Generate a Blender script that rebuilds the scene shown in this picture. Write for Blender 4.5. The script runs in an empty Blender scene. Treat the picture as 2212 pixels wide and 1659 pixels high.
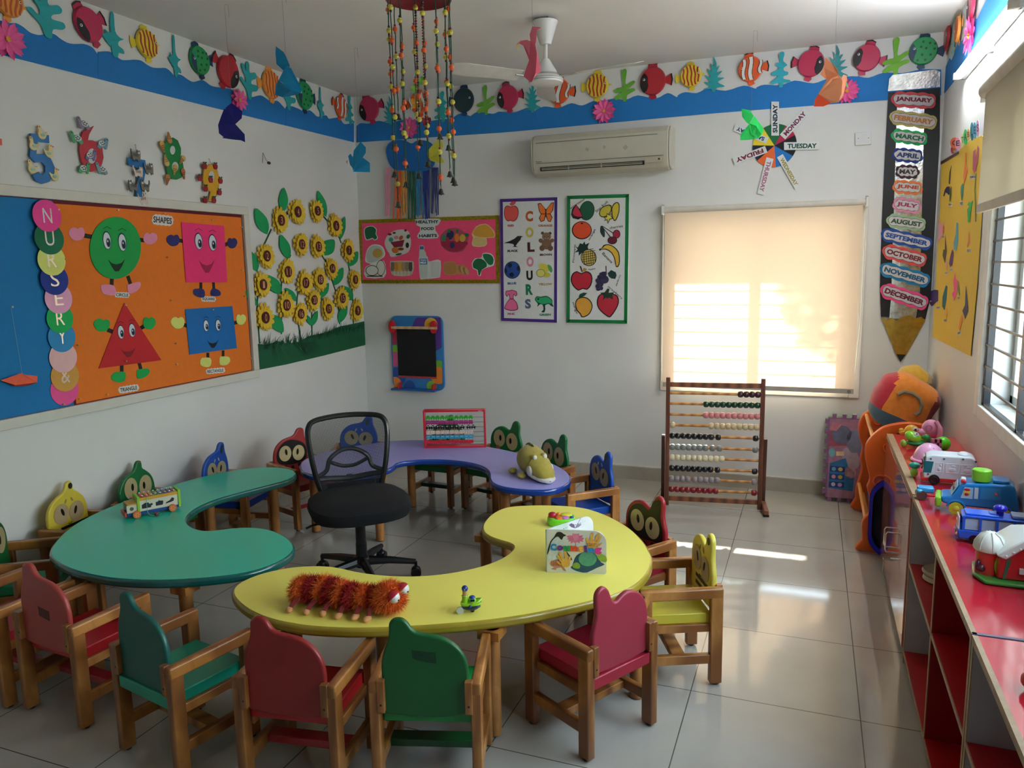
import bpy, math, random
from mathutils import Vector, Matrix
random.seed(7)
PI=math.pi
sc=bpy.context.scene
COL=sc.collection
# ---------------------------------------------------------------- camera
YAW,PITCH,ROLL,FPX=0.3716647884,0.1522467094,-0.0179697813,1661.3608
CAM=Vector((3.421796,-5.452404,1.568608)); W=4.1207; H=2.9
_cy,_sy,_cp,_sp=math.cos(YAW),math.sin(YAW),math.cos(PITCH),math.sin(PITCH)
FW=Vector((-_sy*_cp,_cy*_cp,-_sp)); _R=Vector((_cy,_sy,0)); _U=_R.cross(FW)
RT=_R*math.cos(ROLL)+_U*math.sin(ROLL); UP=-_R*math.sin(ROLL)+_U*math.cos(ROLL)
cam=bpy.data.cameras.new('camera'); camo=bpy.data.objects.new('camera',cam); COL.objects.link(camo)
cam.sensor_width=36.0; cam.lens=36.0*FPX/2212.0; cam.clip_start=0.05
m=Matrix.Identity(4)
for i in range(3): m[i][0]=RT[i]; m[i][1]=UP[i]; m[i][2]=-FW[i]; m[i][3]=CAM[i]
camo.matrix_world=m; sc.camera=camo
# ---------------------------------------------------------------- look
sc.view_settings.view_transform='Standard'; sc.view_settings.look='None'
sc.view_settings.gamma=1.0; sc.view_settings.use_curve_mapping=False
TUBE_E=45.0
sc.view_settings.exposure=EXPOSURE=1.3
sc.cycles.max_bounces=7; sc.cycles.diffuse_bounces=4; sc.cycles.glossy_bounces=4; sc.cycles.transparent_max_bounces=10
sc.cycles.transmission_bounces=4; sc.cycles.sample_clamp_indirect=6.0
sc.cycles.caustics_reflective=False; sc.cycles.caustics_refractive=False
# ---------------------------------------------------------------- sky, sun, daylight
wd=bpy.data.worlds.new('sky'); sc.world=wd; wd.use_nodes=True
nt=wd.node_tree; bg=nt.nodes['Background']
tc=nt.nodes.new('ShaderNodeTexCoord'); sx=nt.nodes.new('ShaderNodeSeparateXYZ'); rp=nt.nodes.new('ShaderNodeValToRGB')
nt.links.new(tc.outputs['Generated'],sx.inputs[0]); nt.links.new(sx.outputs['Z'],rp.inputs[0]); nt.links.new(rp.outputs[0],bg.inputs[0])
rp.color_ramp.elements[0].position=0.0; rp.color_ramp.elements[0].color=(0.95,0.97,1.0,1)
rp.color_ramp.elements[1].position=0.6; rp.color_ramp.elements[1].color=(0.62,0.78,1.0,1)
bg.inputs[1].default_value=6.5
sun=bpy.data.lights.new('sun','SUN'); sun.energy=22.0; sun.angle=math.radians(0.9); sun.color=(1.0,0.93,0.84)
suno=bpy.data.objects.new('sun',sun); COL.objects.link(suno)
suno.rotation_euler=Vector((0.12,1.0,0.58)).to_track_quat('Z','Y').to_euler(); suno.location=(2,6,5)
def portal(loc,sx_,sy_,rot):
    l=bpy.data.lights.new('window_portal','AREA'); l.shape='RECTANGLE'; l.size=sx_; l.size_y=sy_
    l.cycles.is_portal=True
    o=bpy.data.objects.new('window_portal',l); COL.objects.link(o); o.location=loc; o.rotation_euler=rot
portal((4.36,-3.0,1.5),1.3,3.0,(0,math.radians(90),0))
portal((3.08,0.3,1.28),1.3,1.3,(math.radians(-90),0,0))
# ---------------------------------------------------------------- pixel -> place on a real surface
def ray(px,py): return FW+RT*((px-1106)/FPX)-UP*((py-829.5)/FPX)
def at(px,py,ax,v):
    q=ray(px,py); return CAM+q*((v-CAM[ax])/q[ax])
class Wall:
    def __init__(s,ax,v,n,u): s.ax=ax; s.v=v; s.n=Vector(n); s.u=Vector(u); s.up=Vector((0,0,1))
    def p(s,px,py,off=0.0): return at(px,py,s.ax,s.v+s.n[s.ax]*off)
    def q(s,a,z,off=0.0):
        o=Vector((0,0,z)); o[s.ax]=s.v+s.n[s.ax]*off; o[1-s.ax]=a; return o
LW=Wall(0,0.0,(1,0,0),(0,1,0)); BW=Wall(1,0.0,(0,-1,0),(1,0,0)); RW=Wall(0,W,(-1,0,0),(0,-1,0))
# ---------------------------------------------------------------- materials
def lin(h):
    h=h.lstrip('#'); c=[int(h[i:i+2],16)/255 for i in (0,2,4)]
    return [x/12.92 if x<=0.04045 else ((x+0.055)/1.055)**2.4 for x in c]+[1.0]
_M={}
def P(h,rough=0.5,metal=0.0,var=0.06,scale=14,bump=0.0,bscale=120,coat=0.0,emit=0.0,name=None,sheen=0.0):
    key=(h,rough,metal,var,scale,bump,bscale,coat,emit,sheen)
    if key in _M: return _M[key]
    m=bpy.data.materials.new(name or 'paint_'+h.lstrip('#')); m.use_nodes=True; t=m.node_tree; b=t.nodes['Principled BSDF']
    c=lin(h); b.inputs['Roughness'].default_value=rough; b.inputs['Metallic'].default_value=metal
    b.inputs['Coat Weight'].default_value=coat; b.inputs['Coat Roughness'].default_value=0.08
    b.inputs['Sheen Weight'].default_value=sheen
    co=t.nodes.new('ShaderNodeTexCoord')
    n=t.nodes.new('ShaderNodeTexNoise'); n.inputs['Scale'].default_value=scale; n.inputs['Detail'].default_value=3
    t.links.new(co.outputs['Object'],n.inputs['Vector'])
    r=t.nodes.new('ShaderNodeValToRGB'); e=r.color_ramp.elements
    e[0].position=0.3; e[1].position=0.7
    e[0].color=[x*(1-var) for x in c[:3]]+[1]; e[1].color=[min(1,x*(1+var)) for x in c[:3]]+[1]
    t.links.new(n.outputs['Fac'],r.inputs[0]); t.links.new(r.outputs[0],b.inputs['Base Color'])
    if bump:
        n2=t.nodes.new('ShaderNodeTexNoise'); n2.inputs['Scale'].default_value=bscale; n2.inputs['Detail'].default_value=2
        t.links.new(co.outputs['Object'],n2.inputs['Vector'])
        bp=t.nodes.new('ShaderNodeBump'); bp.inputs['Strength'].default_value=bump; bp.inputs['Distance'].default_value=0.002
        t.links.new(n2.outputs['Fac'],bp.inputs['Height']); t.links.new(bp.outputs[0],b.inputs['Normal'])
    if emit:
        b.inputs['Emission Color'].default_value=c; b.inputs['Emission Strength'].default_value=emit
    _M[key]=m; return m
def paper(h): return P(h,0.75,var=0.03,scale=30)
def plastic(h,r=0.3): return P(h,r,var=0.03,scale=9,coat=0.3)
def cloth(h): return P(h,0.9,var=0.08,scale=40,bump=0.35,bscale=500,sheen=0.3)
def wood(h1,h2,rough=0.38,name='wood'):
    key=('w',h1,h2,rough)
    if key in _M: return _M[key]
    m=bpy.data.materials.new(name); m.use_nodes=True; t=m.node_tree; b=t.nodes['Principled BSDF']
    co=t.nodes.new('ShaderNodeTexCoord'); mp=t.nodes.new('ShaderNodeMapping'); mp.inputs['Scale'].default_value=(5,5,2.5)
    t.links.new(co.outputs['Object'],mp.inputs[0])
    n=t.nodes.new('ShaderNodeTexNoise'); n.inputs['Scale'].default_value=3.5; n.inputs['Detail'].default_value=6; n.inputs['Distortion'].default_value=1.2
    t.links.new(mp.outputs[0],n.inputs['Vector'])
    wv=t.nodes.new('ShaderNodeTexWave'); wv.inputs['Scale'].default_value=0.9; wv.inputs['Distortion'].default_value=5; wv.inputs['Detail'].default_value=3
    t.links.new(mp.outputs[0],wv.inputs['Vector'])
    mx=t.nodes.new('ShaderNodeMath'); mx.operation='MULTIPLY'; t.links.new(n.outputs['Fac'],mx.inputs[0]); t.links.new(wv.outputs['Fac'],mx.inputs[1])
    r=t.nodes.new('ShaderNodeValToRGB'); r.color_ramp.elements[0].color=lin(h1); r.color_ramp.elements[1].color=lin(h2)
    r.color_ramp.elements[0].position=0.0; r.color_ramp.elements[1].position=0.5
    t.links.new(mx.outputs[0],r.inputs[0]); t.links.new(r.outputs[0],b.inputs['Base Color']); b.inputs['Roughness'].default_value=rough
    b.inputs['Coat Weight'].default_value=0.25; b.inputs['Coat Roughness'].default_value=0.2
    _M[key]=m; return m
def mesh_holes(h,scale,thr,name):      # woven mesh: cells of cloth with real see-through gaps
    m=bpy.data.materials.new(name); m.use_nodes=True; t=m.node_tree; b=t.nodes['Principled BSDF']
    b.inputs['Base Color'].default_value=lin(h); b.inputs['Roughness'].default_value=0.7
    co=t.nodes.new('ShaderNodeTexCoord'); sp=t.nodes.new('ShaderNodeSeparateXYZ'); t.links.new(co.outputs['Object'],sp.inputs[0])
    def sn(o):
        a=t.nodes.new('ShaderNodeMath'); a.operation='MULTIPLY'; a.inputs[1].default_value=scale; t.links.new(o,a.inputs[0])
        s=t.nodes.new('ShaderNodeMath'); s.operation='SINE'; t.links.new(a.outputs[0],s.inputs[0]); return s.outputs[0]
    mu=t.nodes.new('ShaderNodeMath'); mu.operation='MULTIPLY'; t.links.new(sn(sp.outputs['X']),mu.inputs[0]); t.links.new(sn(sp.outputs['Z']),mu.inputs[1])
    ab=t.nodes.new('ShaderNodeMath'); ab.operation='ABSOLUTE'; t.links.new(mu.outputs[0],ab.inputs[0])
    gt=t.nodes.new('ShaderNodeMath'); gt.operation='GREATER_THAN'; gt.inputs[1].default_value=thr; t.links.new(ab.outputs[0],gt.inputs[0])
    tr=t.nodes.new('ShaderNodeBsdfTransparent'); mx=t.nodes.new('ShaderNodeMixShader')
    t.links.new(gt.outputs[0],mx.inputs[0]); t.links.new(b.outputs[0],mx.inputs[1]); t.links.new(tr.outputs[0],mx.inputs[2])
    t.links.new(mx.outputs[0],t.nodes['Material Output'].inputs[0]); return m
def glass_pane(h,fac=0.08,name='pane_glass',rough=0.02):
    m=bpy.data.materials.new(name); m.use_nodes=True; t=m.node_tree
    tr=t.nodes.new('ShaderNodeBsdfTransparent'); tr.inputs[0].default_value=lin(h)
    gl=t.nodes.new('ShaderNodeBsdfGlossy'); gl.inputs['Roughness'].default_value=rough
    mx=t.nodes.new('ShaderNodeMixShader'); mx.inputs[0].default_value=fac
    t.links.new(tr.outputs[0],mx.inputs[1]); t.links.new(gl.outputs[0],mx.inputs[2]); t.links.new(mx.outputs[0],t.nodes['Material Output'].inputs[0]); return m
def blind_cloth(h,see,name):
    m=bpy.data.materials.new(name); m.use_nodes=True; t=m.node_tree
    co=t.nodes.new('ShaderNodeTexCoord'); n=t.nodes.new('ShaderNodeTexNoise'); n.inputs['Scale'].default_value=220
    t.links.new(co.outputs['Object'],n.inputs['Vector'])
    r=t.nodes.new('ShaderNodeValToRGB'); c=lin(h); r.color_ramp.elements[0].color=[x*0.93 for x in c[:3]]+[1]; r.color_ramp.elements[1].color=c
    t.links.new(n.outputs['Fac'],r.inputs[0])
    d=t.nodes.new('ShaderNodeBsdfDiffuse'); tl=t.nodes.new('ShaderNodeBsdfTranslucent'); tr=t.nodes.new('ShaderNodeBsdfTransparent'); tr.inputs[0].default_value=c
    t.links.new(r.outputs[0],d.inputs[0]); t.links.new(r.outputs[0],tl.inputs[0])
    a=t.nodes.new('ShaderNodeMixShader'); a.inputs[0].default_value=0.42; t.links.new(d.outputs[0],a.inputs[1]); t.links.new(tl.outputs[0],a.inputs[2])
    b=t.nodes.new('ShaderNodeMixShader'); b.inputs[0].default_value=see; t.links.new(a.outputs[0],b.inputs[1]); t.links.new(tr.outputs[0],b.inputs[2])
    t.links.new(b.outputs[0],t.nodes['Material Output'].inputs[0]); return m
# ---------------------------------------------------------------- mesh building
ORG={}
def smooth(pts,n=4,closed=True):
    out=[]; N=len(pts); V=[Vector(p) for p in pts]
    for i in range(N if closed else N-1):
        p0=V[(i-1)%N] if closed or i>0 else V[0]; p1=V[i]; p2=V[(i+1)%N]; p3=V[(i+2)%N] if closed or i<N-2 else V[-1]
        for k in range(n):
            t=k/n; out.append(0.5*((2*p1)+(p2-p0)*t+(2*p0-5*p1+4*p2-p3)*t*t+(3*p1-p0-3*p2+p3)*t**3))
    if not closed: out.append(V[-1])
    return out
def circ(cx,cy,rx,ry=None,n=24,rot=0,a0=0,a1=2*PI):
    ry=ry or rx; o=[]; full=abs(a1-a0-2*PI)<1e-6
    for k in range(n if full else n+1):
        a=a0+(a1-a0)*k/n; x,y=rx*math.cos(a),ry*math.sin(a); o.append((cx+x*math.cos(rot)-y*math.sin(rot),cy+x*math.sin(rot)+y*math.cos(rot)))
    return o
def frame(d,up=None):
    d=Vector(d).normalized(); up=Vector(up) if up is not None else (Vector((0,0,1)) if abs(d.z)<0.9 else Vector((0,1,0)))
    x=up.cross(d)
    if x.length<1e-6: x=Vector((1,0,0)).cross(d)
    x.normalize(); y=d.cross(x); return x,y,d
class MB:
    def __init__(s): s.v=[]; s.f=[]; s.fm=[]; s.fs=[]; s.mats=[]; s.T=None
    def add(s,vs,fs,mat,sm=False):
        if mat not in s.mats: s.mats.append(mat)
        mi=s.mats.index(mat); o=len(s.v)
        for v in vs:
            v=Vector(v); s.v.append(s.T@v if s.T else v)
        for f in fs: s.f.append([o+i for i in f]); s.fm.append(mi); s.fs.append(sm)
        return s
    def box(s,c,d,mat,R=None):
        c=Vector(c); vs=[]
        for k in range(8):
            q=Vector(((k&1)-.5,((k>>1)&1)-.5,((k>>2)&1)-.5)); q=Vector((q.x*d[0],q.y*d[1],q.z*d[2])); vs.append(c+(R@q if R else q))
        return s.add(vs,[(0,2,3,1),(4,5,7,6),(0,1,5,4),(2,6,7,3),(0,4,6,2),(1,3,7,5)],mat)
    def b2(s,a,b,mat):
        a=Vector(a); b=Vector(b); return s.box((a+b)/2,[abs(b[i]-a[i]) for i in range(3)],mat)
    def bar(s,p0,p1,w,d,mat,up=None):
        p0=Vector(p0); p1=Vector(p1); x,y,z=frame(p1-p0,up); R=Matrix((x,y,z)).transposed()
        return s.box((p0+p1)/2,(w,d,(p1-p0).length),mat,R)
    def tube(s,pts,r,mat,seg=8,closed=False,caps=True,up=None):
        pts=[Vector(p) for p in pts]; n=len(pts); rr=r if isinstance(r,(list,tuple)) else [r]*n; vs=[]; fs=[]; px=None
        for i in range(n):
            a=pts[(i-1)%n] if (closed or i>0) else pts[i]; b=pts[(i+1)%n] if (closed or i<n-1) else pts[i]
            if (b-a).length<1e-9: b=a+Vector((0,0,1e-4))
            x,y,z=frame(b-a,up)
            if px is not None:
                x=px-z*px.dot(z)
                if x.length<1e-6: x,y,z=frame(b-a)
                x.normalize(); y=z.cross(x)
            px=x
            for k in range(seg):
                t=2*PI*k/seg; vs.append(pts[i]+(x*math.cos(t)+y*math.sin(t))*rr[i])
        for i in range(n if closed else n-1):
            for k in range(seg):
                a=i*seg+k; b=i*seg+(k+1)%seg; j=((i+1)%n)*seg; fs.append((a,b,j+(k+1)%seg,j+k))
        s.add(vs,fs,mat,True)
        if caps and not closed:
            o=len(s.v)-n*seg
            s.f.append([o+k for k in range(seg)][::-1]); s.f.append([o+(n-1)*seg+k for k in range(seg)])
            for _ in (0,1): s.fm.append(s.mats.index(mat)); s.fs.append(False)
        return s
    def cyl(s,p0,p1,r0,mat,r1=None,seg=16): return s.tube([p0,p1],[r0,r0 if r1 is None else r1],mat,seg)
    def lathe(s,c,prof,mat,seg=20,axis=(0,0,1)):
        c=Vector(c); x,y,z=frame(axis); vs=[]; fs=[]; n=len(prof)
        for (r,h) in prof:
            for k in range(seg):
                t=2*PI*k/seg; vs.append(c+z*h+(x*math.cos(t)+y*math.sin(t))*max(r,1e-5))
        for i in range(n-1):
            for k in range(seg): a=i*seg+k; b=i*seg+(k+1)%seg; fs.append((a,b,b+seg,a+seg))
        return s.add(vs,fs,mat,True)
    def ell(s,c,r,mat,R=None,seg=14,rings=9):
        c=Vector(c); r=(r,r,r) if not hasattr(r,'__len__') else r; vs=[]; fs=[]
        for i in range(rings+1):
            ph=-PI/2+PI*i/rings
            for k in range(seg):
                t=2*PI*k/seg; q=Vector((r[0]*math.cos(ph)*math.cos(t),r[1]*math.cos(ph)*math.sin(t),r[2]*math.sin(ph))); vs.append(c+(R@q if R else q))
        for i in range(rings):
            for k in range(seg): a=i*seg+k; b=i*seg+(k+1)%seg; fs.append((a,b,b+seg,a+seg))
        return s.add(vs,fs,mat,True)
    def prism(s,pts,vec,mat,side=None,round_=False):      # pts: front outline, vec: towards the back
        pts=[Vector(p) for p in pts]; n=len(pts); vec=Vector(vec)
        nm=Vector((0,0,0))
        for i in range(n): nm+=pts[i].cross(pts[(i+1)%n])
        if nm.dot(vec)>0: pts=pts[::-1]
        s.add(pts+[p+vec for p in pts],[list(range(n)),list(range(2*n-1,n-1,-1))],mat)
        o=len(s.v)-2*n; sm=side or mat
        if sm not in s.mats: s.mats.append(sm)
        for i in range(n): s.f.append([o+i,o+n+i,o+n+(i+1)%n,o+(i+1)%n]); s.fm.append(s.mats.index(sm)); s.fs.append(round_)
        return s
    def cut(s,wall,px,off,th,mat,sm=0,side=None):          # a flat sheet of card traced on a wall
        pts=[wall.p(x,y,off+th) for x,y in px]
        if sm: pts=smooth(pts,sm)
        return s.prism(pts,-wall.n*th,mat,side)
    def sheet(s,wall,ab,off,th,mat,sm=0):                  # same, in wall metres
        pts=[wall.q(a,z,off+th) for a,z in ab]
        if sm: pts=smooth(pts,sm)
        return s.prism(pts,-wall.n*th,mat)
    def torus(s,c,R,r,mat,axis=(0,0,1),seg=24,seg2=8):
        x,y,z=frame(axis); c=Vector(c)
        return s.tube([c+(x*math.cos(2*PI*k/seg)+y*math.sin(2*PI*k/seg))*R for k in range(seg)],r,mat,seg2,True,up=axis)
    def build(s,name,parent=None,bevel=0,bseg=2,sharp=35,label=None,solid=0,sub=0):
        lo=Vector([min(v[i] for v in s.v) for i in range(3)]); hi=Vector([max(v[i] for v in s.v) for i in range(3)])
        c=(lo+hi)/2
        if not parent: c.z=lo.z
        me=bpy.data.meshes.new(name); me.from_pydata([v-c for v in s.v],[],s.f)
        for mt in s.mats: me.materials.append(mt)
        for p,mi,sm in zip(me.polygons,s.fm,s.fs): p.material_index=mi; p.use_smooth=sm or bool(bevel) or bool(sub)
        me.update()
        if bevel or any(s.fs): me.set_sharp_from_angle(angle=math.radians(sharp))
        o=bpy.data.objects.new(name,me); COL.objects.link(o); ORG[o]=c
        if parent: o.parent=parent; o.location=c-ORG[parent]
        else: o.location=c
        if bevel:
            b=o.modifiers.new('bevel','BEVEL'); b.width=bevel; b.segments=bseg; b.limit_method='ANGLE'; b.angle_limit=math.radians(40)
        if sub:
            b=o.modifiers.new('subdivision','SUBSURF'); b.levels=sub; b.render_levels=sub
        if label: o['label']=label
        return o
def tag(o,label,cat,group=None,kind=None):
    o['label']=label; o['category']=cat
    if group: o['group']=group
    if kind: o['kind']=kind
    return o
def empty(name,loc,label,cat,group=None,rz=0,local=False):
    o=bpy.data.objects.new(name,None); o.empty_display_size=0.05; COL.objects.link(o); o.location=loc; o.rotation_euler=(0,0,rz)
    ORG[o]=Vector((0,0,0)) if local else Vector(loc); return tag(o,label,cat,group)
def structure(o): o['kind']='structure'; return o
def copy_tree(o,parent=None):
    c=o.copy(); COL.objects.link(c)
    if parent: c.parent=parent
    for ch in [x for x in KIDS.get(o,())]: copy_tree(ch,c)
    return c
KIDS={}
def index_kids(root):
    for ch in bpy.data.objects:
        if ch.parent: KIDS.setdefault(ch.parent,[])
    def rec(o):
        KIDS[o]=[c for c in o.children]
        for c in KIDS[o]: rec(c)
    rec(root)
_F={}
def glyphs(txt,bold=0.0,depth=0.001):
    k=(txt,bold,depth)
    if k in _F: return _F[k]
    cu=bpy.data.curves.new('lettering','FONT'); cu.body=txt; cu.offset=bold; cu.extrude=0.0; cu.resolution_u=3
    o=bpy.data.objects.new('lettering',cu); COL.objects.link(o)
    dg=bpy.context.evaluated_depsgraph_get(); me=bpy.data.meshes.new_from_object(o.evaluated_get(dg))
    vs=[(v.co.x,v.co.y) for v in me.vertices]; fs=[list(p.vertices) for p in me.polygons]
    bpy.data.objects.remove(o); bpy.data.curves.remove(cu); bpy.data.meshes.remove(me)
    x0=min(v[0] for v in vs); x1=max(v[0] for v in vs); y0=min(v[1] for v in vs); y1=max(v[1] for v in vs)
    _F[k]=([((x-x0)/(x1-x0),(y-y0)/(y1-y0)) for x,y in vs],fs); return _F[k]
def letter(mb,txt,O,ux,uy,mat,bold=0.02,lift=(0,0,0)):   # fills the parallelogram O, ux, uy with the word
    vs,fs=glyphs(txt,bold); O=Vector(O)+Vector(lift); ux=Vector(ux); uy=Vector(uy)
    mb.add([O+ux*x+uy*y for x,y in vs],fs,mat); return mb
def wletter(mb,wall,txt,p0,p1,h,off,mat,bold=0.02):      # word on a wall from baseline pixel p0 to p1, h pixels tall
    A=wall.p(*p0,off); B=wall.p(*p1,off); ux=B-A
    dx,dy=p1[0]-p0[0],p1[1]-p0[1]; L=math.hypot(dx,dy); C=wall.p(p0[0]+dy/L*h,p0[1]-dx/L*h,off)
    uy=C-A; x=ux.normalized(); uy=uy-x*uy.dot(x)*0.6
    return letter(mb,txt,A,ux,uy,mat,bold)
# ================================================================ room shell
def wall_material():
    m=bpy.data.materials.new('wall_paint'); m.use_nodes=True; t=m.node_tree; b=t.nodes['Principled BSDF']
    co=t.nodes.new('ShaderNodeTexCoord'); n=t.nodes.new('ShaderNodeTexNoise'); n.inputs['Scale'].default_value=1.3; n.inputs['Detail'].default_value=5
    t.links.new(co.outputs['Object'],n.inputs['Vector']); r=t.nodes.new('ShaderNodeValToRGB')
    r.color_ramp.elements[0].position=0.25; r.color_ramp.elements[0].color=lin('#dcdcd8'); r.color_ramp.elements[1].position=0.6; r.color_ramp.elements[1].color=lin('#e6e6e3')
    t.links.new(n.outputs['Fac'],r.inputs[0]); t.links.new(r.outputs[0],b.inputs['Base Color']); b.inputs['Roughness'].default_value=0.55
    n2=t.nodes.new('ShaderNodeTexNoise'); n2.inputs['Scale'].default_value=60; t.links.new(co.outputs['Object'],n2.inputs['Vector'])
    bp=t.nodes.new('ShaderNodeBump'); bp.inputs['Strength'].default_value=0.05; bp.inputs['Distance'].default_value=0.004
    t.links.new(n2.outputs['Fac'],bp.inputs['Height']); t.links.new(bp.outputs[0],b.inputs['Normal']); return m
def floor_material():
    m=bpy.data.materials.new('vitrified_tiles'); m.use_nodes=True; t=m.node_tree; b=t.nodes['Principled BSDF']
    ge=t.nodes.new('ShaderNodeNewGeometry'); sp=t.nodes.new('ShaderNodeSeparateXYZ'); t.links.new(ge.outputs['Position'],sp.inputs[0])
    def M(op,a,b_=None,v=None):
        q=t.nodes.new('ShaderNodeMath'); q.operation=op
        for i,x in enumerate((a,b_)):
            if x is None: continue
            if isinstance(x,(int,float)): q.inputs[i].default_value=x
            else: t.links.new(x,q.inputs[i])
        return q.outputs[0]
    def line(o,off,pitch):
        f=M('FRACT',M('DIVIDE',M('ADD',o,off),pitch)); d=M('MINIMUM',f,M('SUBTRACT',1.0,f)); return M('LESS_THAN',d,0.0019/pitch)
    g=M('MAXIMUM',line(sp.outputs['X'],-3.06+5.75,0.575),line(sp.outputs['Y'],2.193+5.6,0.56))
    n=t.nodes.new('ShaderNodeTexNoise'); n.inputs['Scale'].default_value=2.2; n.inputs['Detail'].default_value=6; t.links.new(ge.outputs['Position'],n.inputs['Vector'])
    r=t.nodes.new('ShaderNodeValToRGB'); r.color_ramp.elements[0].position=0.3; r.color_ramp.elements[0].color=lin('#aea89c'); r.color_ramp.elements[1].position=0.7; r.color_ramp.elements[1].color=lin('#bdb7ac')
    t.links.new(n.outputs['Fac'],r.inputs[0])
    mx=t.nodes.new('ShaderNodeMixRGB'); t.links.new(g,mx.inputs[0]); t.links.new(r.outputs[0],mx.inputs[1]); mx.inputs[2].default_value=lin('#5a544a')
    t.links.new(mx.outputs[0],b.inputs['Base Color']); b.inputs['Roughness'].default_value=0.09
    b.inputs['IOR'].default_value=1.55
    return m
WALLM=wall_material(); FLOORM=floor_material(); CEILM=P('#e8e6e2',0.7,var=0.02,scale=2)
TRIMW=P('#dcd8cf',0.45,var=0.03); ALU=P('#c9c6bf',0.35,0.3)
YF=-6.4
o=structure(MB().b2((-0.2,YF-0.2,-0.1),(W+0.2,0.2,0),FLOORM).build('floor'))
o=structure(MB().b2((-0.2,YF-0.2,H),(W+0.2,0.2,H+0.12),CEILM).build('ceiling'))
structure(MB().b2((-0.2,YF-0.2,0),(0,0.2,H),WALLM).build('wall_left'))
OX0,OX1,OZ0,OZ1=2.50,3.67,0.70,1.885
b=MB(); b.b2((0,0,0),(OX0,0.2,H),WALLM).b2((OX1,0,0),(W,0.2,H),WALLM).b2((OX0,0,0),(OX1,0.2,OZ0),WALLM).b2((OX0,0,OZ1),(OX1,0.2,H),WALLM)
structure(b.build('wall_back'))
RY0,RY1,RZ0,RZ1=-4.4,-1.70,0.945,2.1
b=MB(); b.b2((W,YF,0),(W+0.2,RY0,H),WALLM).b2((W,RY1,0),(W+0.2,0.2,H),WALLM).b2((W,RY0,0),(W+0.2,RY1,RZ0),WALLM).b2((W,RY0,RZ1),(W+0.2,RY1,H),WALLM)
structure(b.build('wall_right'))
b=MB(); b.b2((0,YF-0.2,0),(W,YF,H),WALLM)
structure(b.build('wall_front'))
SK=P('#b3ab9b',0.35,var=0.05)
b=MB(); b.b2((0,-0.012,0),(W,0,0.095),SK).b2((0,-0.014,0.093),(W,0,0.101),P('#d8d2c6',0.4)); structure(b.build('baseboard_back'))
b=MB(); b.b2((0,YF,0),(0.012,-0.012,0.095),SK).b2((0,YF,0.093),(0.014,-0.014,0.101),P('#d8d2c6',0.4)); structure(b.build('baseboard_left'))
b=MB(); b.b2((W-0.012,YF,0),(W,-0.012,0.1),SK); structure(b.build('baseboard_right'))
# ---- window behind the sand-coloured blind (back wall)
b=MB()
for (x0,x1,z0,z1) in ((OX0,OX0+0.06,OZ0,OZ1),(OX1-0.06,OX1,OZ0,OZ1),(3.055,3.125,OZ0,OZ1),(OX0,OX1,OZ0,OZ0+0.045),(OX0,OX1,OZ1-0.06,OZ1)): b.b2((x0,0.10,z0),(x1,0.15,z1),TRIMW)
w1=structure(b.build('window_1',bevel=0.003))
GL=glass_pane('#f4f8f6',0.06)
for x0,x1 in ((OX0+0.06,3.055),(3.125,OX1-0.06)): MB().b2((x0,0.122,OZ0+0.045),(x1,0.127,OZ1-0.06),GL).build('pane',w1)
b=MB(); IR=P('#6a625a',0.5)
for k in range(11): b.b2((OX0-0.0,0.055,0.79+k*0.093),(OX1,0.063,0.797+k*0.093),IR)
for x in (OX0+0.02,3.09,OX1-0.02): b.b2((x-0.006,0.063,OZ0),(x+0.006,0.07,OZ1),IR)
b.build('grille',w1)
b=MB(); 
for (x0,x1,z0,z1) in ((2.437,OX0,0.672,1.90),(OX1,3.735,0.672,1.90),(OX0,OX1,0.672,0.7),(OX0,OX1,OZ1,1.905)): b.b2((x0,-0.012,z0),(x1,0.0,z1),TRIMW)
b.build('window_trim',w1,bevel=0.002)
bl=empty('roller_blind',(3.09,-0.06,0.705),'sand coloured roller blind pulled down over the back wall window','blind','roller blinds')
BC=blind_cloth('#f8e8d6',0.09,'blind_cloth_sand')
MB().b2((2.465,-0.062,0.735),(3.70,-0.060,1.925),BC).build('cloth',bl)
MB().cyl((2.455,-0.05,1.925),(3.715,-0.05,1.925),0.022,P('#d9d2c4',0.6),seg=20).build('roller_tube',bl)
b=MB().b2((2.465,-0.068,0.708),(3.70,-0.056,0.740),P('#b8b3a8',0.5)); b.build('bottom_bar',bl,bevel=0.002)
MB().cyl((3.672,-0.0685,0.722),(3.672,-0.067,0.722),0.012,P('#8d8a83',0.4)).build('badge',bl)
for x in (2.448,3.722): MB().b2((x-0.006,-0.075,1.895),(x+0.006,0,1.955),P('#e8e8e2',0.4)).cyl((x,-0.03,1.955),(x,-0.03,1.965),0.008,ALU).build('bracket',bl,bevel=0.002)
b=MB(); b.tube([(3.718,-0.052,1.93),(3.722,-0.05,1.2),(3.70,-0.05,0.80)],0.0025,P('#e9e5da',0.5)); b.build('cord',bl)
b=MB(); b.tube([(2.452,-0.05,1.92),(2.452,-0.05,0.75)],0.0025,P('#e9e5da',0.5)); b.build('cord',bl)
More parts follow.
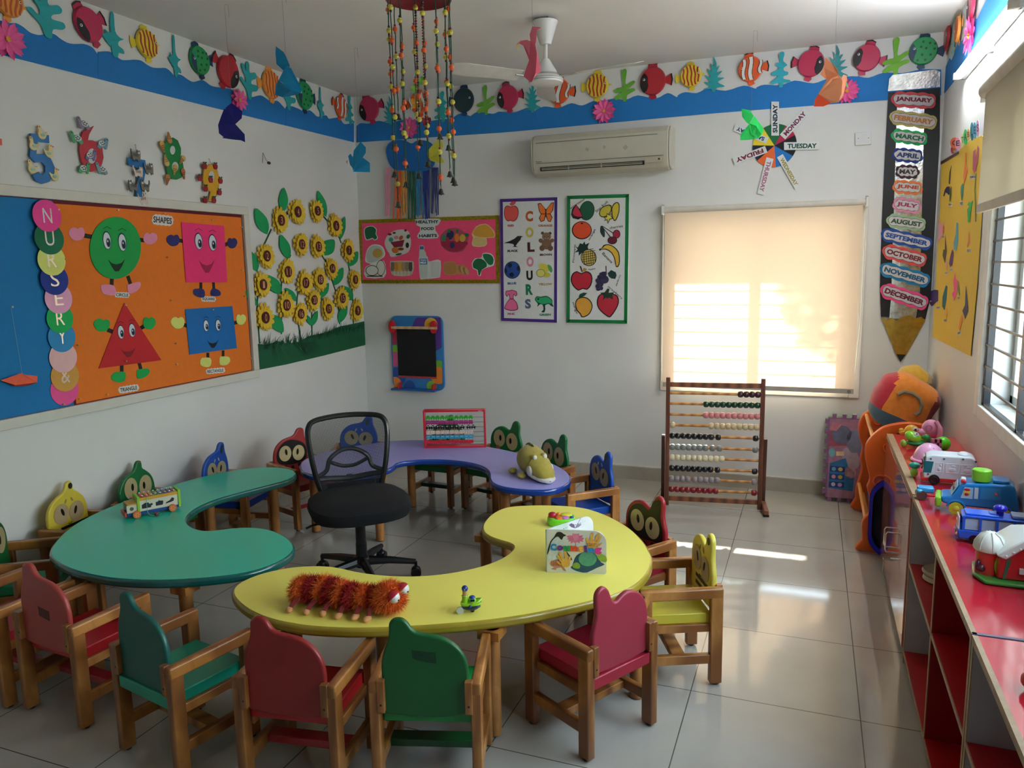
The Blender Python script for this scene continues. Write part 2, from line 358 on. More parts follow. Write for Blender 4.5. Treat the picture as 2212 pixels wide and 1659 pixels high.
# ---- big window in the right wall with its black grille and half-raised blind
FRM=P('#efece6',0.4)
b=MB()
b.b2((W+0.1,RY0,RZ0),(W+0.16,RY0+0.05,RZ1),ALU).b2((W+0.1,RY1-0.05,RZ0),(W+0.16,RY1,RZ1),ALU).b2((W+0.1,RY0,RZ0),(W+0.16,RY1,RZ0+0.05),ALU).b2((W+0.1,RY0,RZ1-0.05),(W+0.16,RY1,RZ1),ALU)
for y in (-2.15,-2.65,-3.5): b.b2((W+0.1,y-0.03,RZ0),(W+0.15,y+0.03,RZ1),ALU)
w2=structure(b.build('window_2',bevel=0.003))
for y0,y1 in ((RY0+.05,-3.53),(-3.47,-2.68),(-2.62,-2.18),(-2.12,RY1-.05)): MB().b2((W+0.118,y0,RZ0+0.05),(W+0.123,y1,RZ1-0.05),GL).build('pane',w2)
b=MB(); 
for (y0,y1,z0,z1) in ((RY1,RY1+0.075,RZ0-0.055,RZ1),(RY0-0.07,RY0,RZ0-0.055,RZ1),(RY0,RY1,RZ0-0.055,RZ0),(RY0,RY1,RZ1,RZ1+0.06)): b.b2((W-0.018,y0,z0),(W,y1,z1),FRM)
b.build('window_trim',w2,bevel=0.003)
BK=P('#23262b',0.35,var=0.1,scale=40)
b=MB()
for z in (1.03,1.115,1.205,1.29,1.375,1.46,1.55,1.635,1.72,1.80,1.89,1.975,2.06): b.b2((W-0.004,RY0,z-0.004),(W+0.004,RY1,z+0.004),BK)
for y in (RY1-0.02,-2.29,-2.31-0.55,-3.45,-4.0): b.b2((W+0.0,y-0.012,RZ0),(W+0.024,y+0.012,RZ1),BK)
b.b2((W,RY0,RZ0),(W+0.02,RY1,RZ0+0.012),BK)
b.build('grille',w2)
MB().b2((W+0.02,RY0,RZ0-0.01),(W+0.1,RY1,RZ0+0.004),P('#cfcbbf',0.6,var=0.12,scale=20)).build('window_sill',w2)
bl=empty('roller_blind',(4.06,-3.0,1.75),'grey beige roller blind half raised over the right wall window','blind','roller blinds')
BC2=blind_cloth('#d6cdbd',0.03,'blind_cloth_beige')
MB().b2((4.035,-4.5,1.775),(4.037,-1.80,2.24),BC2).build('cloth',bl)
MB().cyl((4.055,-4.55,2.235),(4.055,-1.72,2.235),0.035,P('#d3cabb',0.6),seg=20).build('roller_tube',bl)
MB().b2((4.03,-4.5,1.745),(4.042,-1.80,1.782),P('#c6beb0',0.5)).build('bottom_bar',bl,bevel=0.003)
MB().b2((4.03,-1.73,2.19),(W,-1.715,2.275),P('#e8e5de',0.4)).build('bracket',bl,bevel=0.002)
# ---- outside
GR=P('#c4bdae',0.9,var=0.25,scale=1.2)
structure(MB().b2((-12,-14,-0.6),(22,22,-0.5),GR).build('ground'))
o=MB().b2((-3,6.0,-0.5),(10,6.25,2.3),P('#e4d6c0',0.85,var=0.1,scale=1.5)).b2((-3,5.95,2.3),(10,6.3,2.38),P('#b9a58c',0.8)).build('boundary_wall'); tag(o,'cream boundary wall seen through the back window blind','wall')
o=MB().b2((2.2,0.2,1.93),(4.0,0.82,2.0),P('#cfc9bd',0.85)).build('window_canopy'); tag(o,'concrete sunshade slab over the back window outside','canopy')
o=MB().b2((W+0.2,-1.62,0.2),(W+0.95,-1.5,3.2),P('#e6e0d4',0.85)).build('sun_blocker'); tag(o,'pale outside wall fin beside the right window','wall fin')  # added slab, out of view, keeps grazing sun off the cupboard tops
o=MB().b2((9.5,-9,-0.5),(9.8,2,2.0),P('#e9e6df',0.85)).build('boundary_wall'); tag(o,'white boundary wall outside the right window','wall')
def tree(x,y,h,r,n,label,seed):
    random.seed(seed); t=empty('garden_tree',(x,y,-0.5),label,'tree')
    mb=MB(); mb.tube([(x,y,-0.5),(x+0.05,y,h*0.4),(x-0.05,y+0.05,h*0.75)],[0.09,0.07,0.04],P('#6b5640',0.9))
    for k in range(6):
        a=k*1.05; mb.tube([(x,y,h*0.5),(x+math.cos(a)*r*0.6,y+math.sin(a)*r*0.6,h*0.85)],[0.035,0.012],P('#6b5640',0.9),6)
    mb.build('trunk',t)
    LM=P('#6f8f3c',0.6,var=0.3,scale=6); mb=MB()
    for k in range(n):
        d=Vector((random.gauss(0,1),random.gauss(0,1),random.gauss(0,1))).normalized()*r*random.random()**0.4; d.z*=0.8
        c=Vector((x,y,h))+d; R=Matrix.Rotation(random.random()*6,3,'Z')@Matrix.Rotation(random.random()*3,3,'X'); s=0.05+0.04*random.random()
        mb.add([c+R@Vector(q)*s for q in ((-1,0,0),(0,-.45,0),(1.1,0,0.1),(0,.45,0))],[(0,1,2,3)],LM)
    mb.build('foliage',t)
tree(4.2,3.4,3.45,0.6,1300,'leafy tree just outside the back window at its right',11)
tree(2.0,4.6,2.6,1.0,1500,'leafy tree outside to the left of the back window',12)
random.seed(7)
# ================================================================ air conditioner, fan, tube light
AC=P('#c3bfae',0.4,var=0.03); ac=empty('air_conditioner',(2.03,0,2.20),'cream split air conditioner unit high on the back wall','air conditioner')
x0,x1=1.555,2.505
prof=[(0,2.205),(-0.10,2.185),(-0.165,2.205),(-0.195,2.255),(-0.20,2.33),(-0.192,2.43),(-0.16,2.468),(0,2.475)]
b=MB(); b.prism([(x0,y,z) for y,z in prof],(x1-x0,0,0),AC); b.build('body',ac,bevel=0.008,bseg=3)
for xa,xb in ((x0-0.012,x0),(x1,x1+0.012)): MB().prism([(xa,y*0.985,2.33+(z-2.33)*0.97) for y,z in prof],(xb-xa,0,0),AC).build('end_cap',ac,bevel=0.005)
DK=P('#1d1b17',0.6)
b=MB(); b.b2((x0+0.06,-0.196,2.222),(x1-0.16,-0.168,2.248),DK); b.build('air_outlet',ac)
b=MB(); b.bar((x0+0.07,-0.19,2.226),(x1-0.17,-0.19,2.226),0.02,0.003,AC,(0,0.5,1)); b.bar((x0+0.07,-0.199,2.238),(x1-0.17,-0.199,2.238),0.012,0.003,P('#8a867a',0.4),(0,0.7,1)); b.build('louvre',ac)
for f in (0.33,0.62): MB().b2((x0+f*0.8,-0.202,2.222),(x0+f*0.8+0.006,-0.19,2.246),AC).build('louvre_clip',ac)
b=MB()
for z,a,c in ((2.272,0.03,0.03),(2.41,0.03,0.07)): b.b2((x0+a,-0.2015,z),(x1-c,-0.199,z+0.003),P('#5e5a4c',0.6))
b.build('panel_seam',ac)
MB().b2((x1-0.15,-0.203,2.232),(x1-0.04,-0.197,2.262),P('#b8b19d',0.4)).b2((x1-0.065,-0.2045,2.246),(x1-0.052,-0.203,2.256),DK).build('display_panel',ac)
b=MB(); letter(b,'Panasonic',(x0+0.03,-0.2030,2.281),(0.045,0,0),(0,0,0.008),P('#55523f',0.6),0.03); b.build('badge',ac)
for k,(fx,fz,s) in enumerate(((0.40,2.345,0.016),(0.52,2.352,0.013),(0.665,2.34,0.02))):
    MB().box((x0+fx,-0.2012,fz),(s*1.4,0.001,s*1.2),P('#a9a596',0.8),Matrix.Rotation(0.5+k,3,'Y')).build('tape_mark',ac)
fc=Vector((2.013,-1.242)); WH=P('#e4e4e4',0.25,coat=0.4,var=0.02)
fan=empty('ceiling_fan',(fc.x,fc.y,2.55),'white ceiling fan hanging from the ceiling above the purple table','fan')
MB().lathe((fc.x,fc.y,2.76),[(0.008,0),(0.03,0.0),(0.045,0.045),(0.062,0.10),(0.068,0.112),(0.068,0.12),(0,0.121)],WH,24).build('canopy_cup',fan)
MB().b2((fc.x-0.018,fc.y-0.012,2.88),(fc.x+0.018,fc.y+0.012,2.9),P('#2c2a28',0.6)).torus((fc.x,fc.y,2.886),0.016,0.004,P('#46443f',0.5,0.6),(1,0,0),14,6).build('hook',fan)
MB().cyl((fc.x,fc.y,2.64),(fc.x,fc.y,2.78),0.011,WH).build('down_rod',fan)
MB().lathe((fc.x,fc.y,2.61),[(0.05,-0.012),(0.062,0.0),(0.06,0.012),(0.045,0.035),(0.03,0.06),(0.02,0.075),(0,0.076)],WH,24).build('lower_cup',fan)
MB().lathe((fc.x,fc.y,2.552),[(0,0),(0.07,0.0),(0.092,0.006),(0.096,0.018),(0.094,0.03),(0.084,0.042),(0.05,0.052),(0,0.054)],WH,32).torus((fc.x,fc.y,2.578),0.094,0.002,P('#9a9a98',0.4),seg=36,seg2=5).torus((fc.x,fc.y,2.568),0.0955,0.0018,P('#9a9a98',0.4),seg=36,seg2=5).build('motor_housing',fan)
for k in range(3):
    a=math.radians(-12+120*k); d=Vector((math.cos(a),math.sin(a),0)); n=Vector((-d.y,d.x,0)); B=Vector((fc.x,fc.y,2.585))
    w0,w1=0.045,0.062; t=Vector((0,0,0.016))
    bm=MB(); pts=[B+d*0.16-n*w0+t*-1,B+d*0.5-n*w1-t,B+d*0.555-n*0.045-t*.8,B+d*0.56+n*0.045+t*.8,B+d*0.5+n*w1+t,B+d*0.16+n*w0+t]
    bm.prism(pts,(0,0,0.0025),P('#cfcdc9',0.35)).bar(B+d*0.06,B+d*0.19,0.03,0.004,P('#cfcfcd',0.4,0.4),(0,0,1)); bm.build('blade',fan)
tl=empty('tube_light',(4.09,-1.33,2.49),'lit white tube light fixed high on the right wall','light')
MB().b2((4.095,-1.96,2.478),(W,-0.72,2.512),P('#e9ecee',0.35)).build('batten',tl,bevel=0.004)
TUBE=P('#f4fbff',0.3,emit=TUBE_E)
MB().cyl((4.075,-1.93,2.495),(4.075,-0.75,2.495),0.014,TUBE,seg=16).build('fluorescent_tube',tl)
for y in (-1.945,-0.735): MB().b2((4.06,y-0.012,2.478),(4.11,y+0.012,2.512),P('#d9cdb9',0.4)).build('tube_holder',tl,bevel=0.003)
for y in (-1.62,-1.0): MB().torus((4.078,y,2.495),0.016,0.0015,ALU,(0,1,0),14,5).build('tube_clip',tl)
MB().b2((4.10,-1.4,2.455),(W,-1.36,2.48),P('#dfe3e6',0.4)).cyl((4.1,-1.47,2.47),(4.1,-1.47,2.45),0.008,P('#cfd4d8',0.4)).build('starter',tl)
b=MB()
for a in ((1848,286),(1880,286),(1882,313),(1846,313)): pass
c=[BW.p(*q,0.0) for q in ((1847,287),(1882,284),(1882,312),(1847,315))]
b.prism([p+Vector((0,-0.012,0)) for p in c],(0,0.012,0),P('#dfe0de',0.4))
o=b.build('blank_switch_plate',bevel=0.003); tag(o,'blank white switch plate on the back wall beside the pencil chart','switch plate')
MB().cyl(BW.p(1854,299,0.013),BW.p(1854,299,0.011),0.003,P('#777',0.5) if False else P('#777777',0.5)).cyl(BW.p(1876,298,0.013),BW.p(1876,298,0.011),0.003,P('#777777',0.5)).build('screw',o)
# ================================================================ under-water frieze below the ceiling
BLUE=paper('#1b79c4')
LTOP=[(-30,30),(0,44),(23,50),(35,50),(50,58),(65,70),(80,75),(92,75),(104,72),(118,74),(130,83),(145,92),(160,95),(182,95),(200,103),(210,116),
(212,112),(225,111),(238,112),(250,120),(262,129),(275,130),(290,129),(305,131),(318,140),(330,146),(345,147),(358,147),(368,154),(376,163),
(380,160),(392,162),(405,171),(418,177),(435,173),(445,177),(458,186),(483,190),(500,193),(515,203),(542,210),(562,206),(573,211),(585,219),(600,218),(615,234),
(618,231),(628,229),(643,234),(656,240),(668,238),(676,243),(686,252),(704,249),(709,256),(711,257),(729,254),(736,258),(744,268),(762,266),(765,269)]
BTOP=[(770,272),(780,266),(797,267),(818,261),(840,266),(861,261),(879,258),(920,262),(950,258),(975,256),(989,247),(1002,245),(1015,251),
(1018,250),(1033,242),(1065,246),(1078,241),(1109,243),(1125,238),(1141,233),(1154,240),(1157,238),(1176,230),(1206,233),(1234,223),(1257,228),(1282,218),(1305,217),(1328,213),(1351,216),(1378,206),(1416,213),(1442,201),(1460,209),
(1464,206),(1480,199),(1505,201),(1530,191),(1568,196),(1606,185),(1630,191),(1634,189),(1651,183),(1687,184),(1717,174),(1757,180),(1788,170),(1833,165),(1850,165),(1853,164),(1876,168),(1909,157),(1950,158),(1990,150),(2033,150)]
def seg(top,x0,x1): return [p for p in top if x0<=p[0]<=x1]
def lb(x): return (x,129+(x-48)*0.25) if x<560 else (x,257+(x-560)*0.245)
def bb(x):
    K=[(766,308),(1100,285),(1560,243),(1915,216),(2045,204)]
    for (a,ya),(b,yb) in zip(K,K[1:]):
        if x<=b: return (x,ya+(yb-ya)*(x-a)/(b-a))
    return (x,204)
def wave(wall,top,bot,xs,names):
    for i,(x0,x1) in enumerate(xs):
        pts=seg(top,x0,x1); nx=[p for p in top if p[0]>x1]; pts=pts+([(nx[0][0],pts[-1][1])] if nx and nx[0][0]-x1<6 else []); lo=[bot(x) for x in (pts[-1][0],(pts[-1][0]+pts[0][0])/2,pts[0][0])]
        pl=smooth([(a,b,0) for a,b in pts],3,False); mb=MB(); mb.cut(wall,[(v.x,v.y) for v in pl]+lo,0.001+0.0012*(i%2),0.003,BLUE)
        tag(mb.build('wave_border'),names[i],'wall border','blue wave strips under the ceiling')
L='blue wavy strip on the left wall, '; B='blue wavy strip on the back wall, '
wave(LW,LTOP,lb,[(-30,210),(211,376),(377,615),(616,709),(710,766)],[L+'nearest the camera at the left edge',L+'second from the left edge',L+'longest one above the navy bird',L+'under the spotted green fish near the corner',L+'shortest one ending in the corner'])
wave(BW,BTOP,bb,[(767,1015),(1016,1154),(1155,1461),(1462,1630),(1631,1850),(1851,2035)],[B+'starting in the left corner behind the bead mobile',B+'under the pink fish left of the fan',B+'over the air conditioner',B+'right of the air conditioner',B+'over the week wheel',B+'passing behind the pencil chart'])
tR=[RW.q(a,z,0.004) for a,z in [(0.003,2.70),(-0.12,2.72),(-0.2,2.69),(-0.3,2.70),(-0.42,2.74),(-0.55,2.71),(-0.68,2.72),(-0.82,2.75),(-0.95,2.71),(-1.1,2.73),(-1.3,2.75),(-1.5,2.71),(-1.8,2.74),(-2.2,2.72),(-2.2,2.55),(0.003,2.548)]]
tR=[v if v.y<-0.0 else Vector((v.x,-0.004,v.z)) for v in tR]
tag(MB().prism(tR,(0.003,0,0),BLUE).build('wave_border'),'blue wavy paper strip on the right wall above the tube light','wall border','blue wave strips under the ceiling')
# ---- paper plate fish
def wfish(wall,cx,cy,r,face,kind,rot,label,asp=1.0):
    C=wall.p(cx,cy,0); R=abs((wall.p(cx,cy-r,0)-C).z); u=wall.u; up=wall.up; n=wall.n; th=math.radians(rot)
    ex=(u*math.cos(th)-up*math.sin(th))*face; ey=(u*math.sin(th)+up*math.cos(th))     # ex: towards the tail's opposite side (the face)
    def pt(x,y,o=0.0): return C+ex*(x*R)+ey*(y*R)+n*o
    cols={'pink':('#c32a55','#17181a'),'red':('#b8202e','#151515'),'yellow':('#ecd23a','#b3391f'),'orange':('#f09a3e','#c4561f'),'green':('#149a52','#153a5c'),'clown':('#f0602a','#f2f0ec'),'navy':('#0f3038','#10306a')}
    a,b2=cols[kind]; ma=plastic(a,0.42); mb2=plastic(b2,0.5); BLK=plastic('#1b1216',0.5)
    t=empty('paper_fish',C,label,'paper fish','paper plate fish on the frieze')
    fin=mb2 if kind in('green','navy') else ma
    m=MB(); o=0.012
    prof=circ(0,0,0.95*asp,1.0,28)
    m.prism([pt(x*0.93,y*0.93,o+0.012) for x,y in prof],-n*0.002,ma)
    vs=[pt(x*0.93,y*0.93,o+0.012) for x,y in prof]+[pt(x,y,o) for x,y in prof]+[pt(x,y,o-0.002) for x,y in prof]; N=len(prof)
    m.add(vs,[(i,(i+1)%N,N+(i+1)%N,N+i) for i in range(N)]+[(N+i,N+(i+1)%N,2*N+(i+1)%N,2*N+i) for i in range(N)],ma,True)
    zz=o+0.0125
    if kind in('pink','red'):
        ang=[math.radians(q) for q in range(-48,49,8)]
        pp=[(0.92*asp*math.cos(q),0.92*math.sin(q)) for q in ang]+[(0.50,0.62),(0.36,0.42),(0.34,0.05),(0.30,-0.22),(0.42,-0.55)]
        m.prism([pt(x*1.0,y-0.12 if abs(y)<0.6 else y-0.12,zz+0.0008) for x,y in pp],-n*0.0008,BLK)
    elif kind in('yellow','orange'):
        for k,x in enumerate((-0.62,-0.28,0.06,0.38,0.66)):
            h=math.sqrt(max(0,1-(x/0.95)**2))*0.9; w=0.07
            pp=[(x-w+0.05*math.sin(j*1.3+k),-h+2*h*j/7) for j in range(8)]+[(x+w+0.05*math.sin(j*1.3+k),-h+2*h*j/7) for j in range(7,-1,-1)]
            m.prism([pt(px_,py_,zz+0.0008) for px_,py_ in pp],-n*0.0008,mb2)
    elif kind=='clown':
        for x,w in ((0.48,0.11),(-0.05,0.14),(-0.78,0.10)):
            h=math.sqrt(max(0,1-(x/0.95)**2))*0.88
            for ww,mt,lf in ((w+0.05,BLK,0.0006),(w,mb2,0.0012)):
                pp=[(x-ww+0.09*math.sin(j*0.8),-h+2*h*j/7) for j in range(8)]+[(x+ww+0.09*math.sin(j*0.8),-h+2*h*j/7) for j in range(7,-1,-1)]
                m.prism([pt(px_,py_,zz+lf) for px_,py_ in pp],-n*0.0006,mt)
    elif kind=='green':
        pp=[(0.92*asp*math.cos(math.radians(q)),0.92*math.sin(math.radians(q))) for q in range(-52,40,8)]+[(0.55,0.25),(0.45,0.0),(0.52,-0.3)]
        m.prism([pt(x,y-0.05,zz+0.0008) for x,y in pp],-n*0.0008,mb2)
        for x,y in ((0.1,0.6),(-0.35,0.5),(-0.7,0.1),(-0.15,0.15),(0.2,0.25),(-0.5,-0.3),(0.05,-0.3),(-0.2,-0.65),(0.3,-0.68),(-0.7,0.45)):
            m.prism([pt(x+px_,y+py_,zz+0.0008) for px_,py_ in circ(0,0,0.085,0.085,9)],-n*0.0008,plastic('#0c4a34',0.5))
    m.build('body',t)
    def part(nm,pp,off=0.006,tip=None):
        q=MB(); q.prism([pt(x,y,off+0.002) for x,y in pp],-n*0.002,fin)
        if tip: q.prism([pt(x,y,off+0.003) for x,y in tip],-n*0.001,BLK)
        q.build(nm,t)
    part('tail',[(-0.85,0.16),(-1.35,0.42),(-1.42,0.0),(-1.35,-0.42),(-0.85,-0.16)],tip=[(-1.28,0.40),(-1.37,0.43),(-1.46,0.0),(-1.37,-0.43),(-1.28,-0.40),(-1.36,0)] if kind in('pink','red','clown') else None)
    part('fin',[(-0.35,0.85),(-0.3,1.15),(0.0,1.28),(0.35,1.18),(0.4,0.85)],tip=[(-0.3,1.13),(0.0,1.22),(0.33,1.14),(0.35,1.2),(0.0,1.32),(-0.33,1.2)] if kind in('pink','red','clown') else None)
    part('fin',[(-0.2,-0.9),(-0.28,-1.2),(0.1,-1.3),(0.28,-1.12),(0.2,-0.9)])
    if kind in('yellow','orange'): part('snout',[(0.85,0.14),(1.28,0.0),(0.85,-0.14)],0.008)
    ep=(0.62,0.12) if kind!='yellow' else (0.72,0.12)
    q=MB(); q.prism([pt(ep[0]+x,ep[1]+y,zz+0.0025) for x,y in circ(0,0,0.085,0.085,12)],-n*0.0015,plastic('#e9ecec',0.3)).prism([pt(ep[0]+x,ep[1]+y,zz+0.0032) for x,y in circ(0.02,0.01,0.045,0.045,8)],-n*0.0008,BLK); q.build('eye',t)
    return t
F=wfish
F(LW,14,2,36,1,'orange',8,'orange striped paper fish at the left edge above the large pink flower')
F(LW,186,54,38,-1,'pink',-30,'pink paper fish with black face on the left wall nearest the camera')
F(LW,313,95,31,1,'yellow',-8,'yellow red-striped paper fish on the left wall')
F(LW,427,131,31,-1,'green',-12,'green spotted paper fish above the wave between yellow fish and red fish')
F(LW,489,155,35,1,'red',30,'dark red paper fish on the left wall above the pink flower')
F(LW,582,183,31,1,'orange',-5,'orange striped paper fish half hidden by the light blue bird')
F(LW,655,207,30,-1,'green',0,'green spotted paper fish behind the light blue bird near the corner')
F(LW,734,232,24,1,'clown',15,'orange and white striped paper fish on the left wall beside the corner')
F(BW,799,236,27,-1,'pink',-15,'pink paper fish with black face first on the back wall from the corner')
F(BW,907,222,25,1,'clown',-5,'orange and white striped paper fish hidden behind the bead mobile')
F(BW,1003,217,27,1,'navy',0,'very dark teal paper fish right of the bead mobile')
F(BW,1098,211,27,-1,'pink',-8,'pink paper fish between the bead mobile and the ceiling fan')
F(BW,1208,198,28,-1,'clown',5,'orange and white striped paper fish partly behind the fan motor')
F(BW,1291,186,27,1,'yellow',0,'yellow red-striped paper fish above the pink flower over the air conditioner')
F(BW,1411,176,31,-1,'red',0,'dark red paper fish over the right end of the air conditioner')
F(BW,1493,165,25,1,'yellow',-5,'yellow red-striped paper fish right of the dark red fish')
F(BW,1621,150,28,-1,'clown',-5,'orange and white striped paper fish above the week wheel')
F(BW,1752,138,30,1,'pink',10,'pink paper fish facing right behind the orange bird')
F(BW,1872,126,30,-1,'pink',15,'pink paper fish left of the pencil chart top')
F(BW,1994,111,31,-1,'green',5,'green spotted paper fish above the pencil chart')
F(RW,2052,75,30,1,'red',20,'dark red paper fish on the right wall beside the corner')
F(RW,2076,62,26,-1,'orange',-10,'pale orange paper fish on the right wall')
F(RW,2106,8,34,-1,'pink',-10,'pink paper fish with black face on the right wall over the flower')
# ---- paper sea weed
WD={
'coral':[(-.07,0),(-.16,.22),(-.42,.42),(-.47,.5),(-.36,.53),(-.2,.42),(-.16,.55),(-.34,.78),(-.34,.9),(-.22,.88),(-.12,.72),(-.1,.95),(0,1.02),(.08,.95),(.07,.78),(.12,.7),(.3,.76),(.4,.7),(.36,.6),(.16,.52),(.14,.42),(.4,.42),(.46,.33),(.36,.25),(.14,.2),(.09,0)],
'thin':[(-.05,0),(-.08,.25),(-.2,.4),(-.3,.42),(-.18,.32),(-.1,.2),(-.13,.35),(-.22,.55),(-.12,.52),(-.06,.45),(-.06,.7),(-.02,1),(.05,.98),(.05,.6),(.14,.48),(.24,.46),(.12,.38),(.1,.28),(.2,.22),(.22,.12),(.1,.12),(.06,0)],
'spiky':[(-.06,0),(-.1,.08),(-.4,.1),(-.14,.16),(-.36,.3),(-.14,.28),(-.34,.5),(-.12,.42),(-.26,.68),(-.08,.58),(-.14,.82),(-.02,.72),(-.04,1),(.08,.8),(.06,.66),(.2,.72),(.1,.54),(.3,.56),(.12,.4),(.38,.36),(.14,.26),(.4,.12),(.12,.1),(.06,0)],
'wavy':[(-.07,0),(-.07,.12),(-.3,.1),(-.36,.17),(-.18,.26),(-.12,.33),(-.3,.34),(-.34,.42),(-.14,.5),(-.1,.57),(-.2,.62),(-.16,.7),(-.06,.72),(-.1,.9),(0,1.0),(.09,.94),(.05,.75),(.14,.66),(.2,.6),(.08,.54),(.1,.45),(.24,.4),(.22,.33),(.09,.3),(.1,.22),(.32,.17),(.3,.1),(.1,.12),(.06,0)],
'green':[(-.06,0),(-.08,.12),(-.34,.06),(-.42,.14),(-.2,.26),(-.12,.3),(-.36,.28),(-.44,.36),(-.2,.44),(-.06,.46),(-.1,.7),(-.12,.92),(0,1),(.08,.92),(.04,.66),(.06,.5),(.34,.6),(.42,.54),(.16,.38),(.1,.34),(.36,.38),(.42,.3),(.14,.2),(.08,.12),(.06,0)]}
def weed(wall,bx,by,h,kind,color,label,lean=0,w=0.8):
    C=wall.p(bx,by,0); Hh=abs((wall.p(bx,by-h,0)-C).z)
    pts=smooth([C+wall.u*(x*Hh*w+lean*y*Hh)+Vector((0,0,y*Hh-0.01))+wall.n*(0.009+0.01*y*abs(math.sin(x*3))) for x,y in WD[kind]],3)
    m=MB(); m.prism(pts,-wall.n*0.002,paper(color)); tag(m.build('paper_seaweed'),label,'paper seaweed','paper seaweed on the frieze')
T='#2aa7ad'; S='teal paper seaweed '
weed(LW,101,76,98,'coral',T,S+'left of the pink fish nearest the camera',0,1.0)
weed(LW,246,118,92,'thin',T,S+'between the pink fish and the yellow fish',0,1.2)
weed(LW,378,162,86,'thin',T,S+'between yellow fish and spotted green fish')
weed(LW,537,210,78,'coral',T,S+'right of the dark red fish')
weed(LW,622,234,68,'coral',T,S+'behind the tail of the light blue bird')
weed(LW,692,252,64,'thin',T,S+'right of the hidden spotted green fish')
weed(LW,755,268,64,'wavy',T,S+'last on the left wall in the corner')
weed(BW,845,266,62,'spiky',T,S+'behind the left strands of the bead mobile')
weed(BW,958,260,66,'wavy',T,S+'behind the right strands of the bead mobile',0,0.9)
weed(BW,1051,245,64,'green','#6db43c','light green paper seaweed left of the ceiling fan')
weed(BW,1151,240,68,'spiky',T,S+'behind the pink hanging bird')
weed(BW,1350,216,70,'green','#6db43c','light green paper seaweed over the air conditioner')
weed(BW,1542,195,76,'spiky',T,S+'left of the fish over the week wheel')
weed(BW,1687,185,76,'wavy','#35b4c4','bright teal paper seaweed right of the fish over the week wheel')
weed(BW,1806,172,78,'spiky','#3b9296',S+'behind the hanging orange bird')
weed(BW,1934,158,80,'green','#7cbf3e','light green paper seaweed at the top left of the pencil chart')
weed(RW,2062,118,80,'wavy','#9fc9bd','pale green paper seaweed on the right wall in the corner')
# ---- big paper flowers
def flower(wall,cx,cy,r,label):
    C=wall.p(cx,cy,0.0); R=abs((wall.p(cx,cy-r,0)-C).z); t=empty('paper_flower',C,label,'paper flower','pink paper flowers on the frieze'); u=wall.u; n=wall.n; up=wall.up
    PK=[paper('#f2559c'),paper('#f768aa')]
    for lay,(rr,cnt,l0,l1) in enumerate(((1.0,9,0.010,0.014),(0.92,9,0.014,0.034))):
        m=MB()
        for k in range(cnt):
            a=2*PI*(k+0.5*lay)/cnt+0.1; d=u*math.cos(a)+up*math.sin(a); s=-u*math.sin(a)+up*math.cos(a)
            P0=[(0.08,0.05,0),(0.35,0.17,.5),(0.7,0.2,.9),(1.0,0.02,1),(0.7,-0.2,.9),(0.35,-0.17,.5),(0.08,-0.05,0)]
            pts=[C+d*(x*R*rr)+s*(y*R*rr)+n*(l0+(l1-l0)*q) for x,y,q in P0]; mid=[C+d*(x*R*rr)+n*(l0+(l1-l0)*x-0.004) for x in (0.35,0.7)]
            m.add(pts+mid,[(0,1,7),(1,2,8,7),(2,3,8),(3,4,8),(4,5,7,8),(5,6,7),(6,0,7)],PK[lay])
        m.build('petals',t)
    m=MB(); Y=paper('#f0b43a')
    for k in range(7):
        a=k*0.9; m.tube([C+n*0.014,C+n*0.028+(u*math.cos(a)+up*math.sin(a))*R*(0.10 if k else 0)],0.0045,Y,6)
    m.build('stamen',t)
flower(LW,10,86,44,'large pink paper flower at the left edge nearest the camera')
flower(LW,512,217,26,'pink paper flower above the navy hanging bird')
flower(BW,886,277,25,'pink paper flower behind the bead mobile')
flower(BW,1306,241,28,'pink paper flower above the air conditioner')
flower(BW,1829,198,28,'pink paper flower behind the orange hanging bird')
flower(RW,2104,76,42,'pink paper flower on the right wall beside the tube light')
# ---- hanging paper birds
def vwall(y): return Wall(1,y,(0,-1,0),(1,0,0))
def facet(mb,wall,pts,mat,th=0.0015):
    P_=[wall.p(x,y,o) for x,y,o in pts]; n=(P_[1]-P_[0]).cross(P_[2]-P_[0]).normalized()
    mb.prism(P_,n*th,mat)
def bird(hook,top,yoff,parts,label,strcol='#8c8577'):
    h=at(hook[0],hook[1],2,H) if hook[1] is not None else None
    w=vwall(yoff if h is None else h.y); tp=w.p(*top,0)
    t=empty('paper_bird',(tp.x,tp.y,tp.z),label,'paper bird','paper birds hanging from the ceiling')
    for nm,col,fl in parts:
        m=MB()
        for f in fl: facet(m,w,f,paper(col))
        m.build(nm,t)
    e=Vector((tp.x,tp.y,H)); m=MB(); m.tube([tp,e],0.0006,P(strcol,0.8),5); m.build('string',t)
    m=MB(); m.tube([e,e+Vector((0.02,0,-0.002)),e+Vector((0.022,0,-0.06))],0.0008,P(strcol,0.8),5); m.build('string_end',t)
bird((487,10),(500,225),0,[('body','#23249a',[[(484,235,0),(523,240,.01),(522,255,.02),(508,268,.03),(503,285,.02),(484,297,0),(473,288,-.01),(471,270,0),(478,250,0)]]),
 ('wing','#1d1f8f',[[(508,268,.03),(528,290,.06),(529,307,.07),(520,303,.06),(500,301,.04),(480,298,.01),(503,285,.02)]]),('tail','#23249a',[[(487,233,0),(500,222,0),(523,240,.01),(508,262,.02)]])],'navy paper bird hanging under the pink flower by the left wall')
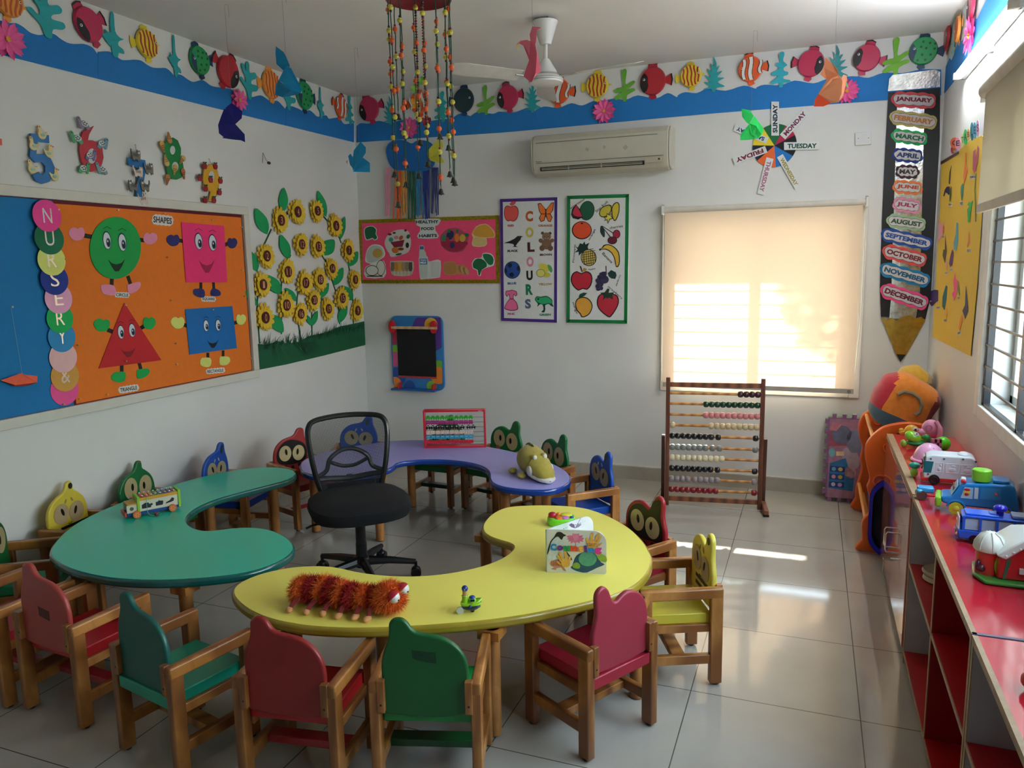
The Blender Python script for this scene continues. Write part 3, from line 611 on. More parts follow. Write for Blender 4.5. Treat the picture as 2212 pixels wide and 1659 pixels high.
bird((614,-22),(617,122),0,[('wing','#159ad6',[[(596,100,0),(612,112,.01),(618,122,.02),(626,142,.02),(612,152,0),(597,138,0),(595,115,0)]]),
 ('body','#189fdc',[[(615,147,.02),(622,142,.02),(629,148,.03),(652,192,.03),(650,200,.03),(628,197,.04),(612,180,.05),(602,173,.04)]]),
 ('wing','#1290cb',[[(602,173,.04),(612,184,.06),(628,197,.05),(650,200,.03),(640,205,.02),(610,210,0),(594,205,0),(595,185,0)]])],'light blue paper bird hanging in front of the left wall frieze')
bird((742,107),(775,308),0,[('wing','#169bd4',[[(779,306,0),(790,318,.01),(790,330,.02),(780,345,.03),(770,360,.03),(762,368,.02),(761,350,0),(764,325,0)]]),
 ('body','#1391c6',[[(783,340,0),(799,352,-.01),(799,372,-.02),(762,371,.01),(770,358,0)]]),('head','#1694cc',[[(752,337,.02),(757,332,.02),(762,340,.02),(764,366,.01),(756,356,.01)]]),('beak','#e8a0a8',[[(751,345,.021),(747,350,.021),(751,354,.021)]])],'light blue paper bird with small head hanging in the room corner')
bird((1150,None),(946,303),-0.9,[('wing','#e3de4c',[[(946,302,0),(955,305,.01),(959,316,.02),(948,328,.02),(930,340,.01),(921,330,0),(930,318,0)]]),
 ('body','#d8d545',[[(922,333,0),(948,328,.02),(960,351,.01),(950,353,0),(930,347,0)]])],'yellow paper bird hanging behind the bead mobile')
bird((1150,None),(1150,58),-2.3,[('wing','#f57d97',[[(1150,57,0),(1169,59,0),(1160,66,.01),(1158,90,.02),(1155,100,.02),(1146,88,.01),(1144,75,0)]]),
 ('body','#f36c88',[[(1146,88,.02),(1156,95,.03),(1160,115,.04),(1168,150,.02),(1166,157,.02),(1157,158,.03),(1149,177,.02),(1145,177,.01),(1131,165,0),(1137,146,0),(1143,130,.01),(1133,104,0),(1128,93,0)]]),
 ('head','#f57d97',[[(1114,97,0),(1124,88,.01),(1138,86,.02),(1146,90,.02),(1143,118,.02),(1133,100,.01),(1122,94,0)]]),('beak','#f3e6a0',[[(1114,98,.0),(1122,95,.0),(1119,108,.0)]])],'pink paper bird hanging in front of the ceiling fan')
bird((1631,66),(1623,243),0,[('wing','#2fe26a',[[(1602,235,0),(1620,238,.01),(1628,250,.02),(1618,268,.02),(1612,264,.01),(1603,252,0)]]),
 ('body','#37ee74',[[(1618,268,.02),(1630,250,.02),(1638,262,.02),(1648,275,.03),(1649,285,.03),(1640,298,.03),(1618,302,.01),(1599,303,0),(1600,290,0)]]),
 ('wing','#2fe26a',[[(1618,266,.03),(1634,272,.05),(1645,290,.05),(1638,296,.04),(1622,290,.03)]])],'bright green paper bird hanging over the week wheel')
bird((1810,None),(1802,150),-1.5,[('wing','#fb9a6c',[[(1784,124,0),(1800,140,.01),(1808,148,.02),(1812,162,.02),(1795,172,.01),(1786,172,0),(1773,160,0),(1780,145,0)]]),
 ('body','#fca578',[[(1812,162,.02),(1818,168,.03),(1820,176,.04),(1818,206,.03),(1806,222,.02),(1795,222,.01),(1768,203,0),(1786,172,.01),(1795,170,.02)]]),
 ('wing','#e8502a',[[(1768,203,0),(1795,223,.01),(1778,230,.0),(1758,230,0),(1760,215,0)]]),
 ('head','#fbb088',[[(1818,168,.03),(1822,161,.03),(1829,163,.03),(1830,172,.03),(1826,188,.03),(1822,206,.03),(1812,220,.03),(1806,222,.02),(1818,200,.03)]]),('beak','#5fe08a',[[(1829,176,.031),(1833,190,.031),(1827,185,.031)]])],'orange paper bird hanging in front of the pink flower near the pencil chart')
# paper flowers and butterfly behind the bead mobile
for (px_,py_,r_,cl,lab,yy) in ((914,176,9,'#7fd04a','small light green paper flower behind the bead mobile',-0.7),(900,192,10,'#8ccf4e','green and yellow paper flower behind the bead mobile',-0.75),(902,222,13,'#e8a13c','orange paper flower behind the bead mobile',-0.8),(924,262,11,'#a51f3d','crimson paper flower behind the bead mobile',-0.85)):
    w=vwall(yy); C=w.p(px_,py_,0); R=abs((w.p(px_,py_-r_,0)-C).z); t=empty('paper_blossom',C,lab,'paper flower','small paper flowers hanging behind the mobile')
    m=MB()
    for k in range(5):
        a=2*PI*k/5+0.3; d=Vector((math.cos(a),0,math.sin(a))); s=Vector((-math.sin(a),0,math.cos(a)))
        m.prism(smooth([C+d*(x*R)+s*(y*R)+Vector((0,-0.02*x,0)) for x,y in ((.1,.06),(.6,.42),(1.05,.3),(1.1,-.3),(.6,-.42),(.1,-.06))],3),(0,0.0012,0),paper(cl))
    m.build('petals',t); MB().ell(C+Vector((0,-0.006,0)),0.007,paper('#efe3a0')).build('centre',t)
    MB().tube([C,Vector((C.x,C.y,H))],0.0006,P('#8c8577',0.8),5).build('string',t)
# ================================================================ sunflower mural
SF=[('3',601,476),('4',636,458),('5',678,456),('6',720,488),('7',747,541),('8',760,604),('9',767,671),('2',569,553),('1',560,615),('0',567,686),('12',645,528),('13',680,533),('11',616,587),('14',711,580),('17',652,611),('18',686,604),('20',672,648),('10',611,659),('16',644,678),('19',703,667),('15',732,644)]
LEAF=[((613,405),(612,458),20),((687,412),(704,467),18),((553,450),(577,505),26),((745,468),(736,516),12),((607,507),(624,559),22),((722,518),(694,550),32),((539,541),(555,586),22),((773,543),(754,575),20),((576,594),(606,634),26),((741,578),(722,616),20),((531,628),(555,660),16),((617,622),(640,650),16),((710,611),(693,643),16),((737,617),(761,648),24),((612,718),(585,680),26),((749,655),(733,697),18),((686,671),(675,703),12),((663,680),(673,703),10)]
STEM=[((586,495),(570,530)),((556,630),(556,670)),((558,705),(561,742)),((609,600),(606,650)),((608,675),(608,722)),((643,630),(641,660)),((645,700),(650,738)),((673,670),(674,725)),((690,620),(696,655)),((690,458),(708,478)),((728,500),(737,525)),((750,556),(755,585)),((760,620),(763,655)),((763,690),(764,712)),((694,550),(704,565)),((714,596),(726,632)),((731,660),(734,700)),((628,550),(620,568)),((617,463),(628,458))]
WORDS={'0':'with 0, lowest on the left beside the board'}
RANK=sorted(SF,key=lambda s:s[2])
flw={}
for i,(num,x,y) in enumerate(SF):
    C=LW.p(x,y,0); R=0.099*(1.0+0.06*math.sin(i*2.3)); base=0.006+0.004*(i%3)
    t=empty('paper_sunflower',C,'yellow paper sunflower with number %s written on its brown centre'%num,'paper sunflower','numbered paper sunflowers'); flw[num]=(t,x,y)
    for lay,(rr,cnt,l0,l1,c) in enumerate(((1.0,14,base,base+0.012,'#e5bd2f'),(0.84,13,base+0.007,base+0.026,'#edc636'))):
        m=MB()
        for k in range(cnt):
            a=2*PI*(k+0.5*lay)/cnt+i; d=Vector((0,math.cos(a),math.sin(a))); s=Vector((0,-math.sin(a),math.cos(a))); q=rr*(0.93+0.09*math.sin(k*5.1+i))
            pts=[C+d*(u_*R*q)+s*(v_*R)+LW.n*(l0+(l1-l0)*u_) for u_,v_ in ((.2,.05),(.62,.16),(.88,.13),(1.0,0.0),(.88,-.12),(.62,-.15),(.2,-.05))]
            m.prism(pts,-LW.n*0.0012,paper(c))
        m.build('petals',t)
    m=MB(); m.prism([C+Vector((base+0.024,a,b)) for a,b in circ(0,0,R*0.36,R*0.38,18)],(-0.002,0,0),P('#5a1b0e',0.8)); m.build('disc',t)
    m=MB(); w=R*(0.2 if len(num)==1 else 0.42); hh=R*0.46
    letter(m,num,C+Vector((base+0.0245,-w/2,-hh/2)),(0,w,0),(0,0,hh),P('#d9a07a',0.6),0.0); m.build('numeral',t)
def nearest(p):
    return min(flw.values(),key=lambda v:(v[1]-p[0])**2+(v[2]-p[1])**2)[0]
for tip,bs,w in LEAF:
    dx,dy=bs[0]-tip[0],bs[1]-tip[1]; L=math.hypot(dx,dy); nx,ny=-dy/L*w/2,dx/L*w/2
    pts=[(tip[0]+dx*s+nx*q,tip[1]+dy*s+ny*q) for s,q in ((0,0),(.2,.6),(.5,1.0),(.8,.75),(1,0.1),(1,-.1),(.8,-.75),(.5,-1.0),(.2,-.6))]
    m=MB(); P3=smooth([LW.p(x,y,0.005+0.012*abs(k-4.5)/4.5) for k,(x,y) in enumerate(pts)],3); m.prism(P3,(-0.0012,0,0),paper('#0b9a58')); m.build('leaf',nearest(bs))
for a,b in STEM:
    m=MB(); m.bar(LW.p(*a,0.003),LW.p(*b,0.003),0.011,0.003,paper('#155c38'),(1,0,0)); m.build('stem',nearest(a))
random.seed(3); m=MB(); G=paper('#0b5c35'); G2=paper('#084a2b')
bt=[(551,742),(575,745),(600,737),(622,742),(645,738),(668,726),(688,722),(710,716),(735,705),(760,700),(787,694)]
bo=[(790,745),(700,768),(620,787),(553,800)]
m.cut(LW,bt+bo,0.004,0.002,G)
for k in range(150):
    x=552+236*random.random(); i=min(len(bt)-2,max(0,int((x-551)/236*10))); ty=742-(x-552)/236*48+6*random.random()
    b=LW.p(x,ty+14,0.006); Lh=0.045+0.05*random.random()*(1+0.5*math.sin(x*0.08)); ln=random.uniform(-0.03,0.03); cu=random.uniform(0.006,0.045); w=0.004+0.004*random.random()
    r1=[b+Vector((cu*(s**2),ln*s+ (0.02*math.sin(k)*s*s),Lh*s*(1-0.35*s*s*(k%3==0)))) for s in (0,.35,.7,1)]
    vs=[]; 
    for j,p_ in enumerate(r1): ww=w*(1-j/3.2); vs+= [p_+Vector((0,-ww,0)),p_+Vector((0,ww,0))]
    m.add(vs,[(0,1,3,2),(2,3,5,4),(4,5,7,6)],G if k%2 else G2)
for k in range(40):
    x=640+random.random()*40 if k<24 else 560+220*random.random(); b=LW.p(x,752-(x-552)*0.12,0.008); ln=random.uniform(-0.01,0.06)
    r1=[b+Vector((0.012+0.03*s,ln*s,-0.09*s)) for s in (0,.4,.8,1)]; vs=[]
    for j,p_ in enumerate(r1): ww=0.004*(1-j/3.3); vs+=[p_+Vector((0,-ww,0)),p_+Vector((0,ww,0))]
    m.add(vs,[(0,1,3,2),(2,3,5,4),(4,5,7,6)],G2)
tag(m.build('paper_grass'),'dark green fringe of cut paper grass below the sunflowers','paper grass',kind='stuff')
# ================================================================ notice board with shapes
bd=empty('notice_board',LW.p(300,660,0),'long white framed notice board on the left wall','notice board')
FRB=P('#d9d6cb',0.5,var=0.03)
y0,y1,z0,z1=-3.9,-1.345,0.87,1.972
m=MB().b2((0,y0,z1-0.05),(0.028,y1,z1),FRB).b2((0,y0,z0),(0.028,y1,z0+0.05),FRB).b2((0,y1-0.05,z0+0.05),(0.028,y1,z1-0.05),FRB).b2((0,y0,z0+0.05),(0.028,y0+0.05,z1-0.05),FRB); m.build('frame',bd,bevel=0.003)
MB().b2((0,y0+0.04,z0+0.04),(0.008,y1-0.04,z1-0.04),P('#6e1f2b',0.8)).build('backing',bd)
def sheet(ya,yb,za,zb,off,c,lab,nm='card_sheet'):
    m=MB(); m.b2((off,ya,za),(off+0.002,yb,zb),paper(c)); tag(m.build(nm),lab,'card sheet')
OY0=LW.p(135,600,0.01).y
sheet(y0+0.052,OY0-0.012,z0+0.052,z1-0.054,0.009,'#0a78b8','blue card sheet covering the left end of the notice board')
sheet(OY0,y1-0.062,z0+0.056,z1-0.068,0.0115,'#ee7a1c','orange card sheet behind the four shape characters')
# column of letter discs
DS=[('N',102,466,34.5,'#f5489a'),('U',107,515,35,'#0b6d4b'),('R',112,562,33.5,'#e4ea7e'),('S',118,604,33.5,'#1c3794'),('E',127,645,33,'#f3b0d2'),('R',130,688,32,'#12b25a'),('Y',134,728,33,'#2f8fc8'),('',137,772,33.5,'#f2bfc0'),('&',141,812,34,'#d9a04a'),('',140,842,34,'#f3589c')]
GLT=P('#cfd2d6',0.25,0.8,var=0.3,scale=300)
nms=['top pink disc with glitter letter N','dark green disc with glitter letter U','lime yellow disc with glitter letter R','navy disc with glitter letter S','pale pink disc with glitter letter E','bright green disc with glitter letter R','sky blue disc with glitter letter Y','plain pale peach disc under the sky blue disc','mustard disc with a glitter curl','lowest deep pink disc at the frame']
for i,(l,x,y,r,c) in enumerate(DS):
    off=0.034-0.0022*i; C=LW.p(x,y,off); R=abs((LW.p(x,y-r,off)-C).z)
    m=MB(); m.prism([C+Vector((0,a,b)) for a,b in circ(0,0,R,R,36)],(-0.0015,0,0),paper(c))
    o=m.build('letter_disc'); tag(o,nms[i]+' in the column on the notice board','letter disc','letter discs on the notice board')
    if l:
        q=MB(); letter(q,l,C+Vector((0.0006,-R*0.3,-R*0.45)),(0,R*0.62,0),(0,0,R*0.92),GLT,0.0 if l!='&' else 0.0); q.build('glitter_letter',o)
def card(wall,poly,off,c,nm,par,sm=0,th=0.0015): m=MB(); m.cut(wall,poly,off,th,paper(c),sm); return m.build(nm,par)
def eye_at(x,y,w,h,off,par,dx=0.12):
    m=MB(); C=LW.p(x,y,off); k=abs((LW.p(x,y-h/2,off)-C).z); kw=abs((LW.p(x+w/2,y,off)-C).y)
    def e(rx,ry,ox,oy,o,cc): m.prism([C+Vector((o,ox*kw+a,oy*k+b)) for a,b in circ(0,0,rx*kw,ry*k,18)],(-0.0006,0,0),paper(cc))
    e(1.0,1.0,0,0,0.0006,'#1d2a44'); e(0.86,0.9,0,-0.04,0.0012,'#dfe4ea'); e(0.5,0.5,dx*2,-0.25,0.0018,'#3a5478'); e(0.34,0.38,dx*2,-0.28,0.0024,'#121826'); e(0.13,0.12,dx*2-.15,-.1,0.003,'#f2f4f6')
    m.build('eye',par)
def figure(cx,cy,body,col,limb,label,eyes,ew,eh,mouth,mcol,arms,legs,sm=0,hand=None):
    C=LW.p(cx,cy,0.014); t=empty('shape_character',C,label,'shape cut-out','shape characters on the notice board')
    for (a,b) in arms+legs:
        m=MB(); m.bar(LW.p(*a,0.0145),LW.p(*b,0.0145),0.022,0.0015,paper('#231c17'),(1,0,0)); m.build('arm' if (a,b) in arms else 'leg',t)
    for nm,pl in hand: card(LW,pl,0.0155,limb,nm,t,3)
    card(LW,body,0.017,col,'body',t,sm,0.002)
    for x,y in eyes: eye_at(x,y,ew,eh,0.0195,t)
    for x,y in eyes:
        m=MB(); m.tube([LW.p(x-ew*.45,y-eh*.62,0.02),LW.p(x,y-eh*.74,0.02),LW.p(x+ew*.45,y-eh*.62,0.02)],0.0012,paper('#1e1a18'),5); m.build('eyebrow',t)
    m=MB(); m.cut(LW,mouth,0.0192,0.0008,paper(mcol)); xa,ya=mouth[0]; m.build('mouth',t)
    return t
def mouth(cx,cy,w,h,tilt=0.0):
    o=[(-1,-.55),(-.6,-.1),(0,.08),(.6,-.12),(1,-.6),(.62,.35),(.25,.95),(-.2,.95),(-.62,.3)]; return [(cx+a*w,cy+b*h+a*w*tilt) for a,b in o]
def blob(cx,cy,w,h,ang=0,thumb=1):
    o=[(-1,.1),(-.85,-.7),(-.3,-1),(.1,-.75),(.35,-.95),(.75,-.9),(1,-.3),(.9,.5),(.4,1),(-.4,.95)]; c,s=math.cos(ang),math.sin(ang)
    return [(cx+(a*thumb*c-b*s)*w,cy+(a*thumb*s+b*c)*h) for a,b in o]
figure(250,536,[(x,y) for x,y in ((249.5+55*math.cos(a)-7*math.sin(a)*0.9,535.5+67*math.sin(a)+6*math.cos(a)) for a in [2*PI*k/36 for k in range(36)])],'#12a04a','#ef93b4','green paper circle character with pink hands and shoes',[(231,519),(264,523)],18,40,mouth(252,570,18,17),'#16301c',[((172,507),(200,512)),((302,518),(318,520))],[((242,598),(241,618)),((276,596),(282,614))],0,
 [('hand',blob(166,505,17,14)),('hand',blob(325,515,15,12.5,0.0,-1)),('shoe',[(218,620),(222,615),(246,617),(250,636),(236,638),(222,633)]),('shoe',[(275,618),(280,614),(301,609),(304,618),(295,629),(279,634)])])
figure(443,545,[(392,480),(484,488),(491,610),(402,610)],'#f7347a','#272a70','pink paper square character with navy hands and shoes',[(429,521),(459,524)],17,37,mouth(447,572,17,18),'#b01c48',[((380,518),(397,521)),((484,530),(494,525))],[((434,610),(434,626)),((461,610),(462,626))],0,
 [('hand',blob(374,519,14,12)),('hand',blob(502,525,10.5,11,0,-1)),('shoe',[(418,628),(422,624),(440,625),(442,641),(430,642),(419,636)]),('shoe',[(456,638),(458,624),(470,625),(477,632),(474,639)])])
figure(282,735,[(268.5,654),(349,778),(213.5,796)],'#c9202a','#12a84e','red paper triangle character with green hands and shoes',[(261,717),(285,713)],14.5,31,mouth(278,759,16,13,-0.15),'#8d1620',[((232,712),(246,718)),((302,710),(314,703))],[((263,786),(263,806)),((300,782),(305,800))],0,
 [('hand',blob(220,702,17,13.5,0.15)),('hand',blob(323,698,13.5,13,0,-1)),('shoe',[(241,812),(250,804),(270,804),(270,821),(258,826),(243,821)]),('shoe',[(296,801),(300,798),(320,796),(323,805),(314,814),(297,818)])])
figure(456,714,[(400,668),(502,661),(512,752),(410,766)],'#0d6cb5','#dfe47a','blue paper rectangle character with lime hands and shoes',[(445,703),(471,702)],11.5,26,mouth(460,741,12,11,-0.05),'#101820',[((396,701),(404,704)),((505,698),(512,696))],[((449,762),(449,776)),((482,757),(482,770))],0,
 [('hand',blob(384,697,14.5,12.5)),('hand',blob(521,690,10.5,11,0,-1)),('shoe',[(433,779),(438,773),(455,774),(455,790),(444,793),(434,788)]),('shoe',[(475,773),(480,770),(494,771),(497,780),(490,788),(476,788)])])
def rrect(cx,cy,w,h,ang=0,r=0.4,bump=0,nb=10):
    out=[]; r=r*min(w,h)
    for (qx,qy,a0) in ((w/2-r,-h/2+r,-90),(w/2-r,h/2-r,0),(-w/2+r,h/2-r,90),(-w/2+r,-h/2+r,180)):
        for k in range(5): a=math.radians(a0+22.5*k); out.append((qx+r*math.cos(a),qy+r*math.sin(a)))
    if bump:
        dense=[]
        for i in range(len(out)):
            p,q=out[i],out[(i+1)%len(out)]; L=math.hypot(q[0]-p[0],q[1]-p[1]); n=max(1,int(L/ (w*0.03)))
            for k in range(n): dense.append((p[0]+(q[0]-p[0])*k/n,p[1]+(q[1]-p[1])*k/n))
        tot=0; acc=[0]
        for i in range(len(dense)): p,q=dense[i],dense[(i+1)%len(dense)]; tot+=math.hypot(q[0]-p[0],q[1]-p[1]); acc.append(tot)
        out=[]
        for i,(x,y) in enumerate(dense):
            s=abs(math.sin(PI*nb*acc[i]/tot)); L=math.hypot(x/(w/2),y/(h/2)) or 1; nx,ny=x/(w*w/4),y/(h*h/4); l=math.hypot(nx,ny) or 1
            out.append((x+nx/l*bump*(s-.5),y+ny/l*bump*(s-.5)))
    c,s=math.cos(ang),math.sin(ang); return [(cx+x*c-y*s,cy+x*s+y*c) for x,y in out]
def caption(txt,cx,cy,w,h,ang,lab,col='#4a4545',wall=LW,off=0.0145,bg='#e7e5e1'):
    m=MB(); m.cut(wall,rrect(cx,cy,w,h,ang,0.4,1.5,14),off,0.001,paper(bg)); o=m.build('word_label'); tag(o,lab,'word label')
    c,s=math.cos(ang),math.sin(ang); ww,hh=w*0.86,h*0.62
    q=MB(); wletter(q,wall,txt,(cx-c*ww/2-s*hh/2*-1*-1+(-s)*(-hh/2)*0,cy-s*ww/2+c*hh/2),(cx+c*ww/2,cy+s*ww/2+c*hh/2),hh,off+0.0016,paper(col),0.03); q.build('lettering',o)
caption('SHAPES',351.5,475.5,46,22,0.10,'white label reading SHAPES at the top of the orange sheet')
caption('CIRCLE',264,637,31,11,0.03,'white label reading CIRCLE under the green circle character')
caption('SQUARE',450.5,646,31,11,0.03,'white label reading SQUARE under the pink square character')
caption('TRIANGLE',278,840,44,14,-0.16,'white label reading TRIANGLE under the red triangle character')
caption('RECTANGLE',465.5,801,41,11,-0.10,'white label reading RECTANGLE under the blue rectangle character')
m=None
PINC=P('#d8b46a',0.3,0.6)
for k,(x,y) in enumerate(((252,454),(352,461),(456,475),(519,491),(359,556),(367,649),(268,659),(269,780),(378,742),(379,787),(229,852),(169,862),(123,453),(138,560),(165,745),(23,663),(134,873),(518,535),(521,584),(526,640),(538,774),(457,669))):
    m=MB(); p=LW.p(x,y,0.02); m.cyl(p,p+Vector((0.012,0,0)),0.0022,PINC,0.0035,8).ell(p+Vector((0.013,0,0)),0.0045,PINC if k%3 else P('#e8e4dc',0.3),seg=8,rings=5)
    tag(m.build('push_pin'),'small brass push pin stuck in the notice board sheets','push pin','push pins in the notice board')
m=MB(); facet(m,LW,[(2,822,.03),(45,807,.05),(48,806,.05),(52,810,.05),(81,813,.04),(80,826,.04),(34,832,.045)],paper('#f4664a')); facet(m,LW,[(2,822,.012),(34,832,.014),(80,826,.014),(60,833,.03),(30,834,.03)],paper('#c9402c'))
o=m.build('paper_boat'); tag(o,'coral red folded paper boat on a thread before the blue sheet','paper boat')
MB().tube([LW.p(48,808,0.05),LW.p(24,664,0.02)],0.0005,P('#b8c4cc',0.6),5).build('thread',o)
# ================================================================ number cut-outs above the board
def num_thing(C,label): return empty('number_plaque',C,label,'wall number','wooden animal numbers above the board')
def wbar(m,pts,w,off,th,mat,wall=LW):
    out=[]
    V=[wall.p(x,y,off+th) for x,y in pts]
    L=[];R=[]
    for i,v in enumerate(V):
        d=(V[min(i+1,len(V)-1)]-V[max(i-1,0)]).normalized(); s=d.cross(wall.n); L.append(v+s*w/2); R.append(v-s*w/2)
    for i in range(len(V)-1): m.prism([L[i],L[i+1],R[i+1],R[i]],-wall.n*th,mat)
def duck(x,y,s,f,par,c='#e6cf96'):
    C=LW.p(x,y,0.022); k=s
    def q(a,b,o=0): return C+Vector((o,a*k*f,b*k))
    m=MB(); m.prism(smooth([q(*p) for p in ((-.9,.2),(-.95,.5),(-.5,.25),(-.1,.3),(0,.7),(.05,1.1),(.3,1.35),(.6,1.2),(.62,.9),(.5,.5),(.65,0),(.5,-.55),(0,-.75),(-.5,-.55))],3),(-0.006,0,0),P(c,0.5))
    m.prism([q(*p,0.001) for p in ((.6,1.15),(.9,1.0),(.6,.9))],(-0.004,0,0),P('#c2583a',0.5)).prism([q(a,b,0.002) for a,b in circ(-.1,-.1,.35,.25,12)],(-0.002,0,0),P('#8fc0b0',0.5)).prism([q(a,b,0.002) for a,b in circ(.35,1.08,.07,.07,8)],(-0.002,0,0),P('#2a2420',0.5))
    m.build('duck',par)
t=num_thing(LW.p(90,335,0),'blue wooden number 5 decorated with yellow ducks'); m=MB()
m.cut(LW,[(66,288),(106,292),(107,309),(82,306),(80,320),(79,332),(95,333),(110,342),(118,360),(115,380),(107,393),(92,397),(76,390),(70,378),(84,371),(92,378),(98,372),(98,358),(90,350),(76,351),(64,338),(66,320)],0.01,0.008,P('#1d72b4',0.4)); m.build('numeral',t,bevel=0.001)
for x,y,f in ((91,290,-1),(73,314,-1),(107,330,1),(70,364,-1),(119,380,1)): duck(x,y,0.030,f,t)
def turtle(x,y,s,f,par,c):
    C=LW.p(x,y,0.024); k=s
    def q(a,b,o=0): return C+Vector((o,a*k*f,b*k))
    m=MB(); m.prism(smooth([q(*p) for p in ((-1,-.5),(-.6,.3),(0,.55),(.45,.4),(.6,.8),(.9,1.05),(1.15,.8),(1.05,.4),(.9,-.1),(.7,-.7),(.45,-.75),(.3,-.5),(-.3,-.5),(-.5,-.8),(-.8,-.7))],3),(-0.006,0,0),P(c,0.5))
    m.prism([q(a,b,0.0015) for a,b in circ(-.15,.05,.6,.42,14)],(-0.0015,0,0),P('#cfd6d2',0.5))
    for a,b in ((-.4,.1),(-.05,.25),(.25,.1),(-.2,-.15),(.12,-.12)): m.prism([q(a+u_,b+v_,0.003) for u_,v_ in ((-.1,-.07),(.1,-.07),(.1,.08),(-.1,.08))],(-0.0015,0,0),P('#22262a',0.5))
    m.prism([q(a,b,0.0015) for a,b in circ(.9,.75,.08,.08,8)],(-0.0015,0,0),P('#15181a',0.5)); m.build('turtle',par)
t=num_thing(LW.p(197,325,0),'red wooden number 6 decorated with small turtles'); m=MB()
m.cut(LW,[(203,272),(193,290),(190,303),(200,303),(213,309),(221,320),(224,340),(220,356),(212,368),(198,371),(185,366),(176,348),(172,325),(173,305),(179,285),(192,278)],0.01,0.008,P('#c2353f',0.4)); m.build('numeral',t)
MB().prism([LW.p(x,y,0.0195) for x,y in circ(198.5,337,9.5,16.5,18)],(-0.0008,0,0),P('#c9cbc9',0.6)).build('numeral_hole',t)
for x,y,f,c in ((182,268,-1,'#8b7f96'),(167,299,-1,'#58a878'),(222,311,1,'#6f9aa8'),(196,336,1,'#7c6f9c'),(182,364,1,'#4fa36c'),(221,366,-1,'#7ea2a8')): turtle(x,y,0.032,f,t,c)
def cat(x,y,s,f,par,c,rot=0):
    C=LW.p(x,y,0.03); k=s; cr,sr=math.cos(rot),math.sin(rot)
    def q(a,b,o=0): a*=f; return C+Vector((o,(a*cr-b*sr)*k,(a*sr+b*cr)*k))
    m=MB(); m.prism([q(*p) for p in ((-1.1,1.1),(-1.15,.5),(-.9,-.1),(-.8,-.9),(-.6,-.7),(-.5,-1),(-.3,-.6),(.2,-.7),(.3,-1.1),(.5,-.7),(.7,-1),(.85,-.3),(.95,.5),(.85,1.0),(.6,.8),(.3,1.05),(.2,.6),(-.3,.35),(-.75,.3),(-.95,.6),(-1.0,1.1))],(-0.006,0,0),P(c,0.5))
    for a in (-.6,-.3,0,.3): m.prism([q(a+u_,v_,0.0012) for u_,v_ in ((-.05,.25),(.05,.3),(.02,-.2),(-.04,-.1))],(-0.0012,0,0),P('#3a3330',0.6))
    m.prism([q(a,b,0.0012) for a,b in circ(.58,.5,.2,.16,8)],(-0.0012,0,0),P('#e6e0d4',0.6)); m.build('cat',par)
t=num_thing(LW.p(300,385,0),'blue wooden number 7 decorated with grey cats'); m=MB()
m.cut(LW,[(277,340),(314,346),(316,362),(312,385),(307,420),(305,434),(293,433),(296,410),(299,385),(302,365),(278,356)],0.014,0.008,P('#1d6fae',0.4)); m.build('numeral',t)
for x,y,f,c,r in ((295,336,1,'#7d766a',0),(323,365,1,'#7d766a',0.1),(300,372,1,'#d9c6b8',0),(288,402,-1,'#6f6a62',0),(314,402,-1,'#7d766a',0),(311,430,1,'#d9c6b8',0.2)): cat(x,y,0.030,f,t,c,r)
def shell(x,y,s,rot,par,c):
    C=LW.p(x,y,0.026); k=s; cr,sr=math.cos(rot),math.sin(rot)
    def q(a,b,o=0): return C+Vector((o,(a*cr-b*sr)*k,(a*sr+b*cr)*k))
    m=MB(); m.prism(smooth([q(*p) for p in ((0,1.6),(.35,.6),(.6,0),(.5,-.5),(0,-.75),(-.5,-.5),(-.6,0),(-.35,.6))],3),(-0.008,0,0),P(c,0.5))
    for b in (.15,.5,.85,1.15): w=.5*(1.6-b)/1.6; m.prism([q(*p,0.0012) for p in ((-w,b-.05),(w,b+.08),(w*.9,b+.2),(-w*.9,b+.07))],(-0.0012,0,0),P('#7a2f1c',0.5))
    m.build('sea_shell',par)
t=num_thing(LW.p(375,343,0),'green wooden number 8 decorated with sea shells'); m=MB()
m.cut(LW,[(374,297),(384,303),(391,320),(391,333),(389,341),(395,351),(398,370),(393,383),(382,388),(370,386),(362,374),(359,358),(361,346),(356,330),(356,312),(362,301)],0.012,0.008,P('#14803f',0.4)); m.build('numeral',t)
MB().prism([LW.p(x,y,0.0215) for x,y in circ(373,324.5,5.5,9.5,14)],(-0.0008,0,0),P('#c9cbc9',0.6)).build('numeral_hole',t)
MB().prism([LW.p(x,y,0.0215) for x,y in circ(378.5,360,7,10.5,14)],(-0.0008,0,0),P('#c9cbc9',0.6)).build('numeral_hole',t)
for x,y,r,c in ((367,302,0.1,'#c58a4a'),(351,312,3.4,'#d0a052'),(396,343,2.4,'#cfa964'),(361,351,0.2,'#cfae72'),(379,363,2.8,'#cfa558'),(396,371,3.3,'#b8713c'),(363,384,2.9,'#b5793f')): shell(x,y,0.027,r,t,c)
def apple(x,y,s,par):
    C=LW.p(x,y,0.026); m=MB()
    def q(a,b,o=0): return C+Vector((o,a*s,b*s))
    m.prism(smooth([q(*p) for p in ((0,.7),(.4,.85),(.85,.6),(.9,0),(.6,-.7),(.15,-.85),(-.15,-.85),(-.6,-.7),(-.9,0),(-.85,.6),(-.4,.85))],3),(-0.008,0,0),P('#9e2028',0.35))
    m.prism([q(*p,0.002) for p in ((-.9,1.1),(-.4,1.35),(0,.95),(.3,1.4),(.9,1.25),(.5,.85),(0,.7),(-.6,.85))],(-0.003,0,0),P('#235c34',0.5)); m.build('apple',par)
t=num_thing(LW.p(460,390,0),'yellow wooden number 9 decorated with red apples'); m=MB()
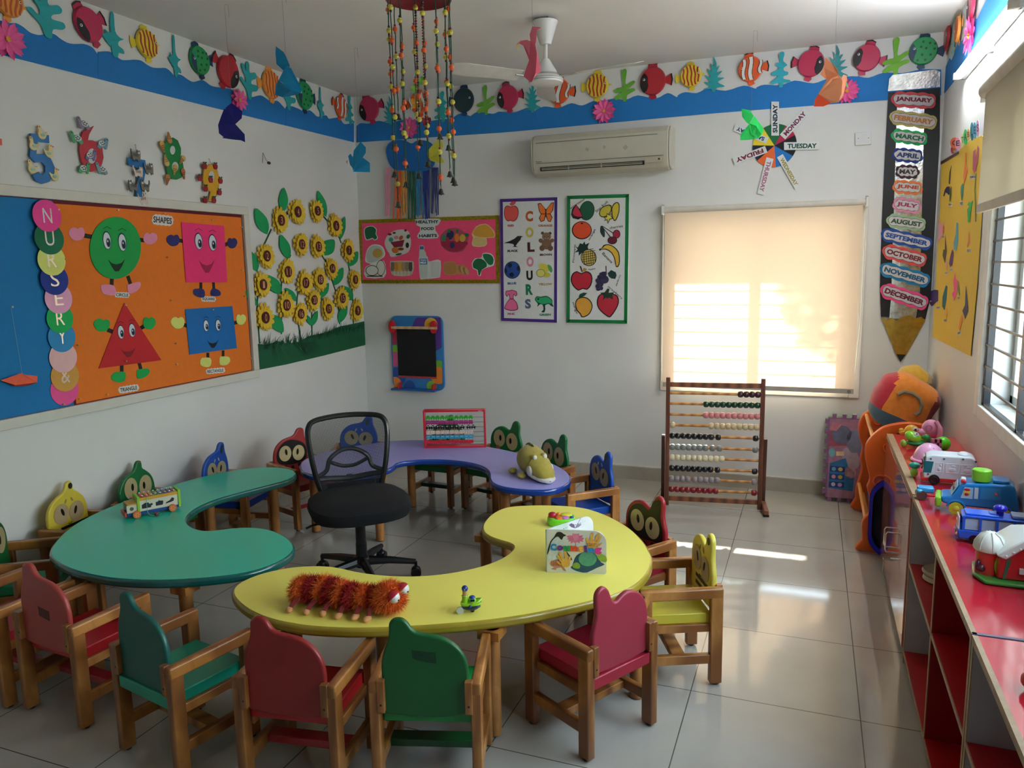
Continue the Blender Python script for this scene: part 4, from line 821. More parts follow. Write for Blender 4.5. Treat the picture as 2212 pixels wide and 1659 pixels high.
m.cut(LW,[(453,355),(462,356),(470,368),(474,385),(473,402),(468,415),(463,436),(451,434),(456,415),(449,410),(442,400),(439,384),(441,366)],0.012,0.008,P('#dfa72c',0.4)); m.build('numeral',t)
MB().prism([LW.p(x,y,0.0215) for x,y in circ(457,382,6.5,13,14)],(-0.0008,0,0),P('#c9cbc9',0.6)).build('numeral_hole',t)
for x,y in ((443,359),(466,360),(433,385),(456,389),(477,391),(445,408),(475,416),(444,433),(463,433)): apple(x,y,0.019,t)
m=MB(); m.cut(LW,[(-12,296),(4,300),(5,314),(-12,312)],0.01,0.008,P('#e8604f',0.4)); tag(m.build('number_plaque'),'edge of a coral number cut-out at the left border of the photo','wall number','wooden animal numbers above the board')
for k,(x,y,x2,y2,lb_) in enumerate(((291,313,294,330,'thin wire hook over the blue number 7'),(450,344,455,352,'thin wire hook over the yellow number 9'))):
    m=MB(); m.tube([LW.p(x,y,0.002),LW.p(x+2,y-1,0.02),LW.p(x2,y2,0.03)],0.0013,P('#9a958c',0.4,0.6),5); tag(m.build('wire_hook'),lb_,'hook')
hk=empty('wall_hook',LW.p(578,345,0),'small wire hook with a dark brown bob left of the sunflowers','hook')
MB().tube([LW.p(567,352,0.002),LW.p(568,330,0.03),LW.p(574,344,0.05),LW.p(580,352,0.055)],0.0018,P('#6d6a66',0.4,0.6),6).build('wire',hk)
MB().ell(LW.p(581,352,0.055),(0.008,0.018,0.010),P('#4a2420',0.4)).build('bob',hk)
# ================================================================ cloud with rainbow ribbons
w=BW; O=0.02
cl=empty('cloud_hanging',w.p(888,335,O),'blue card cloud with rainbow ribbons hanging behind the bead mobile','wall hanging')
CB=paper('#1567b4')
m=MB(); m.cut(w,[(834,330),(836,315),(846,305),(862,302),(876,304),(889,310),(900,304),(915,303),(930,308),(938,320),(940,338),(938,355),(928,366),(914,370),(905,368),(893,371),(880,368),(866,368),(852,366),(840,352)],O,0.004,CB,3); m.build('cloud',cl)
for k,(x0,x1,yb,c) in enumerate(((834,842,470,'#e89ab0'),(853,866,476,'#f2682e'),(868,877,468,'#d99a4c'),(883,898,478,'#0f6148'),(897,913,470,'#3a86bb'),(914,927,474,'#20378c'),(933,946,466,'#2a3a76'))):
    for j in range(7):
        m=MB(); a=x0+(x1-x0)*j/6; b_=a+random.uniform(-4,4); pts=[w.p(a,362,O-0.004),w.p(a+random.uniform(-1,1),400,O+0.006),w.p((a+b_)/2,435,O+0.004*(j%2)+0.003),w.p(b_,yb-random.random()*8,O)]
        m.tube(smooth(pts,4,False),0.0042,P(c,0.45),5); m.build('ribbon',cl)
# ================================================================ poster helper
def poster(px,off,th,bc,border,bw,name,label,board_name='board'):
    C=BW.p(sum(p[0] for p in px)/4,sum(p[1] for p in px)/4,0); t=empty(name,C,label,'poster')
    m=MB(); m.cut(BW,px,off,th,paper(bc)); m.build(board_name,t)
    P4=[BW.p(x,y,off+th) for x,y in px]; c=sum(P4,Vector())/4; m=MB()
    for i in range(4):
        a,b=P4[i],P4[(i+1)%4]; L=(b-a).normalized(); inn=Vector((c.x-(a.x+b.x)/2,0,c.z-(a.z+b.z)/2)); inn-=L*inn.dot(L); inn.normalize()
        m.prism([a+Vector((0,-.0012,0)),b+Vector((0,-.0012,0)),b+Vector((0,-.0012,0))+inn*bw-L*bw*0.6,a+Vector((0,-.0012,0))+inn*bw+L*bw*0.6],(0,0.0012,0),border)
    m.build('border_tape',t); return t
def art(par,name,shapes,off,label=None,wall=BW,dz=0.0007):      # layered paper/painted picture, shapes: (pixels, colour, smooth)
    m=MB()
    for i,s in enumerate(shapes):
        px,c=s[0],s[1]; m.cut(wall,px,off+dz*i,0.0006,paper(c),s[2] if len(s)>2 else 0)
    return m.build(name,par,label=label)
def C_(cx,cy,rx,ry=None,n=16,rot=0): return circ(cx,cy,rx,ry,n,rot)
def word(par,txt,p0,p1,h,off,c,bold=0.03,wall=BW,nm='lettering'): m=MB(); wletter(m,wall,txt,p0,p1,h,off,paper(c),bold); return m.build(nm,par)
# ---- healthy food habits
GOLD=P('#9a8f1e',0.28,0.7,var=0.35,scale=60)
t=poster([(775,475),(1078,465),(1079,612),(777,612)],0.003,0.006,'#f9507e',GOLD,0.028,'food_poster','pink poster with green foil edge and healthy food cut-outs')
def Z(o,s,l): return [(o[0]+a*s,o[1]+b*s) for a,b in l]
fo=(760,400); fs=1/3.607
def fz(*l): return [(fo[0]+a*fs,fo[1]+b*fs) for a,b in l]
WHT='#e9e8e4'; GRN='#1a6b3c'
art(t,'spinach_picture',[(fz((95,345),(120,322),(165,318),(195,345),(190,380),(205,410),(180,432),(160,418),(115,432),(98,395)),WHT,2),(fz((100,348),(122,327),(162,323),(188,347),(184,380),(197,408),(178,424),(160,410),(118,424),(104,393)),'#1c6a42',2)],0.0095)
art(t,'egg_picture',[(fz((105,560),(120,500),(155,465),(200,462),(240,480),(260,530),(250,560),(215,585),(250,590),(265,650),(250,720),(110,720),(100,660),(115,630),(150,615),(108,600)),'#f1f0ec',2),(fz((112,555),(125,505),(160,472),(200,470),(235,490),(250,530),(235,565),(190,595),(130,602)),'#c9cdc8',2),(C_(760+200*fs,400+530*fs,38*fs,36*fs),'#d6ad52'),(C_(760+225*fs,400+645*fs,35*fs,62*fs),'#222222'),(C_(760+225*fs,400+645*fs,31*fs,57*fs),'#e6e6e2'),(C_(760+157*fs,400+665*fs,51*fs,42*fs),'#222222'),(C_(760+157*fs,400+665*fs,46*fs,37*fs),'#e9e9e5'),(fz((118,706),(240,706),(240,713),(118,713)),'#1d1d1d')],0.0095)
art(t,'vegetable_basket_picture',[(fz((255,450),(275,395),(330,355),(400,345),(440,360),(455,400),(460,460),(440,520),(380,545),(310,560),(290,530),(270,500)),'#dcdad6',3),(fz((300,445),(410,425),(395,480),(330,485)),'#8c2440'),(C_(760+305*fs,400+425*fs,18*fs,18*fs),'#2f9c84'),(C_(760+345*fs,400+408*fs,18*fs,14*fs),'#d88ea0'),(C_(760+383*fs,400+410*fs,14*fs,20*fs,12,.6),'#c85a2c'),(C_(760+338*fs,400+506*fs,28*fs,24*fs),'#d5762c'),(C_(760+383*fs,400+497*fs,22*fs,12*fs),'#8c4a22'),(C_(760+365*fs,400+538*fs,26*fs,8*fs,12,-.2),'#2d7a4a'),(C_(760+432*fs,400+468*fs,13*fs,22*fs),'#202c26'),(C_(760+440*fs,400+400*fs,14*fs,18*fs,12,.5),'#1f6c44'),(C_(760+295*fs,400+383*fs,16*fs,9*fs),'#7a1e30'),(C_(760+330*fs,400+372*fs,13*fs,8*fs),'#7a3a20'),(C_(760+418*fs,400+353*fs,10*fs,9*fs),'#7a1e40')],0.0095)
sp=[]
for k,c in enumerate(('#8f7b66','#c98a3e','#d9a73c','#b39a74','#97846e','#57514b')): x=318+k*28; sp.append((fz((x-14,600),(x+12,600),(x+14,650),(x+8,672),(x-10,672),(x-15,650)),c,1)); sp.append((C_(760+(x)*fs,400+684*fs,7*fs,16*fs,8),'#c9bba2'))
art(t,'spice_picture',[(fz((298,600),(320,590),(460,590),(482,610),(478,670),(450,705),(330,705),(305,670)),'#d8cdbd',2)]+sp,0.0095,dz=0.0004)
art(t,'milk_bottle_picture',[(fz((522,570),(530,520),(525,478),(545,470),(565,478),(562,520),(590,560),(600,595),(640,585),(692,588),(690,700),(670,722),(560,732),(530,720)),'#d9dbd6',2),(fz((528,500),(562,500),(585,565),(590,700),(575,722),(540,722),(530,700),(526,570)),'#c7d0ca',2),(fz((529,476),(561,476),(560,500),(530,500)),'#2c6fa8'),(fz((527,573),(588,573),(588,618),(530,618)),'#3c7fb2'),(fz((612,598),(686,598),(682,715),(618,715)),'#cdd2cc',1)],0.0095)
word(t,'FRESH',(760+536*fs,400+590*fs),(760+581*fs,400+590*fs),3.0,0.0125,'#e8eef2',0.02); word(t,'MILK',(760+534*fs,400+611*fs),(760+583*fs,400+611*fs),4.2,0.0125,'#f2f6f8',0.04)
art(t,'fruit_bowl_picture',[(fz((685,425),(700,380),(750,340),(830,335),(880,370),(915,385),(905,420),(900,450),(870,510),(790,525),(720,500)),'#b8536a',2),(fz((692,440),(900,440),(880,480),(850,510),(790,520),(735,500)),'#a32645',2),(C_(760+718*fs,400+412*fs,16*fs,26*fs),'#1f8a5c'),(C_(760+765*fs,400+390*fs,28*fs,38*fs,14,.4),'#2c2d63'),(C_(760+745*fs,400+425*fs,14*fs,20*fs),'#b0233c'),(C_(760+818*fs,400+410*fs,18*fs,34*fs),'#e07d2c'),(C_(760+862*fs,400+412*fs,24*fs,30*fs),'#d8b040'),(fz((745,355),(755,338),(770,350),(765,372),(750,370)),'#1f7a44'),(fz((810,360),(822,335),(832,360),(822,376)),'#1f7a44'),(C_(760+895*fs,400+388*fs,16*fs,14*fs),'#1d6b3e'),(C_(760+783*fs,400+468*fs,20*fs,26*fs,9),'#2d2a66')],0.0095,dz=0.0005)
art(t,'cheese_picture',[(fz((935,380),(970,320),(1040,300),(1085,330),(1112,365),(1110,410),(1050,412),(1055,450),(1030,478),(950,478),(935,450),(945,410)),'#e6cf9a',2),(fz((940,378),(975,325),(1040,306),(1080,335),(1105,370),(1104,402),(1000,405)),'#dba23a',2),(fz((942,425),(975,405),(1030,415),(1050,445),(1025,470),(955,470)),'#ddc07c',2)],0.0095)
art(t,'broccoli_picture',[(fz((935,610),(960,570),(1010,565),(1020,530),(1080,530),(1110,570),(1105,625),(1060,640),(1010,665),(1005,705),(980,700),(975,665),(945,650)),WHT,2),(fz((942,610),(965,577),(1005,572),(1045,600),(1050,635),(1012,660),(998,700),(986,698),(980,660),(948,645)),'#1b6a40',2),(fz((1020,540),(1050,534),(1085,545),(1104,575),(1098,615),(1070,622),(1045,595),(1030,575)),'#1d7346',2)],0.0095)
art(t,'bread_picture',[(fz((710,625),(725,598),(800,596),(820,620),(870,620),(915,665),(900,700),(830,690),(805,698),(725,695)),'#c2925a',2),(fz((718,625),(730,604),(800,602),(812,628),(806,690),(728,688)),'#b98149',2)]+[(C_(760+(845+k*17)*fs,400+(655+k*6)*fs,13*fs,30*fs,12,-.35),('#a5713d','#cfa676')[k%2]) for k in range(4)],0.0095)
art(t,'title_card',[(fz((495,275),(505,262),(680,262),(684,290),(670,312),(650,318),(655,360),(668,375),(668,412),(520,415),(516,380),(530,360),(532,325),(505,312)),'#dfe2e2',2)],0.0105)
for s,yy,x0,x1 in (('HEALTHY',299,500,676),('FOOD',352,541,640),('HABITS',407,524,664)): word(t,s,(760+x0*fs,400+yy*fs),(760+x1*fs,400+(yy-3)*fs),6.6,0.0125,'#26383f',0.04)
# ---- colours chart
PUR=P('#4b2585',0.35); t=poster([(1080,430),(1204,426),(1203,697),(1083,693)],0.004,0.014,'#dfe0dd',PUR,0.022,'colours_chart','white colours chart with purple tape border')
co=(1060,400); cs=1/5.184
def cz(*l): return [(co[0]+a*cs,co[1]+b*cs) for a,b in l]
def cc(x,y,rx,ry=None,n=16,rot=0): return circ(co[0]+x*cs,co[1]+y*cs,rx*cs,(ry or rx)*cs,n,rot)
Q=0.0188
art(t,'apple_picture',[(cz((148,310),(160,245),(190,228),(225,240),(270,228),(305,260),(312,320),(290,385),(250,408),(225,398),(190,405),(160,370)),'#7a2a2e',2),(cz((154,310),(166,252),(192,236),(225,248),(266,236),(298,264),(304,320),(284,378),(250,400),(225,390),(192,397),(166,366)),'#e2564e',2),(cz((212,215),(235,185),(282,183),(270,212),(235,232)),'#d8534c',2)],Q)
art(t,'butterfly_picture',[(cz((526,205),(560,200),(600,250),(618,275),(640,245),(680,195),(708,192),(700,280),(670,320),(692,360),(670,412),(640,405),(616,350),(600,400),(560,412),(540,370),(560,325),(540,290)),'#3a2520',1),(cz((534,212),(560,208),(598,255),(612,285),(608,320),(565,318),(546,285)),'#ef7a30',1),(cz((700,200),(682,203),(642,250),(622,285),(622,320),(665,318),(692,280)),'#ef7a30',1),(cz((610,326),(565,328),(548,368),(564,404),(596,392)),'#ef7a30',1),(cz((622,326),(664,326),(684,362),(666,404),(642,398)),'#ef7a30',1),(cc(617,310,6,45),'#3a2018')],Q,dz=0.0004)
art(t,'bird_picture',[(cz((145,650),(215,625),(265,600),(300,570),(335,568),(362,577),(340,585),(335,610),(300,650),(280,680),(306,692),(240,692),(262,682),(255,660),(205,650)),'#1e2022')],Q)
art(t,'teddy_bear_picture',[(cc(580,537,17),'#5a4634'),(cc(664,540,17),'#5a4634'),(cc(625,575,50,46),'#8a6c50'),(cc(628,595,22,16),'#a3876a'),(cc(626,660,55,60),'#80624a'),(cc(563,622,28,24,14,.5),'#7d5f47'),(cc(684,622,28,22,14,-.5),'#7d5f47'),(cc(575,705,30,32),'#745640'),(cc(668,705,30,32),'#745640'),(cc(608,578,5,5,8),'#1c1410'),(cc(643,578,5,5,8),'#1c1410'),(cc(627,588,7,6,8),'#2a1c14')],Q,dz=0.0004)
art(t,'football_picture',[(cc(242,950,90,98,28),'#10203c'),(cc(242,950,84,92,28),'#1f4c9e'),(cc(216,897,26,28,5,.3),'#111c34'),(cc(310,930,20,32,5,.1),'#111c34'),(cc(234,1003,30,28,5,-.2),'#111c34'),(cc(170,960,14,30,5),'#111c34')],Q)
art(t,'lemon_picture',[(cz((540,885),(575,880),(625,890),(655,925),(650,965),(610,975),(565,955),(545,920)),'#d9cf4a',2),(cz((635,890),(670,900),(692,945),(680,980),(650,950)),'#5aa85a',2),(cz((585,1000),(600,975),(650,980),(668,1005),(650,1028),(600,1030)),'#d2c542',2),(cc(560,985,50,45),'#6d6a28'),(cc(560,985,45,40),'#e0d870')],Q,dz=0.0004)
art(t,'dress_picture',[(cz((170,1185),(205,1180),(235,1172),(265,1180),(290,1190),(296,1230),(275,1245),(262,1225),(255,1270),(290,1310),(308,1375),(290,1400),(230,1408),(165,1392),(152,1370),(180,1310),(210,1270),(200,1225),(185,1250),(165,1225)),'#7a2748',2),(cz((176,1190),(210,1186),(236,1180),(262,1186),(284,1195),(289,1226),(276,1236),(258,1215),(248,1272),(282,1312),(298,1372),(284,1392),(230,1399),(170,1384),(160,1368),(186,1312),(216,1272),(206,1215),(186,1238),(171,1222)),'#ee6fa0',2),(cz((212,1268),(252,1268),(250,1280),(214,1280)),'#a92f5c')],Q)
art(t,'frog_picture',[(cz((495,1275),(515,1245),(560,1250),(620,1240),(665,1262),(690,1290),(690,1330),(706,1362),(672,1350),(650,1330),(610,1345),(612,1385),(600,1425),(565,1418),(590,1395),(582,1340),(550,1335),(520,1365),(528,1330),(505,1300)),'#0d4a30',2),(cz((503,1275),(520,1254),(560,1260),(618,1250),(658,1268),(682,1294),(680,1325),(645,1320),(600,1332),(560,1325),(520,1305)),'#25b070',2),(cc(532,1275,11,11,10),'#12281c')],Q)
for s,x0,x1,y,c in (('RED',190,260,466,'#c05a5c'),('BLACK',188,308,748,'#262626'),('BLUE',190,288,1113,'#2c6196'),('PINK',190,274,1455,'#b8506e'),('ORANGE',532,690,466,'#b9643e'),('BROWN',550,686,792,'#5d3a34'),('YELLOW',534,690,1122,'#b59a3c'),('GREEN',546,672,1464,'#1e7a50')):
    word(t,s,(co[0]+x0*cs,co[1]+y*cs),(co[0]+x1*cs,co[1]+(y-2)*cs),4.8,Q+0.0004,c,0.045)
for s,x0,x1,y,h,c in (('C',390,474,408,118,'#c05a24'),('O',392,480,588,116,'#cfc054'),('L',412,492,748,108,'#4a1a26'),('O',402,482,916,114,'#d786a2'),('U',402,472,1066,108,'#161616'),('R',394,474,1230,120,'#0d7a56'),('S',386,452,1384,108,'#5b6482')):
    word(t,s,(co[0]+x0*cs,co[1]+y*cs),(co[0]+x1*cs,co[1]+(y-2)*cs),h*cs,Q+0.0004,c,0.05)
# ---- fruits chart
GT=P('#0f7a3e',0.35); t=poster([(1225,423),(1359,419),(1355,699),(1224,697)],0.004,0.014,'#e2e3e0',GT,0.024,'fruits_chart','white fruits chart with green tape border')
art(t,'watermelon_picture',[(cc(1078,285,84,110,24,.2),'#10241c'),(cc(1078,285,78,103,24,.2),'#1d5a3e'),(cz((900,330),(910,270),(955,215),(1000,270),(1030,360),(980,385),(920,370)),'#151515',1),(cz((918,315),(930,270),(957,226),(992,280),(1025,352),(975,355),(935,340)),'#d0314a',1)],Q)
art(t,'star_fruit_picture',[(cz((1212,320),(1235,255),(1300,220),(1350,225),(1352,290),(1300,350),(1240,358)),'#3b3a20',2),(cz((1222,318),(1242,262),(1302,230),(1340,236),(1342,288),(1298,340),(1244,348)),'#cdbb3e',2),(cz((1352,260),(1375,210),(1415,188),(1442,215),(1440,300),(1410,385),(1380,400),(1358,340)),'#3b3a20',2),(cz((1362,262),(1382,220),(1413,199),(1432,222),(1430,300),(1402,376),(1384,388),(1366,338)),'#d9c23c',2),(cz((1265,360),(1298,352),(1300,312),(1330,330),(1368,290),(1352,345),(1375,375),(1335,385),(1312,435),(1302,390),(1268,402),(1285,380)),'#4b4820'),(cz((1275,364),(1303,358),(1306,325),(1331,342),(1355,312),(1344,348),(1360,370),(1330,377),(1313,415),(1308,382),(1282,390),(1293,376)),'#e5d55c')],Q,dz=0.0004)
art(t,'orange_picture',[(cc(1020,505,112,102,28),'#1c1512'),(cc(1022,503,102,92,28),'#e8522a'),(cc(1020,428,14,10,8),'#2a1c14')],Q)
art(t,'cherries_picture',[(cz((1232,455),(1255,470),(1278,520),(1275,580),(1255,575),(1225,520)),'#1b3a36',2),(cz((1240,462),(1250,462),(1350,585),(1340,590)),'#2a221c'),(cz((1240,458),(1250,455),(1395,545),(1388,552)),'#2a221c'),(cc(1410,548,42,50,18),'#241214'),(cc(1410,550,36,44,18),'#a52440'),(cc(1362,618,54,44,18),'#241214'),(cc(1362,617,48,38,18),'#6e1c34')],Q,dz=0.0004)
pine=[(cz((945,680),(975,700),(1000,650),(1030,660),(1050,630),(1060,665),(1105,645),(1085,690),(1095,720),(1040,740),(985,790),(985,745),(940,755),(975,720)),'#163630'),(cc(1097,812,88,96,22,-.3),'#1c1a12'),(cc(1097,812,80,88,22,-.3),'#e2c662')]
for k in range(-3,4):
    pine.append((cz((1020+0,812+k*26),(1022,806+k*26),(1172,780+k*26),(1172,786+k*26)) if abs(k)<3 else cz((1040,812+k*26),(1040,806+k*26),(1150,786+k*26),(1150,792+k*26)),'#2c2612'))
    pine.append((cz((1095+k*24-8,735),(1095+k*24-2,735),(1095+k*24+10,892),(1095+k*24+4,892)) if abs(k)<3 else cz((1095+k*22,760),(1101+k*22,760),(1107+k*22,860),(1101+k*22,860)),'#2c2612'))
art(t,'pineapple_picture',pine,Q,dz=0.0002)
art(t,'banana_picture',[(cz((1212,715),(1245,700),(1265,670),(1320,662),(1385,690),(1435,750),(1448,850),(1430,912),(1400,912),(1385,830),(1350,760),(1290,722),(1240,725),(1222,735)),'#2b2414',2),(cz((1228,714),(1256,704),(1276,680),(1320,672),(1378,698),(1425,755),(1437,850),(1423,900),(1406,900),(1394,825),(1357,752),(1295,712),(1245,716)),'#e2b83a',2)],Q)
art(t,'apple_drawing',[(cz((895,1050),(915,990),(965,962),(1015,985),(1070,962),(1120,985),(1140,1045),(1125,1120),(1080,1172),(1030,1162),(980,1182),(930,1140),(905,1100)),'#191212',2),(cz((908,1050),(926,998),(968,973),(1015,997),(1068,973),(1110,994),(1128,1045),(1114,1114),(1076,1160),(1030,1150),(982,1170),(938,1130),(916,1095)),'#c22336',2),(cz((995,905),(1012,908),(1030,970),(1018,972)),'#3a2a1c'),(cz((1030,945),(1045,925),(1078,940),(1060,965),(1035,965)),'#b8933c',1)],Q,dz=0.0005)
gr=[(cz((1310,985),(1350,950),(1400,975),(1410,1010),(1395,1050),(1350,1045),(1320,1020)),'#1c3a38',1),(cz((1285,905),(1295,905),(1298,975),(1288,975)),'#3a2226')]
random.seed(5)
for k in range(34): a=random.random()*6.28; r=random.random()**.5; gr.append((cc(1240+62*r*math.cos(a)-22*r*math.sin(a),1075+88*r*math.sin(a)-12*r*math.cos(a),24,24,10),('#2c2648','#3a3258')[k%2]))
art(t,'grapes_picture',gr,Q,dz=0.0002)
art(t,'mango_picture',[(cz((945,1330),(965,1275),(1020,1250),(1085,1262),(1130,1310),(1140,1370),(1110,1440),(1060,1475),(1015,1478),(1000,1445),(960,1400)),'#1d1710',2),(cz((955,1330),(973,1284),(1022,1261),(1080,1272),(1120,1315),(1130,1370),(1102,1432),(1057,1464),(1022,1467),(1010,1438),(970,1394)),'#e2a43a',2),(cz((985,1255),(1000,1220),(1040,1202),(1080,1208),(1050,1240),(1015,1258)),'#1b4a34',1)],Q)
art(t,'strawberry_picture',[(cz((1188,1320),(1200,1250),(1240,1215),(1300,1230),(1370,1215),(1425,1245),(1435,1320),(1400,1400),(1345,1475),(1310,1475),(1250,1430),(1205,1380)),'#1c1212',2),(cz((1200,1320),(1211,1257),(1244,1226),(1300,1240),(1366,1226),(1414,1252),(1423,1318),(1392,1392),(1340,1463),(1314,1463),(1258,1422),(1215,1374)),'#c3283c',2),(cz((1225,1205),(1275,1200),(1310,1155),(1330,1165),(1320,1205),(1380,1200),(1365,1235),(1370,1280),(1325,1260),(1300,1275),(1290,1255),(1255,1288),(1265,1240)),'#173a2a',1)],Q,dz=0.0005)
for s,a,b,h in (('watermelon',(895,272),(1055,165),26),('Star fruit',(1185,310),(1318,190),30),('orange',(1112,625),(1182,500),22),('cherries',(1335,494),(1480,470),30),('Pineapple',(940,868),(958,665),26),('Banana',(1245,770),(1350,878),30),('Apple',(1092,958),(1175,946),22),('Grapes',(1438,1000),(1395,1125),24),('strawberry',(1305,1145),(1465,1285),28),('mango',(905,1318),(950,1445),26)):
    word(t,s,(co[0]+a[0]*cs,co[1]+a[1]*cs),(co[0]+b[0]*cs,co[1]+b[1]*cs),h*cs,Q+0.0006,'#202020',0.01)
# ================================================================ small chalk board
t=empty('chalkboard',BW.p(905,760,0),'small wall chalkboard with colourful circle frame','chalkboard')
def bq(a,z,o): return BW.q(a,z,o)
x0,x1,z0,z1=0.262,0.728,0.595,1.19
def rr2(xa,xb,za,zb,r,n=6):
    o=[]
    for cx,cz_,a0 in ((xb-r,zb-r,0),(xa+r,zb-r,90),(xa+r,za+r,180),(xb-r,za+r,270)):
        for k in range(n+1): a=math.radians(a0+90*k/n); o.append((cx+r*math.cos(a),cz_+r*math.sin(a)))
    return o
m=MB(); m.sheet(BW,rr2(x0,x1,z0,z1,0.055),0.004,0.020,P('#2b7fc4',0.35)); m.build('frame',t,bevel=0.002)
def clipdisc(cx,cz_,r,c,o):
    xa,xb,za,zb=x0+0.012,x1-0.012,z0+0.012,z1-0.012
    pts=[(min(max(cx+r*math.cos(2*PI*k/40),xa),xb),min(max(cz_+r*math.sin(2*PI*k/40),za),zb)) for k in range(40)]
    q=MB(); q.sheet(BW,pts,o,0.0006,P(c,0.35)); return q
for i,(cx,cz_,r,c) in enumerate(((0.62,1.07,0.16,'#5a3596'),(0.30,0.90,0.055,'#7fc22e'),(0.29,1.02,0.06,'#b23348'),(0.29,0.84,0.06,'#d0568a'),(0.63,1.12,0.058,'#f0b93a'),(0.69,0.77,0.07,'#6fb83a'),(0.31,0.70,0.075,'#174ea2'),(0.68,0.72,0.07,'#ee8a2a'),(0.29,0.64,0.055,'#ee8a2a'),(0.42,0.62,0.05,'#174ea2'),(0.62,0.63,0.045,'#8cc23a'))):
    clipdisc(cx,cz_,r,c,0.0242+0.0005*i).build('painted_circle',t)
m=MB(); m.sheet(BW,rr2(x0+0.062,x1-0.062,z0+0.105,z1-0.09,0.02),0.0305,0.002,P('#0d0f11',0.75)); m.build('black_panel',t)
m=MB(); m.b2((x0+0.062,-0.036,z0+0.098),(x1-0.062,-0.03,z0+0.112),P('#c2303a',0.35)); m.build('ledge_strip',t)
m=MB().cyl(bq(x0+0.03,1.098,0.055),bq(x1-0.035,1.098,0.055),0.012,wood('#c9a277','#dcb98d')); m.build('paper_rod',t)
for x in (x0+0.03,x1-0.065): m=MB(); m.prism([bq(x+a,1.105+b,0.062) for a,b in circ(0,0,0.028,0.05,18)],(0,0.032,0),P('#d0242c',0.3)); m.build('rod_holder',t,bevel=0.002)
m=MB().b2((x0+0.02,-0.095,z0+0.0),(x1-0.05,-0.005,z0+0.014),P('#1f5fa8',0.35)); m.build('tray',t,bevel=0.003)
for x in (x0+0.075,x1-0.08): m=MB(); m.prism([Vector((x,-0.02,z0+0.014)),Vector((x,-0.085,z0+0.014)),Vector((x,-0.07,z0+0.055)),Vector((x,-0.03,z0+0.062))],(0.012,0,0),P('#c8282e',0.3)); m.build('tray_bracket',t,bevel=0.002)
# ================================================================ week wheel
C=BW.p(1673,315,0.0); t=empty('week_wheel',C,'round week wheel with seven white day strips on the back wall','wall chart')
R=abs(BW.p(1721,315,0).x-C.x)
for k,(a0,a1,c) in enumerate(((62,122,'#0e6a3c'),(25,62,'#b5244c'),(-32,25,'#14161a'),(-85,-32,'#1f79c6'),(-140,-85,'#ee6a2c'),(-185,-140,'#141a3c'),(-238,-185,'#f0d62e'))):
    m=MB(); m.sheet(BW,[(C.x,C.z)]+[(C.x+R*math.cos(math.radians(a0+(a1-a0)*j/10)),C.z+R*math.sin(math.radians(a0+(a1-a0)*j/10))) for j in range(11)],0.004,0.004,paper(c)); m.build('wheel_sector',t)
zo=(1560,60); zs=1/3.95
def zz(a,b): return (zo[0]+a*zs,zo[1]+b*zs)
for s,p0,p1,wd,c in (('SUNDAY',(452,920),(452,630),66,'#16283c'),('MONDAY',(515,932),(722,706),62,'#6e1f40'),('TUESDAY',(528,1010),(828,1006),66,'#0e4a3c'),('WEDNESDAY',(492,1092),(646,1362),58,'#a89a34'),('THURSDAY',(408,1112),(328,1420),62,'#b06a86'),('FRIDAY',(376,1036),(98,1140),60,'#7a1830'),('SATURDAY',(385,962),(104,852),56,'#0e3a60')):
    a=zz(*p0); b=zz(*p1); dx,dy=b[0]-a[0],b[1]-a[1]; L=math.hypot(dx,dy); nx,ny=-dy/L,dx/L; hw=wd*zs/2
    m=MB(); pts=[(a[0]-nx*hw,a[1]-ny*hw),(b[0]-nx*hw,b[1]-ny*hw),(b[0]+nx*hw,b[1]+ny*hw),(a[0]+nx*hw,a[1]+ny*hw)]
    m.cut(BW,pts,0.010,0.0015,paper('#e6e8e8')); o=m.build('day_strip',t,label='white strip reading '+s)
    q=MB(); e=0.09; A=(a[0]+dx*e+nx*hw*.62,a[1]+dy*e+ny*hw*.62); B_=(b[0]-dx*e*.8+nx*hw*.62,b[1]-dy*e*.8+ny*hw*.62)
    wletter(q,BW,s,A,B_,hw*1.24,0.0122,paper(c),0.04); q.build('lettering',o)
# ================================================================ pencil month chart
t=empty('pencil_chart',BW.p(1965,450,0),'tall black pencil shaped month chart in the right corner','wall chart'); BP=P('#121316',0.6)
m=MB(); m.cut(BW,[(1919,200),(2031,190),(2030,300),(2020,480),(2011,640),(1999,690),(1903,684),(1901,620),(1905,480),(1911,350)],0.004,0.006,BP); m.build('pencil_body',t)
m=MB(); FO=P('#b9b9b4',0.22,0.85,var=0.35,scale=25,bump=0.6,bscale=60)
m.cut(BW,[(1938,225),(1997,222),(1991,480),(1987,640),(1978,690),(1921,688),(1925,640),(1930,480)],0.010,0.0015,FO); m.build('foil_strip',t)
m=MB(); m.cut(BW,[(1918,197),(1921,170),(1928,162),(1960,158),(2020,150),(2031,155),(2031,188)],0.010,0.004,FO,0); m.build('eraser',t)
m=MB(); m.cut(BW,[(1903,684),(1914,690),(1926,686),(1936,693),(1950,684),(1965,681),(1976,688),(1990,684),(1999,692),(1957,766),(1936,765)],0.010,0.003,P('#b3923c',0.25,0.8,var=0.2,scale=30)); m.build('gold_tip',t)
m=MB(); m.cut(BW,[(1936,765),(1957,766),(1945,782)],0.009,0.003,BP); m.build('lead',t)
po=(1880,150); ps=1/2.552
